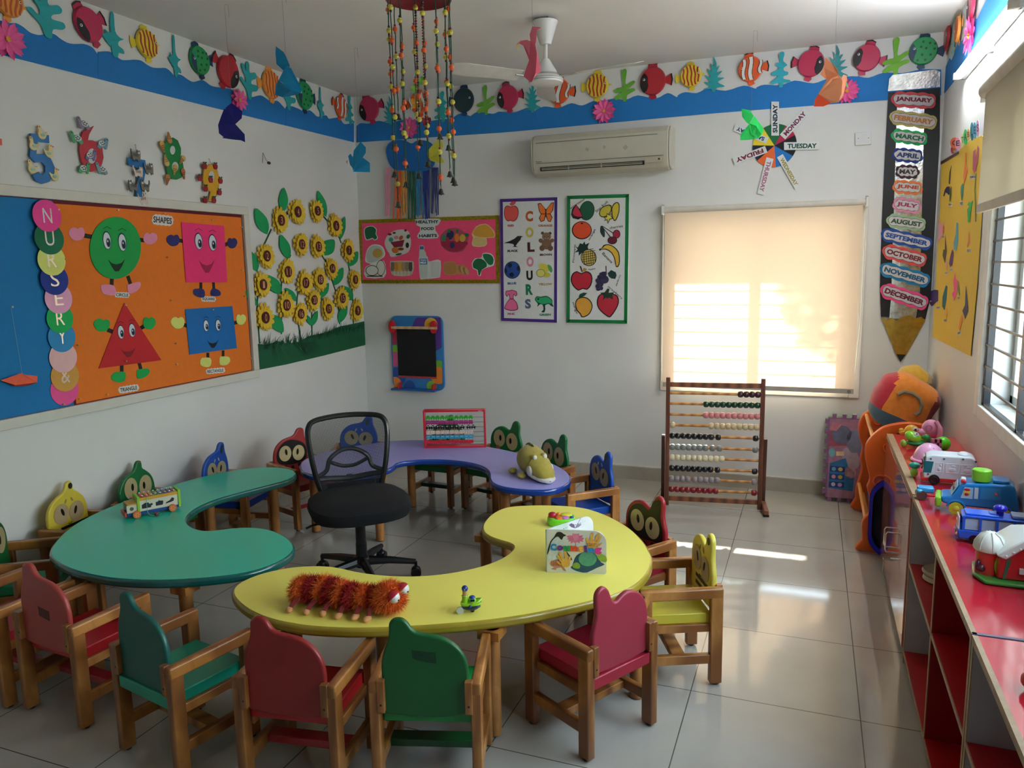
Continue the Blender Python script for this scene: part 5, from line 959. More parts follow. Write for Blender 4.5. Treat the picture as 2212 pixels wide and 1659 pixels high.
for s,a,b,wd,c,tc_ in (('JANUARY',(135,163),(345,175),66,'#d44a50','#7a1f30'),('FEBRUARY',(125,262),(350,292),62,'#c3b56e','#c07a3a'),('MARCH',(135,362),(297,384),58,'#1fae5a','#1c6a44'),('APRIL',(140,468),(272,480),58,'#1d3a86','#27406e'),('MAY',(157,562),(252,566),56,'#3a1c2c','#3c3038'),('JUNE',(142,645),(270,655),56,'#ee7d3e','#b5482c'),('JULY',(142,742),(262,758),60,'#e48fae','#9c2c5c'),('AUGUST',(108,832),(288,856),58,'#9dbf97','#2e5a3c'),('SEPTEMBER',(78,908),(322,962),58,'#1f4ca0','#24509a'),('OCTOBER',(86,1000),(292,1052),62,'#e0504c','#7a2430'),('NOVEMBER',(72,1098),(310,1166),62,'#1a7fb0','#1d5f80'),('DECEMBER',(75,1215),(300,1290),66,'#f4508c','#6a2038')):
    ax,ay=po[0]+a[0]*ps,po[1]+a[1]*ps; bx,by=po[0]+b[0]*ps,po[1]+b[1]*ps; cx,cy=(ax+bx)/2,(ay+by)/2; ang=math.atan2(by-ay,bx-ax); L=math.hypot(bx-ax,by-ay)
    m=MB(); m.cut(BW,rrect(cx,cy,L+14,wd*ps*1.28,ang,0.5,3.0,9),0.014,0.0015,paper(c)); o=m.build('month_label',t,label='scalloped label reading '+s)
    m=MB(); m.cut(BW,rrect(cx,cy,L+6.5,wd*ps*0.86,ang,0.5,2.0,9),0.0157,0.0006,paper('#26262a')); m.cut(BW,rrect(cx,cy,L+5,wd*ps*0.80,ang,0.5,2.0,9),0.0164,0.0006,paper('#cfc9c9')); m.build('inner_cloud',o)
    q=MB(); h=wd*ps*0.46; sx_,cx_=math.sin(ang),math.cos(ang); A=(cx-cx_*(L*0.475)-sx_*h/2,cy-sx_*(L*0.475)+cx_*h/2); B_=(cx+cx_*(L*0.475)-sx_*h/2,cy+sx_*(L*0.475)+cx_*h/2)
    wletter(q,BW,s,A,B_,h,0.0174,paper(tc_),0.05); q.build('lettering',o)
# ================================================================ vegetables poster on the right wall
t=empty('vegetables_poster',RW.p(2070,530,0),'yellow vegetables poster on the right wall beside the window','poster')
m=MB(); m.cut(RW,[(2033,352),(2072,328),(2074,322),(2098,300),(2122,293),(2127,305),(2123,420),(2110,620),(2096,769),(2014,728),(2022,600),(2030,450)],0.004,0.002,paper('#e8bf3a')); m.build('sheet',t)
m=MB(); m.cut(RW,[(2032,356),(2071,332),(2071,326),(2032,349)],0.0062,0.001,P('#4a1a14',0.5)); m.build('border_tape',t)
vo=(2000,270); vs=1/7.9
def vz(*l): return [(vo[0]+a*vs,vo[1]+b*vs) for a,b in l]
v5=(1980,450); v5s=1/3.254
def v6(*l): return [(v5[0]+a*v5s,v5[1]+b*v5s) for a,b in l]
for nm,sh in (('brinjal_cutout',[(vz((432,692),(418,850),(408,1010),(388,1000),(400,820)),'#3a2a1c',1),(vz((330,1150),(310,1215),(295,1215),(320,1110),(355,1055),(400,1050),(398,1185),(385,1195),(365,1165)),'#1c2450',1),(vz((405,1110),(428,1050),(430,1180),(412,1300),(402,1305)),'#2e5a2c',1)]),
 ('carrot_cutout',[(vz((675,465),(690,480),(688,680),(710,780),(690,850),(660,960),(645,995),(640,880),(660,700)),'#f27a34',1),(vz((622,1000),(638,1010),(630,1200),(605,1290),(592,1150),(598,1050)),'#2f8a7c',1)]),
 ('pumpkin_cutout',[(vz((885,340),(908,400),(880,640),(860,720),(850,790),(815,820),(795,760),(800,560),(808,450),(850,410),(840,560),(865,480)),'#c4606e',1),(vz((848,820),(858,830),(838,1100),(850,1350),(856,1650),(842,1650),(835,1350),(825,1100)),'#6a7a2c',0)]),
 ('peas_cutout',[(vz((735,1310),(760,1330),(805,1290),(780,1400),(745,1650),(715,1650),(705,1440),(740,1390),(708,1360)),'#2fb04a',1)]),
 ('tomato_cutout',[(v6((150,80),(165,110),(190,105),(185,175),(165,210),(145,240),(155,170)),'#f0a0a8',1),(v6((185,115),(193,130),(190,175),(182,180)),'#d9623a',1)]),
 ('cucumber_cutout',[(v6((280,97),(292,105),(290,230),(280,295),(262,290),(260,240),(275,180)),'#64aeb8',1)]),
 ('beetroot_cutout',[(v6((367,165),(373,180),(373,245),(358,275),(352,270),(362,230)),'#d9743c',1)]),
 ('onion_cutout',[(v6((200,190),(212,300),(205,345),(198,385),(182,330),(188,290),(198,290)),'#5a4a1c',1),(v6((208,355),(216,400),(210,435),(202,400)),'#f0a8a0',1)]),
 ('radish_cutout',[(v6((250,290),(258,310),(250,400),(235,412),(228,385),(238,330)),'#4a2468',1)]),
 ('chilli_cutout',[(v6((268,450),(275,500),(290,510),(285,590),(262,650),(248,600),(262,580),(258,510)),'#f4588c',1),(v6((290,515),(303,610),(298,610),(288,570)),'#4a8a3c',0)]),
 ('capsicum_cutout',[(v6((205,540),(215,550),(208,640),(195,715),(180,690),(182,620)),'#0f6a70',1)]),
 ('lady_finger_cutout',[(v6((345,545),(352,600),(360,680),(362,720),(340,778),(322,720),(340,680)),'#2a2d52',1)]),
 ('potato_cutout',[(v6((212,698),(216,740),(208,775),(202,760),(206,715)),'#e8a040',1)]),
 ('carrot_cutout',[(v6((318,742),(320,790),(302,860),(296,845),(305,780)),'#f0852c',1)]),
 ('cabbage_cutout',[(v6((35,600),(80,590),(125,572),(150,575),(150,650),(105,688),(85,660),(110,655),(82,640),(40,620)),'#3c2068',1)])):
    art(t,nm,sh,0.0075,wall=RW)
for s,x,y,w_,h_ in (('BRINJAL',2053,443,7,8),('SPINACH',2076.5,440,7,9),('PUMPKIN',2101,383,13,9),('TOMATO',2037,512,6,5),('BEETROOT',2093,542,9,7),('ONION',2044,590,5,6),('RADISH',2055,583,6,6),('CHILLI',2071,644,5,6),('CABBAGE',2026,665,8,5),('POTATO',2042,693,6,6),('CARROT',2072,720,8,8)):
    m=MB(); m.cut(RW,[(x-w_/2,y-h_/2),(x+w_/2,y-h_/2-1),(x+w_/2,y+h_/2-1),(x-w_/2,y+h_/2)],0.0065,0.0006,paper('#d8d4c4')); o=m.build('word_label',t)
    q=MB(); wletter(q,RW,s,(x-w_*0.43,y+h_*0.28),(x+w_*0.43,y+h_*0.28-1),h_*0.6,0.0075,paper('#3a3a36'),0.02); q.build('lettering',o)
for i,(s,x,y,w_,h_,c,tc_) in enumerate((('V',2057,324,7,17,'#c24a5c','#5a1c30'),('E',2062,322,6,15,'#d8a070','#6a3a20'),('G',2062,309,19,24,'#f2683a','#4a1c40'),('E',2069,310,13,26,'#f0a0bc','#3a2430'),('T',2079.5,303,8,30,'#c8d890','#4a5a30'),('A',2085.5,296,9,34,'#20b45c','#0d4a30'),('B',2092,291,8,26,'#dcae6c','#5a3a1c'),('L',2099.5,284,8,40,'#1f7f8c','#0f3a40'),('E',2105.5,282,8,36,'#4aa0c8','#1c4a68'),('S',2112,277,7,36,'#e0a8c8','#7a3a5c'))):
    m=MB(); m.cut(RW,circ(x,y,w_/2,h_/2,18),0.004+0.002*i,0.001,paper(c)); o=m.build('letter_disc'); tag(o,'oval disc with letter %s above the vegetables poster, %s'%(s,('lowest pink one','small tan one under the orange disc','big orange one','pale pink one','pale lime one','bright green one','tan one right of the green disc','dark teal one','sky blue one','lilac one at the right end')[i]),'letter disc','letter discs above the vegetables poster')
    q=MB(); wletter(q,RW,s,(x-w_*.3,y+h_*.22),(x+w_*.3,y+h_*.22-1),h_*.44,0.0054+0.002*i,paper(tc_),0.02); q.build('lettering',o)
# ================================================================ tables
TZ=0.42
WOOD=wood('#8f5626','#c98a48'); WOOD2=wood('#7c4820','#b57838'); DWOOD=wood('#4a2415','#7a4028',0.45)
YT=[(498,1281),(502,1267),(522,1253),(564,1236),(620,1224),(676,1220),(718,1222),(746,1227),(774,1236),(830,1243),(886,1244),(928,1243),(990,1235),(1040,1223),(1084,1208),(1106,1190),(1111,1179),(1106,1173),(1077,1167),(1055,1160),(1040,1147),(1037,1136),(1058,1105),(1095,1093),(1132,1090),(1224,1091),(1260,1094),(1315,1111),(1363,1138),(1392,1167),(1409,1197),(1411,1215),(1403,1237),(1381,1263),(1341,1281),(1297,1294),(1224,1312),(1132,1331),(1040,1342),(956,1350),(844,1356),(788,1358),(718,1357.5),(648,1353),(578,1339),(536,1320),(508,1298)]
GTb=[(104.5,1194),(109,1181),(127,1158),(152,1137),(167,1128),(215,1102),(290,1072),(367,1049),(405,1037),(456,1024),(510,1014),(560,1008),(608,1008),(640,1014),(647,1026),(620,1038),(600,1043),(560,1053),(506,1067),(468,1077),(430,1092),(405,1110),(401,1123),(405,1133),(425,1144),(446,1147),(468,1145),(506,1139),(544,1137),(591,1142),(623,1159),(637,1176),(638,1185),(630,1197),(608,1212),(560,1233),(506,1242),(430,1251),(329,1256),(253,1252),(203,1244),(152,1232),(122,1216),(109,1204)]
PT=[(644,1002),(656,991),(673,986),(688,980),(729,970),(777,960),(837,953),(873,950),(912,949.5),(980,953),(1054,964),(1101,973),(1150,985),(1197,1001),(1219,1012),(1232,1025),(1235,1034),(1230,1044),(1214,1053),(1186,1058.6),(1154,1059),(1110,1056),(1078,1051),(1060,1042),(1056,1034),(1059,1023),(1054,1014),(1041,1005),(1013,998),(970,992.6),(922,991),(873,995),(856,999),(854,1005),(844,1011),(825,1017),(790,1024),(740,1030),(688,1029),(664,1024),(647,1017)]
def resample(pts,d):
    out=[pts[0]]; acc=0
    for i in range(len(pts)):
        a,b=pts[i],pts[(i+1)%len(pts)]; L=(b-a).length; acc+=L
        if acc>=d and i<len(pts)-1: out.append(b); acc=0
    return out
def inset(pts,d):
    n=len(pts); A=sum(pts[i].x*pts[(i+1)%n].y-pts[(i+1)%n].x*pts[i].y for i in range(n)); sg=1 if A>0 else -1; out=[]
    for i in range(n):
        t=(pts[(i+1)%n]-pts[i-1]).normalized(); out.append(pts[i]+Vector((-t.y,t.x,0))*d*sg)
    return out
def table(outl,top,rim,legs,label):
    base=[at(x,y,2,TZ) for x,y in outl]
    for _ in range(1): base=[base[i]*0.5+(base[i-1]+base[(i+1)%len(base)])*0.25 for i in range(len(base))]
    pts=resample(smooth(base,6),0.018); c=sum(pts,Vector())/len(pts)
    t=empty('kidney_table',(c.x,c.y,0),label,'table','low curved nursery tables')
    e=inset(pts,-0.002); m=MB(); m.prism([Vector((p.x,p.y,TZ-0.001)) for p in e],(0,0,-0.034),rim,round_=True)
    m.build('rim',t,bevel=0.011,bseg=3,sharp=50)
    i_=inset(pts,0.008); m=MB(); m.prism([Vector((p.x,p.y,TZ)) for p in i_],(0,0,-0.004),top); m.build('tabletop',t)
    for x,y in legs:
        m=MB(); m.cyl((x,y,0.006),(x,y,TZ-0.035),0.026,WOOD,seg=20); m.box((x,y,TZ-0.05),(0.075,0.075,0.03),WOOD2); m.cyl((x,y,0),(x,y,0.008),0.02,P('#2a2622',0.6),seg=14); m.build('leg',t)
    return t
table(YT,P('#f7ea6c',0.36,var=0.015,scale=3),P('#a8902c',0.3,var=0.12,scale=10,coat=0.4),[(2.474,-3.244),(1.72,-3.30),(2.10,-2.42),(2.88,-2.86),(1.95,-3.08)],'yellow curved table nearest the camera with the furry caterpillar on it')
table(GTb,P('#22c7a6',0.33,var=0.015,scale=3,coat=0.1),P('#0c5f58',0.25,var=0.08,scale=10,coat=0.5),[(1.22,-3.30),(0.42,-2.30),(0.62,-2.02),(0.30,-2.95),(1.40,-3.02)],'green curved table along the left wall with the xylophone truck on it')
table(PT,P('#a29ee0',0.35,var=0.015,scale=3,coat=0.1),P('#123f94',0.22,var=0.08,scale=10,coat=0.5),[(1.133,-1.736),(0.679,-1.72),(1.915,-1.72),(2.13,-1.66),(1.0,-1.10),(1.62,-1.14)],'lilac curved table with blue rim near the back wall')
# ================================================================ nursery chairs
OUT={'pear':[(-.116,.272),(.116,.272),(.124,.34),(.129,.40),(.120,.45),(.095,.487),(.055,.512),(.012,.521),(-.016,.526),(-.034,.538),(-.046,.556),(-.062,.568),(-.084,.568),(-.099,.554),(-.101,.528),(-.105,.503),(-.119,.468),(-.128,.42),(-.124,.34)],
'double':[(-.116,.28),(.116,.28),(.124,.34),(.129,.40),(.124,.445),(.104,.483),(.072,.508),(.036,.518),(.008,.513),(-.018,.500),(-.034,.503),(-.046,.524),(-.058,.550),(-.076,.564),(-.097,.560),(-.111,.542),(-.112,.512),(-.110,.480),(-.118,.445),(-.128,.405),(-.124,.34)],
'stem':[(-.116,.28),(.116,.28),(.124,.34),(.130,.40),(.122,.45),(.097,.485),(.060,.507),(.025,.520),(.006,.536),(-.003,.556),(-.018,.568),(-.036,.566),(-.044,.548),(-.046,.524),(-.070,.505),(-.105,.47),(-.124,.42),(-.124,.34)]}
def lxz(x,z,y): return Vector((x,y,z))
def chair(cx,cy,deg,outl,col,face,label,bar=None,seatc=None,mark=None):
    cm=P(col,0.42,var=0.05,scale=8,coat=0.12); sm=P(seatc or col,0.4,var=0.04,scale=8,coat=0.12)
    t=empty('nursery_chair',(cx,cy,0),label,'chair','small wooden nursery chairs with animal backs',math.radians(deg),local=True)
    WD_=WOOD if (int(cx*100)%2) else WOOD2
    for sx in (-1,1):
        for sy in (-1,1):
            m=MB(); m.box((sx*.15,sy*.133,.188),(.031,.046,.360),WD_); m.cyl((sx*.15,sy*.133,0),(sx*.15,sy*.133,.01),0.012,P('#3a352e',0.6),seg=10); m.build('leg',t,bevel=0.004)
        m=MB(); m.box((sx*.15,0,.362),(.0315,.313,.040),WD_); m.build('armrest',t,bevel=0.006,bseg=3)
        m=MB(); m.box((sx*.15,0,.105),(.024,.222,.036),WD_); m.build('stretcher',t,bevel=0.003)
        m=MB(); m.box((sx*.137,0,.222),(.02,.222,.03),WD_); m.build('seat_rail',t,bevel=0.002)
        m=MB(); m.box((sx*.129,-.148,.335),(.022,.022,.10),WD_); m.cyl((sx*.129,-.160,.31),(sx*.129,-.157,.31),0.004,P('#2a2a2a',0.4,0.5),seg=8); m.build('back_bracket',t,bevel=0.004)
    m=MB(); m.box((0,0,.103),(.278,.05,.026),P(bar,0.3,coat=0.3) if bar else WD_); m.build('foot_rail',t,bevel=0.003)
    yr=-.150 if mark=='ledge' else -.119
    m=MB(); m.box((0,(yr+.138)/2,.256),(.266,.138-yr,.040),sm); m.build('seat',t,bevel=0.004)
    pts=smooth([(x,-.122,z) for x,z in OUT[outl]],3); 
    m=MB(); m.prism(pts,(0,-0.02,0),cm,round_=True); bk=m.build('backrest',t,bevel=0.007,bseg=3,sharp=45)
    yf=-.1212
    def disc(nm,cx_,cz_,rx,rz,c,rot=0,o=0.0,par=bk): 
        m=MB(); m.prism([lxz(a,b,yf+o+0.0006) for a,b in circ(cx_,cz_,rx,rz,22,rot)],(0,-0.0008,0),P(c,0.4)); return m.build(nm,par)
    def poly(nm,pl,c,o=0.0,s=3):
        m=MB(); m.prism(smooth([lxz(a,b,yf+o+0.0006) for a,b in pl],s) if s else [lxz(a,b,yf+o+0.0006) for a,b in pl],(0,-0.0008,0),P(c,0.4)); return m.build(nm,bk)
    if face:
        ey={'green':'#b3a377','blue':'#a59a7c','yellow':'#b69f78','red':'#c9b98a'}[face]
        if face=='red': poly('mask',[(x*0.86,(z-.42)*0.86+.42) for x,z in OUT[outl] if z>.33]+[(-.1,.36),(0,.345),(.1,.36)],'#15100e',0,2) if outl!='pear' else poly('mask',[(-.104,.37),(-.11,.42),(-.09,.465),(-.04,.495),(.02,.505),(.07,.485),(.105,.44),(.108,.39),(.08,.36),(0,.345),(-.07,.35)],'#15100e',0,3)
        rx,rz=(.046,.058) if face=='green' else ((.048,.05) if face!='red' else (.044,.05))
        for s,zz_ in ((1,.436),(-1,.424)):
            if face=='green': a=disc('eye',s*.052+.0,zz_,rx,rz,ey,0.0,0.0008)
            else: a=disc('eye',s*.048,zz_-.012,rx,rz,ey,0,0.0008)
            pr=0.35 if face in('blue','yellow') else 0.12
            disc('pupil',s*.045-(0.004*s),zz_-(0.004 if face!='green' else -.004),.0085 if face!='green' else .009,.020,'#0c0b0a',-pr*s if face!='green' else 0,0.0018)
        if face=='green': disc('nose',.062,.372,.017,.017,'#9a6350',0,0.0026); disc('stem_mark',-.025,.562,.010,.005,'#8a5a40',0,0.001) if outl=='stem' else None
        if face in('blue','yellow'):
            for s in (1,-1): disc('brow',s*.020-.005,.478,.005,.012,'#a9b0c6' if face=='blue' else '#a98a4c',0.5*s,0.0012)
            m=MB(); m.tube([lxz(.012,.368,yf+.002),lxz(0,.362,yf+.002),lxz(-.012,.370,yf+.002)],0.0015,P('#2a2018',0.5),5); m.build('smile',bk)
        if face=='blue': poly('ear_mark',[(-.058,.505),(-.075,.52),(-.082,.548),(-.066,.552),(-.054,.53)],'#23403c',0.0008)
        if face=='yellow':
            for z in (.345,.315): poly('stripe',[(-.118,z),(.06,z),(.06,z+.014),(-.118,z+.014)],'#12110e',0.0012,0)
            disc('antenna_spot',(-.083 if outl!='stem' else -.024),.545 if outl=='stem' else .535,.013,.015,'#17120e',0,0.0012)
        if face=='red':
            for x,z in ((.05,.335),(-.05,.335),(0,.325)): disc('spot',x,z,.012,.014,'#17100e',0,0.0012)
            if outl=='double': disc('antenna_spot',-.082,.525,.016,.026,'#15100e',0.2,0.0016)
    if mark and mark!='ledge':
        m=MB(); yb=-.1425; m.prism([lxz(a,b,yb) for a,b in mark[1]],(0,0.0008,0),P(mark[0],0.7,var=0.3,scale=60)); m.build('tape_residue',bk)
    return t
RED='#a8222a'; GRN_='#0c6b34'; TEAL='#0b6058'
chair(.965+.01,-3.545,-4.4,'pear','#b0443e',None,'salmon red chair with back to the camera, pushed to the green table',RED,'#c41e26',('#5a2a26',[(-.03,.42),(.03,.41),(.028,.375),(-.028,.385)]))
chair(1.527,-3.63,-11.5,'pear','#0b5a50',None,'teal chair with back to the camera between the green and yellow tables',None,'#12997c','ledge')
chair(2.0,-3.605,9.5,'pear','#8f1f1e',None,'dark red chair with back to the camera beside the furry caterpillar',RED,'#b3161d')
chair(2.372,-3.475,17.5,'pear','#0a5a26',None,'green chair with back to the camera and dark tape mark','#07441c','#12903e',('#0a3a1e',[(-.035,.475),(.035,.468),(.036,.435),(.01,.437),(-.02,.444),(-.034,.45)]))
chair(2.765,-3.075,60,'double','#9e3040',None,'red chair with back to the camera at the right of the yellow table',None,'#a51c33','ledge')
chair(2.952,-2.595,115,'double','#e3cf52','yellow','yellow bee chair on the right side of the yellow table',None,'#dccb40')
chair(2.695,-2.262,145,'double','#a3202c','red','red ladybird chair behind the right end of the yellow table',None,'#a51c33')
chair(2.276,-1.508,133,'double','#1450b0','blue','blue chair at the right end of the lilac table',None,'#0f4aa5')
chair(1.925,-1.205,148,'double',GRN_,'green','green chair behind the lilac table, just right of the crocodile plush','#123a24','#0d7a3c')
chair(1.535,-0.945,165,'double',GRN_,'green','green chair behind the lilac table between abacus and crocodile plush','#123a24','#0d7a3c')
chair(1.120,-0.915,177,'stem',GRN_,'green','green chair behind the red bead abacus','#123a24','#0d7a3c')
chair(0.610,-1.135,205,'pear','#174fb0','blue','blue chair seen through the mesh of the office chair back',None,'#12408f')
chair(0.492,-1.560,-110,'pear','#a8302c','red','red ladybird chair at the left end of the lilac table',RED,'#9c1d22')
chair(0.335,-1.985,-80,'pear','#1450b0','blue','blue chair behind the far end of the green table',None,'#0f3f95')
chair(0.205,-2.44,-85,'stem',GRN_,'green','green chair by the left wall behind the xylophone truck',None,'#0d7a3c')
chair(0.20,-2.845,-80,'stem','#dcc541','yellow','yellow bee chair by the left wall',None,'#c9b83e')
chair(0.285,-3.235,-55,'stem',GRN_,'green','green chair at the left border of the photo facing right',None,'#14a06a')
chair(0.590,-3.545,-4,'pear','#b0443e',None,'red chair cut off by the left border of the photo',RED,'#b51f2a')
# ================================================================ office chair
oc=empty('office_chair',(1.345,-2.265,0),'black mesh back office chair in the middle of the tables','office chair',None,math.radians(-136),local=True)
BLK=P('#0d0e11',0.35,var=0.05,coat=0.3); FAB=P('#07080c',0.95,var=0.1,scale=60,bump=0.3,bscale=700)
for k in range(5):
    a=math.radians(20+72*k); d=Vector((math.cos(a),math.sin(a),0)); m=MB()
    m.tube([d*0.03+Vector((0,0,.105)),d*0.14+Vector((0,0,.10)),d*0.27+Vector((0,0,.082))],[0.026,0.02,0.014],BLK,8); m.build('base_arm',oc)
    c=d*0.27; s=Vector((-d.y,d.x,0)); m=MB(); m.cyl(c+Vector((0,0,.05)),c+Vector((0,0,.085)),0.008,BLK,seg=10)
    for q in (-.014,.014): m.cyl(c+s*(q-.008)+Vector((0,0,.026)),c+s*(q+.008)+Vector((0,0,.026)),0.026,BLK,seg=18)
    m.ell(c+Vector((0,0,.042)),(.024,.024,.018),BLK); m.build('castor',oc)
m=MB(); m.cyl((0,0,.075),(0,0,.20),0.03,BLK,0.028,18).cyl((0,0,.20),(0,0,.355),0.026,BLK,seg=18).ell((0,0,.11),(.048,.048,.03),BLK); m.build('gas_column',oc)
m=MB(); m.box((0,-.02,.352),(.16,.20,.03),BLK); m.build('tilt_mechanism',oc,bevel=0.006)
m=MB(); m.tube([(.10,.02,.345),(.24,.03,.335),(.27,.03,.325)],0.006,BLK,8); m.build('height_lever',oc)
n=36; prof=[(0.0,.352),(.80,.352),(.95,.366),(1.0,.398),(.98,.430),(.86,.450),(.5,.459),(0,.461)]; vs=[];fs=[]
for r,z in prof:
    for k in range(n):
        a=2*PI*k/n; ca,sa=math.cos(a),math.sin(a); e=0.72
        x=math.copysign(abs(ca)**e,ca)*.250*r; y=math.copysign(abs(sa)**e,sa)*.240*r; zz_=z+(-0.012*(y/.235)**2 if z>.42 and y>0 else 0); vs.append((x,y+.01,zz_))
for i in range(len(prof)-1):
    for k in range(n): fs.append((i*n+k,i*n+(k+1)%n,(i+1)*n+(k+1)%n,(i+1)*n+k))
m=MB(); m.add(vs,fs,FAB,True); m.build('seat_cushion',oc)
def by(x,z): return -.20-0.10*(z-.45)-0.0+0.9*x*x-0.10*max(0,z-.62)
bo=[(-.13,.455),(.13,.455),(.155,.50),(.178,.58),(.195,.68),(.205,.78),(.198,.835),(.168,.862),(.09,.872),(0,.875),(-.09,.872),(-.168,.862),(-.198,.835),(-.205,.78),(-.195,.68),(-.178,.58),(-.155,.50)]
bo=[(x,z-.062) for x,z in bo]; bp=smooth([(x,0,z) for x,z in bo],4)
m=MB(); m.tube([Vector((p.x,by(p.x,p.z),p.z)) for p in bp],0.014,BLK,10,closed=True); bf=m.build('back_frame',oc)
m=MB(); N=len(bp); c=Vector((0,by(0,.618),.618)); rings=[]; vs=[]; fs=[]
for r in (1.0,.86,.72,.55,.35,.15):
    for p in bp: x=p.x*r; z=.618+(p.z-.618)*r; vs.append((x,by(x,z)+.004,z))
vs.append(c)
MESHB=mesh_holes('#0f1013',1100,0.33,'black_woven_mesh')
for i in range(5):
    for k in range(N): fs.append((i*N+k,i*N+(k+1)%N,(i+1)*N+(k+1)%N,(i+1)*N+k))
for k in range(N): fs.append((5*N+k,5*N+(k+1)%N,len(vs)-1))
m.add(vs,fs,MESHB,True); m.build('back_mesh',oc)
m=MB()
def bt_(pts,r): m.tube(smooth([Vector((x,by(x,z-.062)-.012,z-.062)) for x,z in pts],4,False),r,BLK,8)
bt_([(-.172,.575),(-.12,.60),(-.10,.655),(-.05,.69),(0,.70),(.05,.69),(.10,.655),(.12,.60),(.172,.575)],0.012); bt_([(-.165,.56),(-.10,.555),(0,.545),(.10,.555),(.165,.56)],0.016); bt_([(-.095,.64),(-.04,.615),(0,.61),(.04,.615),(.095,.64)],0.010)
m.build('lumbar_support',oc)
m=MB()
for i,(za,zb,w_) in enumerate(((.462,.50,.125),(.50,.535,.15))):
    m.prism([Vector((x,by(x,z-.062)-.004,z-.062)) for x,z in ((-w_,za),(w_,za),(w_+.012,zb),(-w_-.012,zb))],(0,-.008,0),BLK)
m.build('back_panel',oc)
m=MB(); m.tube([(0,-.10,.352),(0,-.20,.365),(0,-.225,.40),(0,-.22,.50)],[.022,.022,.02,.018],BLK,8); m.build('back_bracket',oc)
# ================================================================ big floor abacus
A0=Vector((2.585,-.546,0)); A1=Vector((3.161,-.461,0)); ux=(A1-A0).normalized(); uy=Vector((-ux.y,ux.x,0)); L=(A1-A0).length
ab=empty('floor_abacus',(A0+A1)/2,'large wooden floor abacus under the back window','abacus')
def aq(x,y,z): return A0+ux*x+uy*y+Vector((0,0,z))
ABW=wood('#5f301c','#94593a',0.45,'abacus_wood')
Ra=Matrix((ux,uy,Vector((0,0,1)))).transposed()
for x in (0,L): m=MB(); m.box(aq(x,0,.4225),(.026,.026,.845),ABW,Ra); m.build('post',ab,bevel=0.002)
for z in (.800,.046): m=MB(); m.box(aq(L/2,0,z),(L-.02,.018,.03),ABW,Ra); m.build('rail',ab,bevel=0.002)
for x in (-.028,L+.028):
    m=MB(); m.box(aq(x,.02,.02),(.03,.34,.04),ABW,Ra); m.build('foot',ab,bevel=0.004)
    m=MB(); m.bar(aq(x,.08,.04),aq(x,.05,.455),.022,.05,DWOOD,tuple(uy)); m.build('brace',ab,bevel=0.002)
    for q in (-.14,.18): m=MB(); m.box(aq(x,q,.006),(.034,.03,.012),P('#1d1a18',0.6),Ra); m.build('foot_pad',ab)
ROWS=[('#3d1a26',0,4,[]),('#0c3f26',0,10,[]),('#cf7d7f',0,10,[]),('#c9b48c',1,9,[]),('#101114',9,1,[8]),('#7d807c',9,1,[7,8]),('#ddd0aa',10,0,[]),('#0f1013',9,1,[8]),('#948688',9,1,[4]),('#8a1420',9,1,[])]
ZR=[.744,.676,.605,.535,.464,.390,.320,.249,.178,.108]
RODM=wood('#a3662c','#d3984e',0.4,'rod_wood')
_bm={}
for (c,nl,nr,gaps),z in zip(ROWS,ZR):
    m=MB(); m.cyl(aq(.01,0,z),aq(L-.01,0,z),.0085,RODM,seg=10); rod=m.build('rod',ab)
    d=.0348; xs=[]; x=.013+d/2
    for k in range(nl):
        if k in gaps: x+=.009
        xs.append(x); x+=d
    x=L-.013-d/2-(0.006 if nr==1 else 0)
    for k in range(nr): xs.append(x); x-=d
    first=None
    for x in xs:
        p=aq(x,0,z)
        if first is None:
            m=MB(); m.lathe(p,[(.009,-.0172),(.0155,-.0150),(.0195,-.0085),(.0208,0),(.0195,.0085),(.0155,.0150),(.009,.0172)],P(c,0.28,var=0.08,scale=30,coat=0.4),18,tuple(ux)); first=m.build('bead',rod); fp=p
        else:
            o=first.copy(); COL.objects.link(o); o.parent=rod; o.location=first.location+(p-fp); ORG[o]=p
# ================================================================ cabinets along the right wall
XF=3.812; XB=W-0.002; CT=0.677
EDGE=P('#a78a6b',0.55,var=0.12,scale=50); REDL=P('#c31f33',0.16,var=0.02,scale=3,coat=0.4); GREYL=P('#b3b6bd',0.4,var=0.05); BRN=P('#3a1f18',0.4,var=0.1); DRD=P('#8e0f14',0.4,var=0.04)
c1=empty('toy_cupboard',((XF+XB)/2,-1.69,0),'pink glossy two door cupboard under the window, farthest along the right wall','cupboard')
y0,y1=-2.247,-1.13
MB().b2((XF+.004,y0,0.03),(XB,y0+.018,CT-.02),BRN).build('side_panel',c1,bevel=0.001)
MB().b2((XF+.004,y1-.018,0.03),(XB,y1,CT-.02),BRN).build('side_panel',c1,bevel=0.001)
MB().b2((XF+.004,y0,0.03),(XB,y1,0.05),DRD).b2((XF+.004,y0,0.05),(XF+.016,y1,CT-.02),BRN).build('carcass',c1)
MB().b2((XF+.03,y0+.01,0.0),(XB,y1-.01,0.03),P('#2a1713',0.6)).build('plinth',c1)
MB().b2((XF,y0,CT-.02),(XB,y1,CT),REDL).build('top',c1)
MB().b2((XF-.001,y0-.0005,CT-.021),(XF+.028,y1,CT+.0008),EDGE).build('edge_strip',c1)
PINKD=P('#d98a82',0.04,var=0.015,scale=2,coat=1.0)
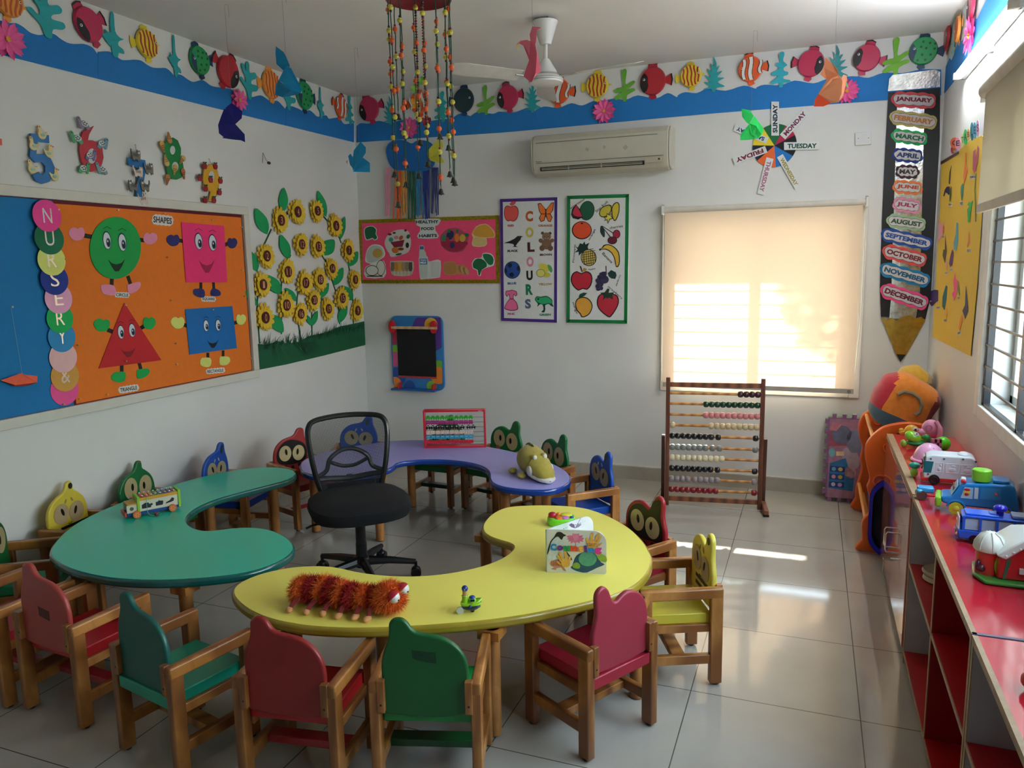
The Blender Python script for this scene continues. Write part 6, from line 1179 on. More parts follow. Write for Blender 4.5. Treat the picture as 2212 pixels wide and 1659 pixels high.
for ya,yb,hy in ((y0+.034,-1.692,-1.725),(-1.688,y1-.012,-1.655)):
    d=MB().b2((XF-.003,ya,.035),(XF+.004,yb,CT-.024),PINKD).build('door',c1,bevel=0.0008)
    m=MB(); m.tube([(XF-.003,hy,.345),(XF-.028,hy,.345),(XF-.034,hy,.335),(XF-.034,hy,.262),(XF-.028,hy,.252),(XF-.003,hy,.252)],0.0035,P('#c9c8c5',0.15,0.95),8); m.build('handle',d)
    if hy<-1.7:
        m=MB(); m.cyl((XF-.003,hy+.01,.215),(XF-.010,hy+.01,.215),0.008,P('#c9c8c5',0.15,0.95),seg=12); m.bar((XF-.01,hy+.01,.215),(XF-.034,hy+.012,.214),.012,.002,P('#c9c8c5',0.15,0.95),(0,1,0)); m.build('lock',d)
        m=MB(); m.torus((XF-.036,hy+.02,.205),.011,.0012,P('#c9c8c5',0.15,0.95),(1,0,.3),16,5); m.bar((XF-.036,hy+.022,.196),(XF-.037,hy+.026,.145),.012,.002,P('#a9c79a',0.4),(1,0,0)); m.build('key_ring',d)
def shelf_unit(ya,yb,divs,label,topl):
    c=empty('open_shelf',((XF+XB)/2,(ya+yb)/2,0),label,'shelf','red open toy shelves')
    MB().b2((XF,ya,CT-.018),(XB,yb,CT),REDL).build('top',c); MB().b2((XF-.0015,ya,CT-.0185),(XF+.0105,yb,CT+.0008),EDGE).b2((XF+.0,ya-.0005,CT-.0185),(XB,ya+.010,CT+.0008),P('#6d6076',0.4)).build('edge_strip',c)
    for y,mt in ((yb-.018,GREYL),(ya,P('#b8303a',0.35))):
        MB().b2((XF+.001,y,.0),(XB,y+.018,CT-.018),mt).b2((XF-.0015,y+.001,.0),(XF+.0015,y+.017,CT-.018),EDGE).build('side_panel',c)
    for y in divs: MB().b2((XF+.001,y-.009,.045),(XB,y+.009,CT-.018),DRD).b2((XF-.0015,y-.008,.045),(XF+.0015,y+.008,CT-.018),EDGE).build('divider',c)
    MB().b2((XF+.001,ya+.018,.395),(XB,yb-.018,.411),DRD if False else P('#b3121c',0.35)).b2((XF-.0015,ya+.018,.396),(XF+.0015,yb-.018,.410),EDGE).build('shelf_board',c)
    MB().b2((XF+.001,ya+.018,.035),(XB,yb-.018,.051),P('#b3121c',0.35)).b2((XF-.0015,ya+.018,.036),(XF+.0015,yb-.018,.050),EDGE).build('bottom_board',c)
    MB().b2((XB-.006,ya+.018,.051),(XB-.001,yb-.018,CT-.018),P('#8d1a20',0.5)).build('back_panel',c)
shelf_unit(-3.445,-2.262,[-2.868],'red open shelf unit with the barn and blue vans on top',None)
shelf_unit(-4.66,-3.452,[-4.05],'red open shelf unit nearest the camera at the lower right',None)
# ---- cream toy on the shelf
t=empty('toy_dial',(3.90,-2.43,.4125),'cream round toy on the middle shelf under the blue vans','toy')
CRM=P('#cfc7ad',0.4,var=0.08)
MB().lathe((3.90,-2.43,.4125),[(0,0),(.055,.0),(.062,.006),(.058,.020),(.03,.022),(0,.022)],CRM,24).build('base',t)
MB().lathe((3.905,-2.425,.433),[(0,0),(.04,.0),(.066,.004),(.070,.012),(.066,.02),(.04,.018),(0,.02)],P('#b0a88c',0.4),24).build('lid',t)
MB().torus((3.895,-2.435,.440),.030,.006,P('#e0dac6',0.4),(0,0,1),20,8).build('ring',t)
# ================================================================ orange bin rack, tub, cushions, foam mats
OR=P('#e8641c',0.38,var=0.04,scale=6,coat=0.15)
rk=empty('bin_rack',(3.92,-.66,0),'orange plastic toy bin rack with wavy side panels in the right corner','rack')
def panelprof(px,y,right):
    L=[at(x,yy,1,y) for x,yy in px]; Lx=[(p.x,max(p.z,0.0)) for p in L]; xr=W-0.02; 
    return Lx+right
for y,px,rt in ((-1.03,[(1858,1194),(1857,1170),(1862,1163),(1861,1130),(1868,1116),(1876,1106),(1877,1075),(1872,1052),(1874,1045),(1878,1032),(1873,1010),(1868,984),(1870,960),(1883,941),(1905,923),(1931,915),(1962,912)],[(4.0,.715),(4.06,.68),(4.09,.60),(4.095,.45),(4.08,.3),(4.09,.15),(4.095,0)]),
            (-.30,[(1845,1100),(1847,1075),(1848,1054),(1853,1036),(1860,1010),(1857,989),(1862,967),(1856,945),(1854,919),(1862,897),(1875,887)],[(3.85,.69),(3.95,.71),(4.05,.68),(4.09,.58),(4.10,.4),(4.08,.2),(4.10,0)])):
    pr=panelprof(px,y,rt); pts=smooth([Vector((x,y-.02,z)) for x,z in pr],3); 
    for p in pts: p.z=max(p.z,0.0); p.x=min(p.x,4.10)
    m=MB(); m.prism(pts,(0,.04,0),OR,round_=True); pn=m.build('side_panel',rk,bevel=0.010,bseg=3,sharp=50)
    for (cx_,cz_,R) in ((3.83,.585,.022),(3.80,.40,.032)): m=MB(); m.torus((cx_,y-.0215,cz_),R,.005,OR,(0,1,0),24,8); m.cyl((cx_,y-.018,cz_),(cx_,y-.0225,cz_),R*.5,OR,seg=18); m.build('moulded_ring',pn)
    m=MB(); m.prism([Vector((a,y-.022,b)) for a,b in circ(3.945,.655,.085,.028,24)],(0,.0015,0),P('#24100c',0.6)); m.build('handle_hole',pn)
YR=P('#f0a24a',0.35)
for x,z in ((3.765,.60),(3.79,.52),(3.745,.16),(3.77,.10),(4.06,.6)): m=MB(); m.cyl((x,-.30,z+.02),(x,-1.0,z),0.011,YR,seg=12); m.build('rod',rk)
m=MB(); m.b2((3.79,-.98,.50),(4.07,-.34,.52),P('#2b5fb0',0.4)).b2((3.79,-.98,.12),(4.07,-.34,.14),P('#2b5fb0',0.4)); m.build('bin_floor',rk)
for zz_,cc_ in ((.14,'#3aa05a'),(.14,'#d83a3a')):
    pass
t=MB(); pts=[(x,z) for x,z in rr2(3.748,4.02,.004,.44,.12,8)]
vs=[];fs=[];n=len(pts)
for (sc_,yy) in ((1.0,-1.125),(.88,-1.123),(.84,-1.075),(.90,-1.057),(1.0,-1.11)):
    for x,z in pts: vs.append(Vector((3.884+(x-3.884)*sc_,yy,.222+(z-.222)*sc_)))
for i in range(4):
    for k in range(n): fs.append((i*n+k,i*n+(k+1)%n,(i+1)*n+(k+1)%n,(i+1)*n+k))
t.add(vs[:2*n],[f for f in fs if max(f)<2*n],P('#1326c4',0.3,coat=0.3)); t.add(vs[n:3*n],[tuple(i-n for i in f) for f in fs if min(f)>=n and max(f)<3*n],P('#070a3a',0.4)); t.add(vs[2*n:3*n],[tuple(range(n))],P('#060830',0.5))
t.add(vs,[f for f in fs if min(f)>=3*n],P('#1326c4',0.3)); t.add([vs[i] for i in range(0,n)]+vs[3*n:4*n],[(k,(k+1)%n,n+(k+1)%n,n+k) for k in range(n)],P('#1326c4',0.3,coat=0.3))
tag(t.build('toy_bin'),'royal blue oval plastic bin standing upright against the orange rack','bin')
def cushion(c,half,rot,cols,label,patch=None):
    c=Vector(c); R=Matrix.Rotation(math.radians(rot),3,'Y'); t=empty('bean_cushion',c-Vector((0,0,half[2])),label,'cushion')
    groups={}; n1,n2=40,24; m=MB(); V=[]
    for i in range(n2+1):
        ph=-PI/2+PI*i/n2
        for k in range(n1):
            th=2*PI*k/n1; f=lambda v,e: math.copysign(abs(v)**e,v)
            x=f(math.cos(ph),.6)*f(math.cos(th),.6); y=f(math.cos(ph),.6)*f(math.sin(th),.7); z=f(math.sin(ph),.6)
            w_=1+0.025*math.sin(5*x+3*z)+0.02*math.sin(9*z+4*x); V.append(Vector((x*half[0]*w_,y*half[1]*w_,z*half[2]*w_)))
    F={}
    for i in range(n2):
        for k in range(n1):
            q=(i*n1+k,i*n1+(k+1)%n1,(i+1)*n1+(k+1)%n1,(i+1)*n1+k); g=sum((V[j] for j in q),Vector())/4; F.setdefault(cols(g.x/half[0],g.y/half[1],g.z/half[2]),[]).append(q)
    for col,fl in F.items(): m.add([c+R@v for v in V],fl,cloth(col),True)
    m.build('cover',t)
    if patch:
        q=MB(); ring=[c+R@Vector((a*half[0],-half[1]*(1.03-0.12*(a*a+b*b)),b*half[2])) for a,b in patch]; q.tube(ring,0.011,cloth('#8e8266'),6); q.build('letter_patch',t)
cushion((3.93,-.66,.765),(.165,.15,.155),24,lambda x,y,z:'#4f6f80' if z<-.45 and x<.75 else ('#c3263a' if x<-.62 else ('#8e1f26' if x>.72 and z>-.2 else ('#4a5a34' if x>.72 else '#e88a2e'))),'orange cushion with grey arc patch, red and blue sides, lying on the orange rack',[(-.42,.28),(-.30,.46),(-.05,.52),(.20,.46),(.38,.26),(.42,.02),(.34,-.12)])
cushion((4.0,-.32,.80),(.11,.12,.13),30,lambda x,y,z:'#dcae3a' if x<.2 else ('#b59a6a' if x<.5 else '#8d7a6a'),'mustard yellow cushion behind the orange cushion')
fm=empty('foam_mat',(3.66,-.10,0),'stack of printed puzzle foam mats leaning on the back wall','foam mat')
ed=[]; x0,x1,z0,z1=3.556,3.86,.028,.545; nt_=5
def tabs(a,b,n,out):
    o=[]
    for k in range(n):
        for q,s in ((.0,0),(.22,0),(.18,1),(.62,1),(.58,0)):
            t_=(k+q)/n; o.append((a[0]+(b[0]-a[0])*t_+out[0]*s,a[1]+(b[1]-a[1])*t_+out[1]*s))
    return o
ed=tabs((x0,z0),(x1,z0),5,(0,-.024))+tabs((x1,z0),(x1,z1),7,(.018,0))+tabs((x1,z1),(x0,z1),5,(0,.024))+tabs((x0,z1),(x0,z0),8,(-.018,0))
for i,(yy,c_) in enumerate(((-.155,'#8d5a86'),(-.142,'#5aa08a'),(-.129,'#d8c79a'),(-.116,'#4f8a60'))):
    m=MB(); m.prism([Vector((x,yy+(.09*(z/.57))+.0,z)) for x,z in ed],(0,.012,0),P(c_,0.7)); m.build('mat_sheet',fm)
m=MB(); yf=lambda z:-.1562+.09*(z/.57)
def pr(pl,c,k=0): m.prism([Vector((x,yf(z)-.0004*k,z)) for x,z in pl],(0,.0003,0),P(c,0.6,var=0.15,scale=30))
pr([(x0+.01,.03),(x1-.01,.03),(x1-.01,.54),(x0+.01,.54)],'#a8788e',1)
pr([(x0+.01,.36),(x0+.12,.37),(x0+.12,.46),(x0+.01,.46)],'#9c4a58',2); pr(circ(3.64,.44,.06,.06,20),'#6a7088',3); pr(circ(3.72,.40,.05,.075,20),'#7d829a',3); pr(circ(3.70,.29,.05,.075,20,.4),'#b3a3ae',2); pr(circ(3.70,.20,.035,.04,18),'#c79aa4',3)
pr([(x0+.015,.09),(3.72,.08),(3.725,.20),(3.685,.24),(3.67,.29),(x0+.09,.28),(x0+.02,.25)],'#2a74a8',3)
for z in (.115,.165,.215): pr([(x0+.02,z-.018),(x0+.11,z-.018),(x0+.11,z+.018),(x0+.02,z+.018)],'#243a7a',4); pr(circ(x0+.045,z,.013,.013,12),('#d79ab0','#6ab0c8','#c9c0d8')[int(z*20)%3],5); pr(circ(x0+.085,z,.014,.013,12),('#b8b04a','#d9b860','#b890c0')[int(z*20)%3],5)
pr(circ(x0+.03,.32,.02,.03,14),'#7ab8bc',4); pr([(x0+.055,.30),(x0+.105,.305),(x0+.1,.33),(x0+.055,.33)],'#e0c890',4); pr([(x0+.01,.47),(x0+.05,.46),(x0+.08,.50),(x0+.03,.52)],'#c87a86',4)
m.build('printed_face',fm)
# ================================================================ toys on the cupboards (T: local box frame, x to the left front .. )
def frameT(o,ang): return Matrix.Translation(Vector(o))@Matrix.Rotation(math.radians(ang),4,'Z')
def toy(name,o,ang,label,cat='toy'): t=empty(name,o,label,cat); return t,frameT(o,ang)
def MT(T): m=MB(); m.T=T; return m
LIME=plastic('#86d02e'); WHP=plastic('#dfe3e8',0.35); BLKP=plastic('#15161a',0.35); CZ=CT+.001
# yellow fish
t,T=toy('toy_fish',(3.915,-1.215,CZ),0,'yellow plastic bath fish toy at the far end of the cupboard top')
m=MT(T); Y=plastic('#e8b02c'); m.ell((0,0,.038),(.034,.024,.032),Y); m.ell((.012,-.012,.048),(.014,.012,.014),WHP).ell((.014,-.023,.050),(.005,.003,.006),BLKP,seg=8,rings=5); m.build('body',t)
m=MT(T); m.ell((-.040,0,.028),(.018,.006,.012),Y).ell((-.046,0,.040),(.012,.005,.010),Y); m.build('tail',t)
m=MT(T); m.ell((.0,-.018,.010),(.022,.014,.008),Y); m.build('fin',t); m=MT(T); m.ell((.034,-.004,.030),(.010,.008,.009),plastic('#f0d8a0')); m.build('mouth',t)
# green turtle
t,T=toy('toy_turtle',(3.905,-1.415,CZ),0,'green plastic turtle toy beside the pink dog head toy')
m=MT(T); m.ell((-.005,0,.050),(.040,.034,.026),LIME,Matrix.Rotation(.45,3,'Y')).ell((.004,-.02,.066),(.012,.012,.010),WHP).ell((.006,-.028,.070),(.005,.004,.005),BLKP,seg=8,rings=5); m.build('shell',t)
m=MT(T); m.ell((.012,0,.022),(.048,.030,.016),plastic('#0a8a4c')); m.build('body',t)
m=MT(T); m.ell((-.044,-.004,.018),(.016,.014,.018),plastic('#8aa83a')); m.build('head',t)
m=MT(T); m.ell((.048,-.01,.052),(.018,.010,.016),plastic('#1f9a4a')); m.build('flipper',t)
# pink dog head
t,T=toy('toy_dog_head',(3.985,-1.315,CZ),0,'pink plastic dog head toy with long ear, tallest of the small toys')
PKP=plastic('#f09ac4',0.35)
m=MT(T); m.ell((.0,0,.075),(.040,.035,.045),PKP).ell((-.030,-.004,.055),(.028,.022,.020),PKP).ell((-.050,-.006,.066),(.008,.008,.008),PKP); m.build('head',t)
m=MT(T); m.tube(smooth([(.018,-.02,.115),(.034,-.03,.085),(.036,-.032,.045),(.030,-.03,.018)],4,False),[.010]*4+[.013]*4+[.014]*4+[.010],PKP,10); m.build('ear',t)
m=MT(T); m.torus((-.012,-.034,.085),.013,.003,plastic('#e07aac'),(0,1,0),16,6); m.build('eye_ring',t)
m=MT(T); m.ell((.004,0,.018),(.024,.022,.019),plastic('#3a8a88')); m.build('neck',t)
# lime dome toy
t,T=toy('bath_toy',(4.02,-1.455,CZ),0,'bright lime green round cap shaped toy near the window wall')
m=MT(T); m.ell((0,0,.034),(.034,.034,.033),plastic('#5ff02a')); m.build('dome',t); m=MT(T); m.ell((-.024,-.014,.034),(.024,.022,.005),plastic('#7cf03a')); m.build('brim',t)
# pink spotted dome with chequered box
t,T=toy('toy_dome',(3.935,-1.69,CZ),0,'pale pink dome toy with spots in front of the white bus')
m=MT(T); m.lathe((0,0,0),[(0.070,0.004),(.071,.010),(.064,.014),(.060,.035),(.046,.062),(.024,.079),(0,.084)],plastic('#e8a8cc',0.25),28); m.build('dome',t)
m=MT(T); m.torus((0,0,.008),.068,.006,plastic('#f2a0cc'),seg=28); m.build('rim',t)
for a,z,r in ((-2.2,.02,.005),(-1.9,.048,.003),(-2.6,.03,.003),(-1.3,.066,.005)):
    m=MT(T); R=.062*math.cos(z/.084*1.2); m.ell((math.cos(a)*R,math.sin(a)*R,z),(r,r,r*.6),plastic('#a83a78' if r>.004 else '#ffffff'),seg=8,rings=5); m.build('spot',t)
t,T=toy('toy_block',(3.975,-1.575,CZ),8,'small black and pink chequered block behind the pink dome')
m=MT(T)
for i in range(4):
    for j in range(5):
        m.box((-.015+.01*i,0,.008+.016*j),(.010,.026,.016),plastic('#1a1418' if (i+j)%2 else '#b85a78'))
m.build('block',t)
# small green toy in front of the bus
t,T=toy('toy_car',(3.845,-1.98,CZ),0,'small teal and lime toy peeking out beside the face of the white bus')
m=MT(T); m.ell((0,0,.048),(.022,.018,.014),plastic('#1fa08c')); m.build('roof',t); m=MT(T); m.ell((.0,0,.02),(.016,.016,.02),plastic('#a8d83a')); m.build('wheel',t)
# ---- white bus
t,T=toy('toy_bus',(3.958,-2.04,CZ),-5,'white toy bus with teal smiling face and red bottom','toy bus')
m=MT(T); P8=[(-.088,.022),(.092,.022),(.094,.09),(.088,.112),(.074,.121),(-.062,.120),(-.082,.108),(-.09,.06)]
m.prism([(x,-.045,z) for x,z in P8],(0,.09,0),WHP); b_=m.build('body',t,bevel=0.006,bseg=3)
m=MT(T); m.prism([(x,-.046,z) for x,z in ((-.096,.012),(.09,.012),(.09,.030),(-.096,.026))],(0,.092,0),plastic('#d8302e')); m.build('chassis',t,bevel=0.003)
m=MT(T); TEALP=plastic('#0d6a74'); m.prism([(-.0895,y,z) for y,z in ((-.042,.045),(.042,.045),(.042,.094),(-.042,.094))],(.004,0,0),TEALP); m.prism([(x,-.0465,z) for x,z in ((-.089,.046),(-.062,.046),(-.055,.093),(-.087,.093))],(0,.003,0),TEALP)
m.T=T@Matrix.Translation(Vector((-.0025,0,0))); m.build('windscreen',t)
for y in (-.018,.012): m=MT(T); m.ell((-.093,y,.080),(.002,.006,.008),BLKP,seg=10,rings=6); m.ell((-.0945,y-.001,.082),(.001,.002,.002),WHP,seg=6,rings=4); m.build('eye',t)
m=MT(T); m.tube(smooth([(-.093,-.026,.066),(-.094,-.014,.055),(-.094,.002,.053),(-.093,.016,.062)],4,False),.0022,BLKP,6); m.build('smile',t)
m=MT(T); m.box((-.086,0,.106),(.006,.066,.008),plastic('#2a5560'),Matrix.Rotation(.6,3,'Y')); m.build('sign',t)
for x in (-.050,.055): m=MT(T); m.cyl((x,-.056,.021),(x,-.036,.021),.020,BLKP,seg=20).torus((x,-.056,.021),.011,.003,BLKP,(0,1,0),16,6); m.build('wheel',t)
for (xa,xb) in ((-.046,-.022),(-.012,.032),(.040,.084)):
    m=MT(T); m.tube([(xa,-.046,.052),(xb,-.046,.054),(xb,-.046,.090),(xa,-.046,.088)],.0016,WHP,6,True); m.ell(((xa+xb)/2,-.045,.066),((xb-xa)*.3,.004,.011),WHP,seg=10,rings=6).ell(((xa+xb)/2+.004,-.045,.080),((xb-xa)*.2,.004,.006),WHP,seg=10,rings=6); m.build('embossed_window',t)
for x,z in ((-.066,.103),(-.02,.107),(.045,.112),(.088,.106),(-.072,.04)): m=MT(T); m.cyl((x,-.0475,z),(x,-.044,z),.004,plastic('#5a6a72'),seg=10); m.build('rivet',t)
m=MT(T); m.ell((.05,0,.122),(.022,.03,.010),WHP); m.build('roof_vent',t)
# ---- blue jeep
t,T=toy('toy_van',(4.00,-2.42,CZ),-8,'bright blue toy van with lime bumper, yellow wheels and lime knob','toy van')
BL=plastic('#1a86d0'); m=MT(T)
P8=[(-.115,.035),(-.085,.030),(.118,.030),(.112,.070),(.10,.115),(.085,.122),(-.045,.112),(-.062,.104),(-.085,.062),(-.118,.058)]
m.prism([(x,-.05,z) for x,z in P8],(0,.10,0),BL); m.build('body',t,bevel=0.007,bseg=3)
m=MT(T); m.box((-.125,-.0,.036),(.018,.104,.036),plastic('#84c82e')); m.build('bumper',t,bevel=0.005)
for y in (-.032,.032): m=MT(T); m.cyl((-.136,y,.038),(-.132,y,.038),.010,plastic('#a8dc4a'),seg=14); m.build('headlight',t)
m=MT(T); 
for z in (.03,.037,.044): m.box((-.1345,0,z),(.002,.024,.003),plastic('#a8dc4a'))
m.build('radiator',t)
for x in (-.070,.068):
    m=MT(T); m.tube([(x+.027*math.cos(a),-.052,.024+.024*math.sin(a)) for a in [PI*k/10 for k in range(11)]],.004,BL,6); m.build('wheel_arch',t)
    m=MT(T); m.cyl((x,-.060,.022),(x,-.036,.022),.022,plastic('#c9c832'),.018,20); m.ell((x,-.060,.022),(.010,.004,.010),plastic('#d8d84a')); m.build('wheel',t)
m=MT(T); m.box((-.0775,0,.0835),(.003,.088,.040),plastic('#8ec8e6'),Matrix.Rotation(.49,3,'Y')); m.build('windscreen',t)
for y,c1_,c2_ in ((-.020,'#8a5a2c','#d8a050'),(.022,'#b83a3a','#a0602c')):
    m=MT(T); m.ell((-.080,y,.082),(.003,.012,.014),plastic(c1_),seg=12,rings=6).ell((-.0815,y,.079),(.002,.007,.008),plastic(c2_),seg=10,rings=5); m.build('driver_sticker',t)
m=MT(T); m.prism([(x,-.0515,z) for x,z in ((-.058,.060),(-.022,.060),(-.022,.100),(-.048,.100))],(0,.001,0),plastic('#a6d6ee')).ell((-.040,-.052,.082),(.010,.002,.011),plastic('#e8c85a'),seg=12,rings=6).ell((-.040,-.053,.076),(.007,.002,.006),plastic('#c03a3a'),seg=10,rings=5).ell((-.040,-.053,.092),(.010,.002,.005),plastic('#c8283a'),seg=10,rings=5); m.build('side_sticker',t)
m=MT(T); m.prism([(x,-.0515,z) for x,z in ((-.018,.062),(-.006,.062),(-.006,.102),(-.018,.102))],(0,.001,0),plastic('#cfe4ee')); m.prism([(x,-.0515,z) for x,z in ((0,.064),(.062,.066),(.058,.106),(0,.104))],(0,.001,0),plastic('#3a9ad8')).prism([(.046+.007*(1 if k%2==0 else .45)*math.sin(k*PI/5),-.0525,.087+.007*(1 if k%2==0 else .45)*math.cos(k*PI/5)) for k in range(10)],(0,.0005,0),plastic('#d87a3a')); m.build('side_sticker',t)
m=MT(T); m.cyl((.002,-.01,.118),(.002,-.01,.160),.030,plastic('#86d42e'),seg=28); m.build('push_knob',t,bevel=0.004)
m=MT(T); m.bar((-.052,-.03,.118),(-.052,.005,.118),.016,.012,WHP,(0,0,1)); m.bar((-.052,-.05,.118),(-.052,-.03,.118),.0165,.0125,plastic('#c8283a'),(0,0,1)); m.build('siren',t,bevel=0.004)
m=MT(T); m.box((.06,0,.126),(.05,.07,.010),BL); m.build('roof_rack',t,bevel=0.003)
t2,T2=toy('toy_car',(3.845,-2.30,CZ),0,'small light blue toy car at the left of the bright blue van','toy car')
m=MT(T2); m.box((0.002,0,.038),(.055,.04,.022),plastic('#2f98d6')); m.build('body',t2,bevel=0.006); m=MT(T2); m.cyl((-.012,-.024,.018),(-.012,.024,.018),.018,plastic('#5a3a34'),seg=16); m.build('wheel',t2); m=MT(T2); m.ell((-.02,-.016,.034),(.012,.010,.008),plastic('#48b0e0')); m.build('headlight',t2)
# ---- blue police bus
t,T=toy('toy_police_bus',(4.0,-2.735,CZ),-4,'royal blue toy bus with white windscreen banner between van and barn','toy bus')
RB=plastic('#1e5fd8'); m=MT(T); m.prism([(x,-.04,z) for x,z in ((-.112,.012),(.115,.012),(.115,.040),(-.116,.040))],(0,.08,0),RB); m.build('lower_body',t,bevel=0.003)
m=MT(T); m.prism([(x,-.038,z) for x,z in ((-.106,.080),(.115,.082),(.115,.088),(-.104,.088))],(0,.076,0),RB); m.box((-.05,0,.091),(.09,.06,.006),RB).box((-.02,0,.095),(.02,.03,.004),RB); m.build('roof',t,bevel=0.002)
for x in (-.100,-.055,-.01,.035,.08,.112): 
    for y in (-.037,.037): m=MT(T); m.box((x,y,.060),(.007,.004,.042),RB); m.build('pillar',t)
m=MT(T); m.box((.003,0,.060),(.20,.066,.036),plastic('#a8c4dc',0.2)); m.build('windows',t)
m=MT(T); m.prism([(-.1135,y,z) for y,z in ((-.034,.040),(.034,.040),(.030,.078),(-.030,.078))],(.003,0,0),plastic('#cfd6e2')); m.build('windscreen',t)
m=MT(T); m.prism([(-.1145,y,z) for y,z in ((-.034,.042),(.034,.042),(.034,.058),(-.034,.058))],(.001,0,0),plastic('#eef0f2')); m.build('banner',t)
q=MT(T); letter(q,'ANWAR BUS',(-.1150,.030,.046),(0,-.060,0),(0,0,.008),plastic('#7a3040'),0.04); q.build('lettering',t)
m=MT(T); m.box((-.1185,-.0,.027),(.003,.03,.014),plastic('#7f9ab8')); m.build('number_plate',t)
for y in (-.028,.028): m=MT(T); m.ell((-.117,y,.024),(.004,.006,.005),WHP,seg=10,rings=6); m.build('headlight',t)
for x in (-.07,.07): m=MT(T); m.cyl((x,-.043,.014),(x,-.03,.014),.014,BLKP,seg=16); m.build('wheel',t)
m=MT(T); m.cyl((-.0,-.0,.09),(0,0,.108),.010,plastic('#14148c'),seg=14).ell((0,0,.112),(.020,.020,.011),plastic('#1212c0')); m.build('push_button',t)
m=MT(T); m.box((.06,0,.094),(.06,.05,.010),plastic('#8a9ab8')); m.build('roof_box',t,bevel=0.003)
# ---- barn
t,T=toy('toy_barn',(4.0,-3.03,CZ),0,'red toy barn with white roof, green base and cow window','toy barn')
m=MT(T); m.prism([(-.124,-.03,.012),(-.105,-.085,.012),(.115,-.095,.012),(.115,.07,.012),(-.11,.07,.012)],(0,0,-.012),plastic('#3a8a34')); m.build('base',t,bevel=0.005)
m=MT(T); m.prism([(x,-.062,z) for x,z in ((-.070,.012),(.11,.012),(.11,.095),(.055,.118),(-.02,.112),(-.070,.072))],(0,.12,0),plastic('#c3262c')); m.build('walls',t,bevel=0.006,bseg=3)
m=MT(T); m.cyl((-.083,-.01,.010),(-.083,-.01,.088),.034,plastic('#c8322c'),seg=24); m.build('silo',t)
m=MT(T); m.lathe((-.083,-.01,.084),[(.040,-.006),(.042,0),(.039,.016),(.028,.034),(.012,.044),(0,.046)],plastic('#d4d2c6',0.4),24); 
for k in range(8): a=k*PI/4; m.tube([(-.083+math.cos(a)*r,-.01+math.sin(a)*r,.084+z) for r,z in ((.042,0),(.039,.017),(.028,.035),(.012,.045))],.0015,plastic('#c4c2b6',0.4),5)
m.build('silo_roof',t)
m=MT(T); m.prism([(x,-.075,z) for x,z in ((-.078,.082),(-.055,.073),(-.018,.106),(.05,.120),(.115,.103),(.115,.118),(.055,.140),(-.02,.132),(-.05,.108))],(0,.145,0),plastic('#d8d7d0',0.4)); rf=m.build('roof',t,bevel=0.004)
for k in range(5): m=MT(T); m.ell((-.056+k*.016,-.0765,.085+k*.0115),(.0035,.002,.003),WHP,seg=8,rings=5); m.build('rivet',rf)
m=MT(T); m.cyl((.035,-.015,.134),(.035,-.015,.141),.030,WHP,seg=24); m.ell((.035,-.015,.142),(.024,.024,.008),plastic('#128a96')); m.build('push_button',t)
m=MT(T); m.cyl((.038,-.0765,.116),(.038,-.080,.116),.017,plastic('#dde2da'),seg=22).torus((.038,-.080,.116),.014,.0012,plastic('#2a5a50'),(0,1,0),20,5); m.prism([(.038+a,-.0806,.116+b) for a,b in ((-.008,.003),(-.002,.007),(.006,.004),(.002,.001))],(0,.0004,0),plastic('#2a7a58')); letter(m,'frog',(.029,-.0808,.108),(.018,0,0),(0,0,.006),plastic('#24564c'),0.03); m.build('round_emblem',t)
m=MT(T); m.prism([(x,-.0635,z) for x,z in ((-.058,.014),(-.052,.014),(-.040,.074),(-.052,.07))],(0,.002,0),plastic('#1d6a4a')); m.prism([(-.066+a,-.0455,.045+b) for a,b in circ(0,0,.010,.026,14)],(0,.002,0),plastic('#86c82e')); m.build('tree_relief',t)
m=MT(T); m.prism([(-.045+a,-.066,.046+b) for a,b in circ(0,0,.001,.001,4)],(0,.001,0),WHP); m.box((-.014,-.065,.042),(.014,.006,.016),plastic('#c8d0d0')); m.build('switch',t,bevel=0.002)
m=MT(T); m.prism([(x,-.066,z) for x,z in ((.02,.082),(.075,.080),(.075,.108),(.02,.108))],(0,.003,0),plastic('#d6d0d8')); m.prism([(x,-.0668,z) for x,z in ((.024,.085),(.072,.083),(.072,.105),(.024,.105))],(0,.0006,0),plastic('#0e3a44')); w_=m.build('window',t)
m=MT(T); 
for a,b,ra,rb,c_ in ((.044,.094,.010,.006,'#16181a'),(.052,.091,.008,.007,'#e8e6e2'),(.040,.087,.009,.004,'#e8e6e2'),(.056,.088,.004,.003,'#d8a080')): m.prism([(a+p,-.0674-ra*.02,b+q) for p,q in circ(0,0,ra,rb,14)],(0,.0004,0),plastic(c_))
m.build('cow_picture',w_)
m=MT(T); m.box((.008,-.066,.094),(.016,.004,.028),plastic('#cfc8d2')); m.build('shutter',t,bevel=0.004)
m=MT(T); m.prism([(.048+x,-.066,z) for x,z in [(-.034,.012),(.034,.012)]+[(.034*math.cos(a),.038+.028*math.sin(a)) for a in [PI*k/10 for k in range(11)]]],(0,.004,0),plastic('#cbbfc6')); m.prism([(.048+x,-.067,z) for x,z in [(-.027,.013),(.027,.013)]+[(.027*math.cos(a),.036+.022*math.sin(a)) for a in [PI*k/10 for k in range(11)]]],(0,.001,0),plastic('#b9abb4')); m.prism([(.048+a,-.0675,.046+b) for a,b in circ(0,0,.012,.007,16)],(0,.0006,0),plastic('#7a6a78')); m.build('door',t)
m=MT(T); m.ell((-.113,-.03,.036),(.008,.010,.016),plastic('#4a1c30')).ell((-.105,-.035,.030),(.012,.010,.012),plastic('#5a2438')); m.build('side_knob',t)
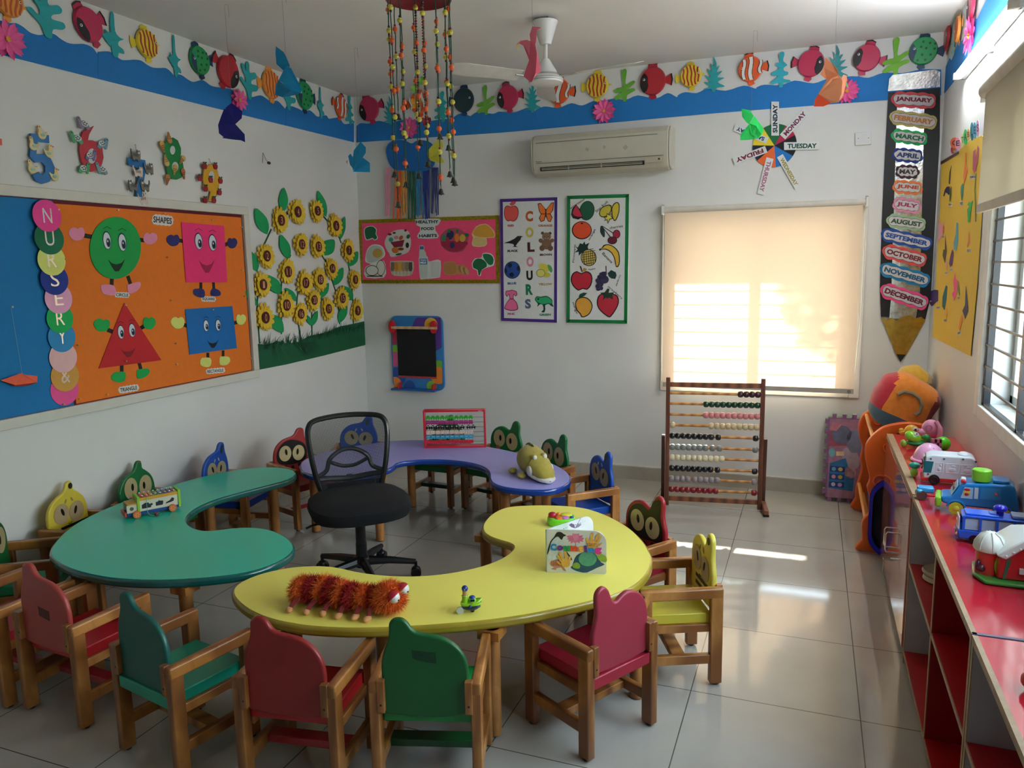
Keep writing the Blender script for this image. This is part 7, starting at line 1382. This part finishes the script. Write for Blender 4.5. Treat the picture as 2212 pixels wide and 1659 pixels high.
# ---- small train at the border
t,T=toy('toy_train',(3.885,-3.69,CZ),0,'little red, teal and white toy at the lower right border','toy')
m=MT(T); m.ell((0,0,.022),(.028,.03,.022),plastic('#c8282a')); m.build('base',t); m=MT(T); m.cyl((.012,0,.03),(.012,0,.06),.022,plastic('#1f8a5c'),seg=18); m.build('body',t)
m=MT(T); m.ell((.012,0,.066),(.026,.026,.020),WHP).ell((.002,-.02,.072),(.010,.008,.008),plastic('#1c3aa0')); m.build('cap',t)
# ================================================================ xylophone truck on the green table
F_=at(296,1119,2,TZ); B_=at(373,1104,2,TZ); ang=math.degrees(math.atan2(B_.y-F_.y,B_.x-F_.x)); Lw=(B_-F_).length
t,T=toy('xylophone_truck',(F_.x,F_.y,TZ+.0005),ang,'wooden xylophone pull truck with orange wheels on the green table','toy truck')
s=Lw/0.16
def TB(x0,x1,y0,y1,z0,z1,mt,nm,bev=0.0015,par=None): m=MT(T); m.b2((x0*s,y0*s,z0*s),(x1*s,y1*s,z1*s),mt); return m.build(nm,par or t,bevel=bev)
CRW=P('#e2dbc2',0.55); OCH=P('#e2a637',0.45); LM2=P('#97cf3a',0.45)
TB(-.040,.205,.004,.086,.012,.026,P('#14489c',0.45),'chassis'); TB(.012,.188,.004,.009,.026,.078,CRW,'side_panel'); TB(.012,.188,.081,.086,.026,.078,CRW,'side_panel')
m=MT(T)
for (cx_,pts) in ((.050,[(-.024,.038),(.016,.038),(.018,.046),(.026,.050),(.022,.058),(.010,.056),(.006,.064),(-.010,.064),(-.024,.056)]),(.104,[(-.016,.040),(.014,.040),(.018,.050),(.018,.060),(.004,.062),(0,.066),(-.006,.060),(-.016,.058)]),(.155,[(-.024,.042),(.004,.046),(.014,.050),(.018,.062),(.008,.068),(0,.058),(-.006,.054),(-.018,.050)])):
    m.prism([((cx_+a)*s,.0036*s,b*s) for a,b in pts],(0,.0006,0),P('#26303a',0.7))
m.build('shape_hole',t)
TB(.006,.196,.002,.012,.078,.092,OCH,'top_rail'); TB(.006,.196,.078,.088,.078,.092,OCH,'top_rail')
for x in (.006,.190): TB(x,x+.012,0,.009,.014,.096,LM2,'post'); TB(x,x+.012,.081,.09,.014,.1,LM2,'post'); TB(x,x+.012,.0,.09,.088,.1,LM2,'cross_bar')
for k,c_ in enumerate(('#b81f22','#e2602c','#d8a032','#2f9a48','#1f8cb0','#1f3c98','#4a2a88','#a83a78')):
    x=.026+k*.0205; o_=TB(x,x+.014,.006+.001*k,.084-.001*k,.094,.097,P(c_,0.25,0.3),'chime_bar')
    for y in (.016,.074): m=MT(T); m.ell(((x+.007)*s,y*s,.099*s),(.0045*s,.0045*s,.0035*s),P('#ecebe6',0.3),seg=8,rings=5); m.build('peg',o_)
TB(-.040,.006,.006,.010,.026,.064,CRW,'cab_side'); TB(-.040,.006,.080,.084,.026,.064,CRW,'cab_side'); TB(-.036,.010,.004,.086,.064,.070,OCH,'cab_roof'); TB(-.052,-.042,.0,.09,.012,.032,P('#c4503c',0.45),'bumper')
m=MT(T); m.cyl((-.018*s,.0055*s,.046*s),(-.018*s,.0062*s,.046*s),.009*s,P('#5a6048',0.6),seg=14); m.build('window_hole',t)
for x in (0,.16):
    for y in (-.006,.090):
        m=MT(T); m.cyl((x*s,(y-.005)*s,.018*s),(x*s,(y+.005)*s,.018*s),.018*s,P('#e0763a',0.45),seg=22); w_=m.build('wheel',t,bevel=0.001)
        m=MT(T)
        for k in range(6): a=k*PI/3; m.bar(((x+.004*math.cos(a))*s,(y-.0058)*s,(.018+.004*math.sin(a))*s),((x+.012*math.cos(a))*s,(y-.0058)*s,(.018+.012*math.sin(a))*s),.004*s,.001,P('#f0a878',0.5),(0,1,0))
        m.build('wheel_petal',w_)
m=MT(T); m.tube(smooth([(.05*s,-.002*s,.094*s),(.046*s,-.006*s,.05*s),(.05*s,-.012*s,.012*s),(.066*s,-.024*s,.003*s),(.078*s,-.028*s,.003*s)],4,False),.0012,P('#7ab890',0.6),6).tube(smooth([(.082*s,-.028*s,.008*s),(.095*s,-.022*s,.012*s),(.10*s,-.03*s,.006*s),(.092*s,-.034*s,.003*s)],4,False),.0015,P('#3ab88c',0.5),6); m.build('pull_string',t)
m=MT(T); m.ell((.080*s,-.028*s,.0085*s),.0085*s,P('#a82040',0.35)); m.build('pull_bead',t)
# ================================================================ red bead abacus on the lilac table
A=at(916,968.5,2,TZ); Bq=at(1050,966.5,2,TZ); ux=(Bq-A).normalized(); L_=(Bq-A).length; uy=Vector((-ux.y,ux.x,0)); Ht=.246
t=empty('counting_frame',(A+Bq)/2,'red framed bead abacus standing on the lilac table','abacus'); RDP=plastic('#d41f35',0.3)
def fq(x,y,z): return A+ux*x+uy*y+Vector((0,0,z))
Rf=Matrix((ux,uy,Vector((0,0,1)))).transposed()
for x in (.006,L_-.006): m=MB(); m.box(fq(x,.03,Ht/2),(.012,.06,Ht),RDP,Rf); m.build('frame_side',t,bevel=0.002)
for z in (.006,Ht-.006): m=MB(); m.box(fq(L_/2,.03,z),(L_-.024,.06,.012),RDP,Rf); m.build('frame_rail',t,bevel=0.002)
m=MB(); letter(m,'abacus',fq(L_-.045,-.0006,Ht-.009),ux*.024,(0,0,.006),WHP,0.02); m.build('badge',t)
STL=P('#8d9094',0.3,0.9)
def lump(m,p,kind,c,w,h):
    mt=plastic(c,0.3)
    def q(a,b,o=-.009): return p+ux*(a*w)+Vector((0,0,b*h))+uy*o
    S={'beetle':[(-.48,-.2),(.48,-.2),(.44,.1),(.2,.42),(-.2,.42),(-.44,.1)],'bus':[(-.46,-.35),(.46,-.35),(.46,.2),(.36,.42),(-.46,.42)],'car':[(-.48,-.2),(.48,-.2),(.44,.08),(.2,.1),(.1,.45),(-.18,.45),(-.28,.1),(-.46,.05)],'dice':[(-.4,-.42),(.4,-.42),(.45,0),(.4,.42),(-.4,.42),(-.45,0)],'truck':[(-.48,-.3),(.48,-.3),(.46,.3),(.2,.42),(-.48,.38)],'train':[(-.5,-.3),(.5,-.3),(.46,.1),(.3,.4),(-.1,.25),(-.5,.4)]}[kind]
    m.prism([q(a,b) for a,b in S],uy*.018,mt)
    if kind!='dice':
        for a in (-.27,.27): m.cyl(q(a,-.34,-.010),q(a,-.34,.010),h*.14,mt,seg=10)
    else:
        for a,b in ((-.15,.12),(.2,.12),(-.2,-.25),(.2,-.25)): m.prism([q(a+x,b+y,-.0096) for x,y in circ(0,0,.10 if a<0 and b>0 else .07,.10,8)],uy*.0004,plastic('#a83a40',0.4))
    if kind in('bus','truck','car'): m.prism([q(a,b,-.0094) for a,b in ((-.3,.05),(.3,.05),(.3,.28),(-.3,.28))] if kind!='car' else [q(a,b,-.0094) for a,b in ((-.1,.1),(.12,.1),(.05,.34),(-.12,.34))],uy*.0003,plastic('#8d5ab0' if kind=='bus' else ('#7cc4dc' if kind=='truck' else '#e8ecec'),0.4))
    return m
bw=.0305
for r_,(kind,c,z) in enumerate((('beetle','#35b52a',.194),('bus','#b02468',.162),('car','#101114',.131),('dice','#e8d8c8',.098),('truck','#2f9ab8',.067),('train','#cf1f34',.036))):
    m=MB(); m.cyl(fq(.01,.03,z),fq(L_-.01,.03,z),.0014,STL,seg=8); rod=m.build('rod',t)
    first=None
    for k in range(10):
        x=.013+bw*(k+.5)+((.006 if k>=7 else 0)+(.010 if k>=8 else 0) if kind=='car' else 0); p=fq(x,.03,z)
        if first is None: m=MB(); lump(m,p,kind,c,bw,.027); first=m.build('bead',rod); fp=p
        else:
            o=first.copy(); COL.objects.link(o); o.parent=rod; o.location=first.location+(p-fp)
# ================================================================ crocodile plush
R0=at(1141,1020,2,TZ); H0=at(1192,1049,2,TZ); d=(H0-R0).normalized(); sd=Vector((-d.y,d.x,0)); Lc=(H0-R0).length
CRO=cloth('#a8983c'); CRW2=cloth('#d8d4c6'); t=empty('crocodile_plush',((R0+H0)/2).to_tuple(),'olive green crocodile plush lying on the lilac table','plush toy')
def cq(a,b,z): return R0+d*a+sd*b+Vector((0,0,z))
m=MB(); 
def bodytube(m,sec,mat,seg=20,flat=0.9):
    vs=[];fs=[]
    for a,b,z,r,rz in sec:
        for k in range(seg): t_=2*PI*k/seg; vs.append(cq(a,b+r*math.cos(t_),z+rz*math.sin(t_)))
    n=len(sec)
    for i in range(n-1):
        for k in range(seg): fs.append((i*seg+k,i*seg+(k+1)%seg,(i+1)*seg+(k+1)%seg,(i+1)*seg+k))
    m.add(vs,fs,mat,True)
bodytube(m,[(-.045,0,.075,.002,.002),(-.04,0,.075,.035,.04),(-.02,0,.08,.062,.068),(.02,0,.085,.076,.082),(.07,0,.083,.078,.080),(.11,0,.074,.072,.070),(.135,0,.068,.066,.060),(.15,0,.06,.058,.054),(.16,0,.06,.02,.02)],CRO); m.build('body',t)
m=MB(); bodytube(m,[(.115,0,.065,.004,.004),(.12,0,.065,.05,.05),(.15,0,.068,.069,.062),(.19,0,.056,.060,.051),(.225,0,.044,.052,.038),(.25,0,.036,.042,.030),(.266,0,.032,.025,.018),(.272,0,.03,.003,.003)],CRO); hd=m.build('head',t)
m=MB(); bodytube(m,[(.12,0,.030,.004,.004),(.13,0,.030,.058,.027),(.17,0,.026,.066,.024),(.22,0,.022,.058,.020),(.255,0,.020,.046,.018),(.275,0,.019,.026,.014),(.281,0,.018,.003,.003)],CRW2); m.build('jaw',t)
for s_ in (-1,1):
    m=MB(); m.ell(cq(.145,s_*.030,.126),(.017,.017,.015),CRO).ell(cq(.156,s_*.030,.122),(.012,.014,.014),CRW2); m.build('eye',hd)
    m=MB(); m.ell(cq(.155,s_*.062,.052),(.030,.014,.030),CRW2,Matrix((d,sd,Vector((0,0,1)))).transposed()); m.build('cheek',hd)
    m=MB(); m.ell(cq(.262,s_*.012,.046),.002,BLKP,seg=8,rings=5); m.build('nostril',hd)
    for a,nm in ((-.02,'foot'),(.10,'foot')): m=MB(); m.ell(cq(a,s_*.085,.016),(.032,.024,.015),CRO,Matrix((d,sd,Vector((0,0,1)))).transposed()@Matrix.Rotation(s_*.6,3,'Z')); m.build(nm,t)
m=MB(); ts=[(-.035,0,.055),(-.075,.02,.045),(-.10,.05,.040),(-.11,.085,.038)]; m.tube(smooth([cq(*p) for p in ts],4,False),[.034,.032,.030,.028,.027,.025,.023,.021,.018,.016,.012,.008,.004],CRO,12); m.build('tail',t)
m=MB(); sp=[cq(a,b,z) for a,b,z in ((-.09,.05,.068),(-.065,.02,.085),(-.045,.008,.115),(-.02,0,.150),(.0,0,.162),(.02,0,.168),(.045,0,.168),(.07,0,.164))]
for p in smooth(sp,2,False): m.ell(p,(.006,.006,.008),cloth('#5a6420'),seg=8,rings=5)
m.build('spine_ridge',t)
# ================================================================ furry caterpillar on the yellow table
P0=at(648,1300,2,TZ); P1=at(848,1322,2,TZ); d=(P1-P0).normalized(); sd=Vector((-d.y,d.x,0)); Lc=(P1-P0).length; R3=Matrix((d,sd,Vector((0,0,1)))).transposed()
t=empty('caterpillar_plush',(P0+P1)/2,'shaggy orange and red striped caterpillar plush on the yellow table','plush toy')
def kq(a,b,z): return P0+d*a+sd*b+Vector((0,0,z))
OF=P('#e0621c',0.8,var=0.25,scale=90); RF=P('#a81c20',0.8,var=0.2,scale=90); DRF=P('#7c1618',0.85)
random.seed(21)
def fur(c,r,n,L_,mat,mat2,nm,par,squash=(1,1,1)):
    m=MB(); m.ell(c,r,mat,R3,16,10); 
    for k in range(n):
        v=Vector((random.gauss(0,1),random.gauss(0,1),random.gauss(0,1))).normalized()
        if v.z<-.75: continue
        p=c+R3@Vector((v.x*r[0],v.y*r[1],v.z*r[2]))*.97; nrm=(R3@Vector((v.x/r[0],v.y/r[1],v.z/r[2]))).normalized(); q=(nrm+Vector((random.uniform(-.5,.5),random.uniform(-.5,.5),random.uniform(-.55,.25)))).normalized()
        s_=q.cross(Vector((random.random(),random.random(),random.random()))).normalized()*.0011; l=L_*random.uniform(.6,1.2); tip=p+q*l
        if tip.z<TZ+.001: tip.z=TZ+.001
        m.add([p-s_,p+s_,tip],[(0,1,2)],mat if random.random()<.7 else mat2)
    return m.build(nm,par)
OF2=P('#f08a3c',0.8,var=0.2,scale=90); RF2=P('#c8302a',0.8,var=0.2,scale=90)
nseg=8
for k in range(nseg):
    a=Lc*(.02+.80*k/(nseg-1)); r=(.034,.050-.002*abs(k-2),.048-.002*abs(k-2)); c=kq(a,.012*math.sin(k*.9),.047)
    fur(c,r,1500,.020,OF if k%2==0 else RF,OF2 if k%2==0 else RF2,'furry_segment',t)
hc=kq(Lc*.97,-.004,.052); hd=fur(hc,(.056,.054,.050),3200,.022,OF,OF2,'head',t)
LIDR=plastic('#b01428',0.4)
for i,(a,b,z) in enumerate(((.035,-.034,.020),(.048,.014,.030))):
    c=hc+R3@Vector((a,b,z)); m=MB(); m.ell(c,(.021,.020,.021),plastic('#e4e2da',0.3)); ey=m.build('eye',hd)
    vs=[];fs=[]; q=Matrix.Rotation(-.5,3,'Y')
    m=MB(); n1,n2=16,6
    for i_ in range(n2+1):
        ph=PI*.5*i_/n2+.02
        for k_ in range(n1): th=2*PI*k_/n1; v=Vector((math.cos(ph)*math.cos(th),math.cos(ph)*math.sin(th),math.sin(ph)))*.0222; vs.append(c+R3@(Matrix.Rotation(-.75,3,'Y')@v))
    for i_ in range(n2):
        for k_ in range(n1): fs.append((i_*n1+k_,i_*n1+(k_+1)%n1,(i_+1)*n1+(k_+1)%n1,(i_+1)*n1+k_))
    m.add(vs,fs,LIDR,True); m.build('eyelid',ey)
    m=MB(); m.ell(c+R3@Vector((.0195,-.006,-.006)),(.003,.003,.003),BLKP,seg=8,rings=5); m.build('pupil',ey)
FT=cloth('#e09a5c')
for k,a in enumerate((.06,.24,.40,.56,.72,.84)):
    b0=kq(Lc*a,-.040,.030); b1=kq(Lc*(a-.035+.01*k),-.082-.004*(k%2),.010); m=MB(); m.tube([b0,(b0+b1)/2+Vector((0,0,.006)),b1],[.009,.008,.007],cloth('#8a1a1c'),8); lg=m.build('leg',t)
    m=MB(); m.ell(b1,(.012,.019,.0095),FT,Matrix.Rotation(math.atan2(d.y,d.x)+(.5 if k<3 else -.1),3,'Z'),12,8); m.build('foot',lg)
# ================================================================ tug boat toy
C=at(1017,1322,2,TZ); t,T=toy('toy_tug_boat',(C.x,C.y,TZ+.0005),20,'small lime and blue toy boat with a figure wearing a blue helmet','toy boat')
NV=plastic('#12284e'); LG=plastic('#9ed42c')
m=MT(T); m.prism(smooth([(x,y,.030) for x,y in ((-.028,-.016),(0,-.020),(.024,-.014),(.034,0),(.024,.014),(0,.020),(-.028,.016))],3),(0,0,-.012),NV); m.ell((.0,0,.020),(.030,.016,.014),NV); m.build('hull',t,bevel=0.001)
m=MT(T); m.prism(smooth([(x,y,.036) for x,y in ((-.030,-.017),(0,-.021),(.026,-.015),(.037,0),(.026,.015),(0,.021),(-.030,.017))],3),(0,0,-.007),LG); m.tube(smooth([(.010,-.019,.037),(.026,-.014,.041),(.036,0,.046),(.026,.014,.041),(.010,.019,.037)],3,False),.003,LG,8); m.build('deck',t)
m=MT(T); m.cyl((.006,0,.034),(.006,0,.050),.014,LG,.012,18); cb=m.build('cabin',t,bevel=0.002)
m=MT(T); m.box((.008,-.0125,.046),(.014,.004,.007),NV); m.build('cabin_window',cb); m=MT(T); m.ell((.006,0,.052),(.011,.010,.006),plastic('#1f3f94')); m.build('cabin_roof',cb)
m=MT(T); m.cyl((-.018,0,.034),(-.018,0,.058),.012,LG,.010,18); m.torus((-.018,0,.058),.010,.002,LG,seg=18); m.build('funnel',t)
m=MT(T); m.cyl((-.018,0,.056),(-.018,0,.078),.0085,plastic('#c89a62'),seg=16); fg=m.build('figure',t); m=MT(T); m.ell((-.018,0,.083),(.011,.011,.011),plastic('#16308c')); letter(m,'2',(-.021,-.0113,.080),(.006,0,0),(0,0,.007),WHP,0.03); m.build('helmet',fg)
m=MT(T); m.cyl((-.034,-.020,.013),(-.034,-.012,.013),.012,plastic('#cdd2c8'),seg=18); m.build('wheel',t); m=MT(T); m.cyl((.006,-.004,.007),(.006,.004,.007),.007,BLKP,seg=14); m.build('wheel',t)
m=MT(T); m.ell((.0,-.021,.029),(.005,.004,.005),plastic('#1f3f94')); m.build('tyre_fender',t)
# ================================================================ counting board book
S=at(1181.5,1236,2,TZ); E_=at(1310,1240.5,2,TZ); ux=(E_-S).normalized(); Lb=(E_-S).length; Hb=.168; uy=Vector((-ux.y,ux.x,0))
t=empty('board_book',(S+E_)/2,'open board book titled Counting standing on the yellow table','book')
def kk(x,z,o=0.0): return S+ux*(x*Lb)+Vector((0,0,z*Hb))-uy*o
def cover(x0=0,x1=1): 
    o=[(0,0),(.97,0),(1,.03),(1,.72)]
    for k in range(7): a=math.radians(90*k/6); o.append((.80+.20*math.cos(a),.72+.28*math.sin(a)))
    return o+[(0,1)]
m=MB(); m.prism([kk(a,b) for a,b in cover()],uy*.0065,P('#cfccbd',0.35,coat=0.4)); m.build('front_cover',t,bevel=0.0008)
far=at(1279,1110,2,TZ+Hb); vx=(Vector((far.x,far.y,0))-Vector((S.x,S.y,0))); 
for i,fr in enumerate((1.0,.96)):
    v=vx*fr*(1.0) if i==0 else (vx*.985+ux*.010); vn=Vector((-v.y,v.x,0)).normalized()
    pts=[S+v*a+Vector((0,0,b*Hb))+vn*(.0035*i) for a,b in cover()]; m=MB(); m.prism(pts,vn*.0028,P('#c9d6cf' if i==0 else '#dfe0e6',0.4)); pg=m.build('page' if i else 'back_cover',t)
v=vx*.985+ux*.010; vn=Vector((-v.y,v.x,0)).normalized()
def pk(x,z): return S+v*x+Vector((0,0,z*Hb))-vn*(-.0035+.0002)-vn*.0006
m=MB(); m.tube([pk(.60,.80),pk(.72,1.0)],.0006,P('#4a4a52',0.6),5); m.prism([pk(*p) for p in ((.60,.80),(.52,.86),(.47,.93),(.52,.95),(.58,.90))],vn*.0003,P('#6a5a78',0.6)).prism([pk(*p) for p in ((.60,.80),(.68,.80),(.74,.84),(.70,.87),(.64,.86))],vn*.0003,P('#8a7f98',0.6)); m.build('dragonfly_picture',pg)
m=MB()
for k in range(15): m.prism([pk(.10+.05*k,.88+.012*math.sin(k)),pk(.125+.05*k,.88+.012*math.sin(k)),pk(.125+.05*k,.888),pk(.10+.05*k,.888)],vn*.0003,P('#6a6a70',0.6))
m.build('text_line',pg)
def pic(nm,shapes,o0=.0006):
    m=MB()
    for i,(pl,c,sm_) in enumerate(shapes):
        q=[kk((x-190)/1195,1-(y-565+ (x-190)*-.03)/885,o0+.00022*i) for x,y in pl]; m.prism(smooth(q,sm_) if sm_ else q,uy*.0002,P(c,0.4,var=0.12,scale=80))
    return m.build(nm,t)
pic('penguin_picture',[([(420,700),(480,760),(540,860),(560,1000),(570,1100),(480,1200),(240,1200),(230,1080),(250,900),(300,780)],'#c2c8c2',2),([(200,1090),(210,980),(270,800),(340,720),(400,620),(480,615),(530,650),(590,685),(530,710),(500,775),(460,750),(430,715),(380,720),(300,800),(260,900),(240,1000)],'#2a2420',2),([(570,1000),(620,1050),(680,1130),(700,1195),(670,1180),(600,1060)],'#2a2420',2)])
pic('flower_picture',[([(590,700),(650,680),(700,690),(715,640),(770,655),(840,645),(850,690),(920,680),(900,730),(950,740),(910,780),(930,820),(850,800),(860,850),(800,815),(770,850),(730,820),(680,850),(680,800),(620,820),(650,770),(590,760),(640,735)],'#cf6a88',1),([(715,650),(770,660),(840,650),(830,760),(780,790),(730,760)],'#d97f98',2),([(768,850),(776,850),(776,895),(768,895)],'#5a3a34',0)])
hand=lambda dx,dy,s_,c: [([(dx+a*s_,dy+b*s_) for a,b in pl],c,2) for pl in ([(0,0),(60,-90),(160,-80),(200,20),(150,90),(40,90)],[(60,-80),(80,-220),(120,-240),(130,-200),(110,-80)],[(150,-70),(190,-200),(240,-230),(250,-190),(190,-60)],[(185,-40),(250,-150),(290,-160),(280,-120),(210,-10)],[(200,30),(260,-20),(300,-30),(290,0),(220,60)],[(10,0),(-20,-90),(-10,-140),(15,-120),(40,-50)])]
pic('hand_print_picture',hand(1000,860,1.0,'#d9a24a'),.0016); pic('hand_print_picture',[([(660-(x-1000)*.9,1240+(y-860)*1.0) for x,y in pl],'#d8a044',s_) for pl,c,s_ in hand(1000,860,1.0,'')],.0030)
pic('fish_picture',[([(670,1350),(700,1310),(760,1140),(840,1060),(1000,1020),(1150,1060),(1230,1160),(1280,1240),(1350,1285),(1200,1350),(1000,1450),(850,1440),(740,1400)],'#1f4c62',2),([(700,1300),(780,1240),(860,1290),(840,1370),(740,1360)],'#7a9a34',2),([(1190,1100),(1280,1060),(1385,1130),(1385,1230),(1290,1220),(1230,1180)],'#86a83a',2),([(x,y) for x,y in circ(1010,1170,180,150,28)],'#4c9478',0)])
pic('frog_picture',[([(250,1260),(290,1210),(400,1180),(500,1200),(545,1250),(520,1310),(580,1420),(520,1410),(480,1350),(380,1370),(380,1400),(270,1380),(340,1350),(270,1310)],'#b8806a',2)]+[([(280+k*34,1215),(292+k*34,1210),(300+k*34,1310),(288+k*34,1315)],'#b03a2c',0) for k in range(8)])
m=MB()
for s_,x0,x1,y0,y1,c in (('C',262,390,990,845,'#0f7fb8'),('o',400,520,992,880,'#6a2a80'),('u',528,664,1000,888,'#0f8f48'),('n',672,818,1005,888,'#d8432c'),('t',830,930,1012,880,'#e8a23a'),('i',938,1000,1020,880,'#5a2a86'),('n',1012,1150,1025,930,'#1a7fc0'),('g',1152,1290,1062,925,'#d8308a')):
    a=kk((x0-190)/1195,1-(y0-565-(x0-190)*.03)/885,.0046); b=kk((x1-190)/1195,1-(y0-565-(x0-190)*.03)/885,.0046); letter(m,s_,a,b-a,(0,0,(y0-y1)/885*Hb),P(c,0.35),0.07)
m.build('title_lettering',t)
m=MB()
for s_,x0,x1,y0,h_ in (('A Touch and',1000,1178,858,26),('Feel Book',1010,1160,896,26)):
    a=kk((x0-190)/1195,1-(y0-565-(x0-190)*.03)/885,.0040); letter(m,s_,a,ux*((x1-x0)/1195*Lb),(0,0,h_/885*Hb),P('#7a3020',0.5),0.02)
m.build('subtitle_lettering',t)
# ---- green musical toy behind the book
C=at(1212,1132,2,TZ); t,T=toy('musical_toy',(C.x,C.y,TZ+.0005),25,'lime green activity toy with red button lying behind the board book')
m=MT(T); m.prism(smooth([(x,y,.034) for x,y in ((-.055,-.03),(0,-.045),(.055,-.03),(.06,.03),(0,.05),(-.055,.03))],3),(0,0,-.034),plastic('#6fd62c')); m.build('body',t,bevel=0.006)
for nm,x,y,r,h_,c in (('red_button',-.038,.004,.019,.020,'#b0182c'),('orange_flower',-.012,-.022,.017,.008,'#f0762c'),('pink_flower',.016,-.022,.017,.008,'#d87ac8'),('yellow_face',.026,.014,.026,.010,'#e8e03a'),('orange_knob',-.008,.022,.010,.012,'#f08a2c'),('blue_button',.046,-.02,.009,.007,'#1f4ca8')):
    m=MT(T); m.cyl((x,y,.032),(x,y,.034+h_*.5),r,plastic(c),seg=18).ell((x,y,.034+h_*.5),(r,r,h_*.6),plastic(c)); m.build(nm,t)
# ================================================================ hanging bead mobile
rd=Vector((RT.x,RT.y,0)).normalized(); dd=Vector((FW.x,FW.y,0)).normalized(); MC=Vector((2.02,-2.74,0)); MZ=2.553; RR=.118
t=empty('bead_mobile',(MC.x,MC.y,MZ),'hanging mobile of green strands with orange and yellow beads and small bells','mobile')
m=MB(); MAR=P('#7c1626',0.4,var=0.15,scale=30,coat=0.3); m.lathe((MC.x,MC.y,MZ),[(.0,.035),(.06,.028),(.10,.012),(.122,-.004),(.126,.008),(.11,.03),(.07,.048),(0,.058)],MAR,36); m.build('crown',t)
m=MB(); m.cyl((MC.x,MC.y,MZ+.05),(MC.x,MC.y,H),.002,P('#5a5248',0.7),seg=6); m.build('hanging_cord',t)
def zat(px,py,p): q=ray(px,py); h=Vector((q.x,q.y)); k=(Vector((p.x-CAM.x,p.y-CAM.y)).dot(h))/h.dot(h); return CAM.z+k*q.z
GC=P('#0f4d3a',0.7); OB=plastic('#f0622a',0.3); YB=plastic('#d8d04c',0.3); BEL=P('#4a4a46',0.35,0.8)
SMC=[P(c,0.4) for c in ('#7a1230','#a0642c','#16302a','#8a2434')]
ST=[(839,1,(846,316),0),(845,-1,(848,376),0),(849,1,(855,251),0),(852,-1,(853,441),0),(861,1,(869,356),0),(872,-1,(881,398),0),(886,1,(893,379),0),(898,0,(903,307),1),(908,1,(915,350),0),(919,-1,(926,354),1),(936,1,(947,294),0),(944,-1,(945,413),0),(955,1,(960,318),0),(962,-1,(969,375),0),(966,.4,(968,388),0),(970,-.3,(974,394),0)]
big=None
for i,(x,ff,bell,dense) in enumerate(ST):
    cph=max(-.99,min(.99,(x-905)/66.0)); sph=math.sqrt(1-cph*cph)*ff if abs(ff)==1 else ff*.4
    p=MC+rd*(RR*cph)+dd*(RR*sph); zb=zat(bell[0],bell[1],p); zt=MZ+.0
    m=MB(); n=10; pts=[Vector((p.x+.0015*math.sin(k*2+i),p.y,zt+(zb+.02-zt)*k/n)) for k in range(n+1)]; m.tube(pts,.0022,GC,6)
    z=zt-.03-.037*((i*5)%7)*.5; k=0; bz=[]
    while z>zb+.05:
        bz.append((z,k)); z-=(.105+.022*math.sin(i*3+k)); k+=1
    for z,k in bz:
        for s_ in (1,-1): m.ell((p.x,p.y,z+s_*.0135),.0048,SMC[(k+i+s_)%4],seg=8,rings=5)
    if dense:
        z=zt-.02
        while z>zb+.12: m.ell((p.x,p.y,z),(.0055,.0055,.004),SMC[int(z*97)%4],seg=7,rings=4); z-=.0095
    st=m.build('strand',t)
    for z,k in bz:
        mt=YB if (k+i)%2 else OB; m=MB(); m.ell((p.x,p.y,z),.0098,mt,seg=14,rings=9)
        if mt is YB: m.torus((p.x,p.y,z),.0097,.0009,P('#b8b040',0.4),seg=14,seg2=4)
        m.build('bead',st)
    m=MB(); m.lathe((p.x,p.y,zb-.012),[(.013,0),(.0125,.002),(.009,.006),(.0075,.014),(.005,.020),(0,.022)],BEL,14); m.ell((p.x,p.y,zb-.013),.003,BEL,seg=6,rings=4); m.tube([(p.x,p.y,zb+.01),(p.x,p.y,zb+.03)],.0012,BEL,5); m.build('bell',st)
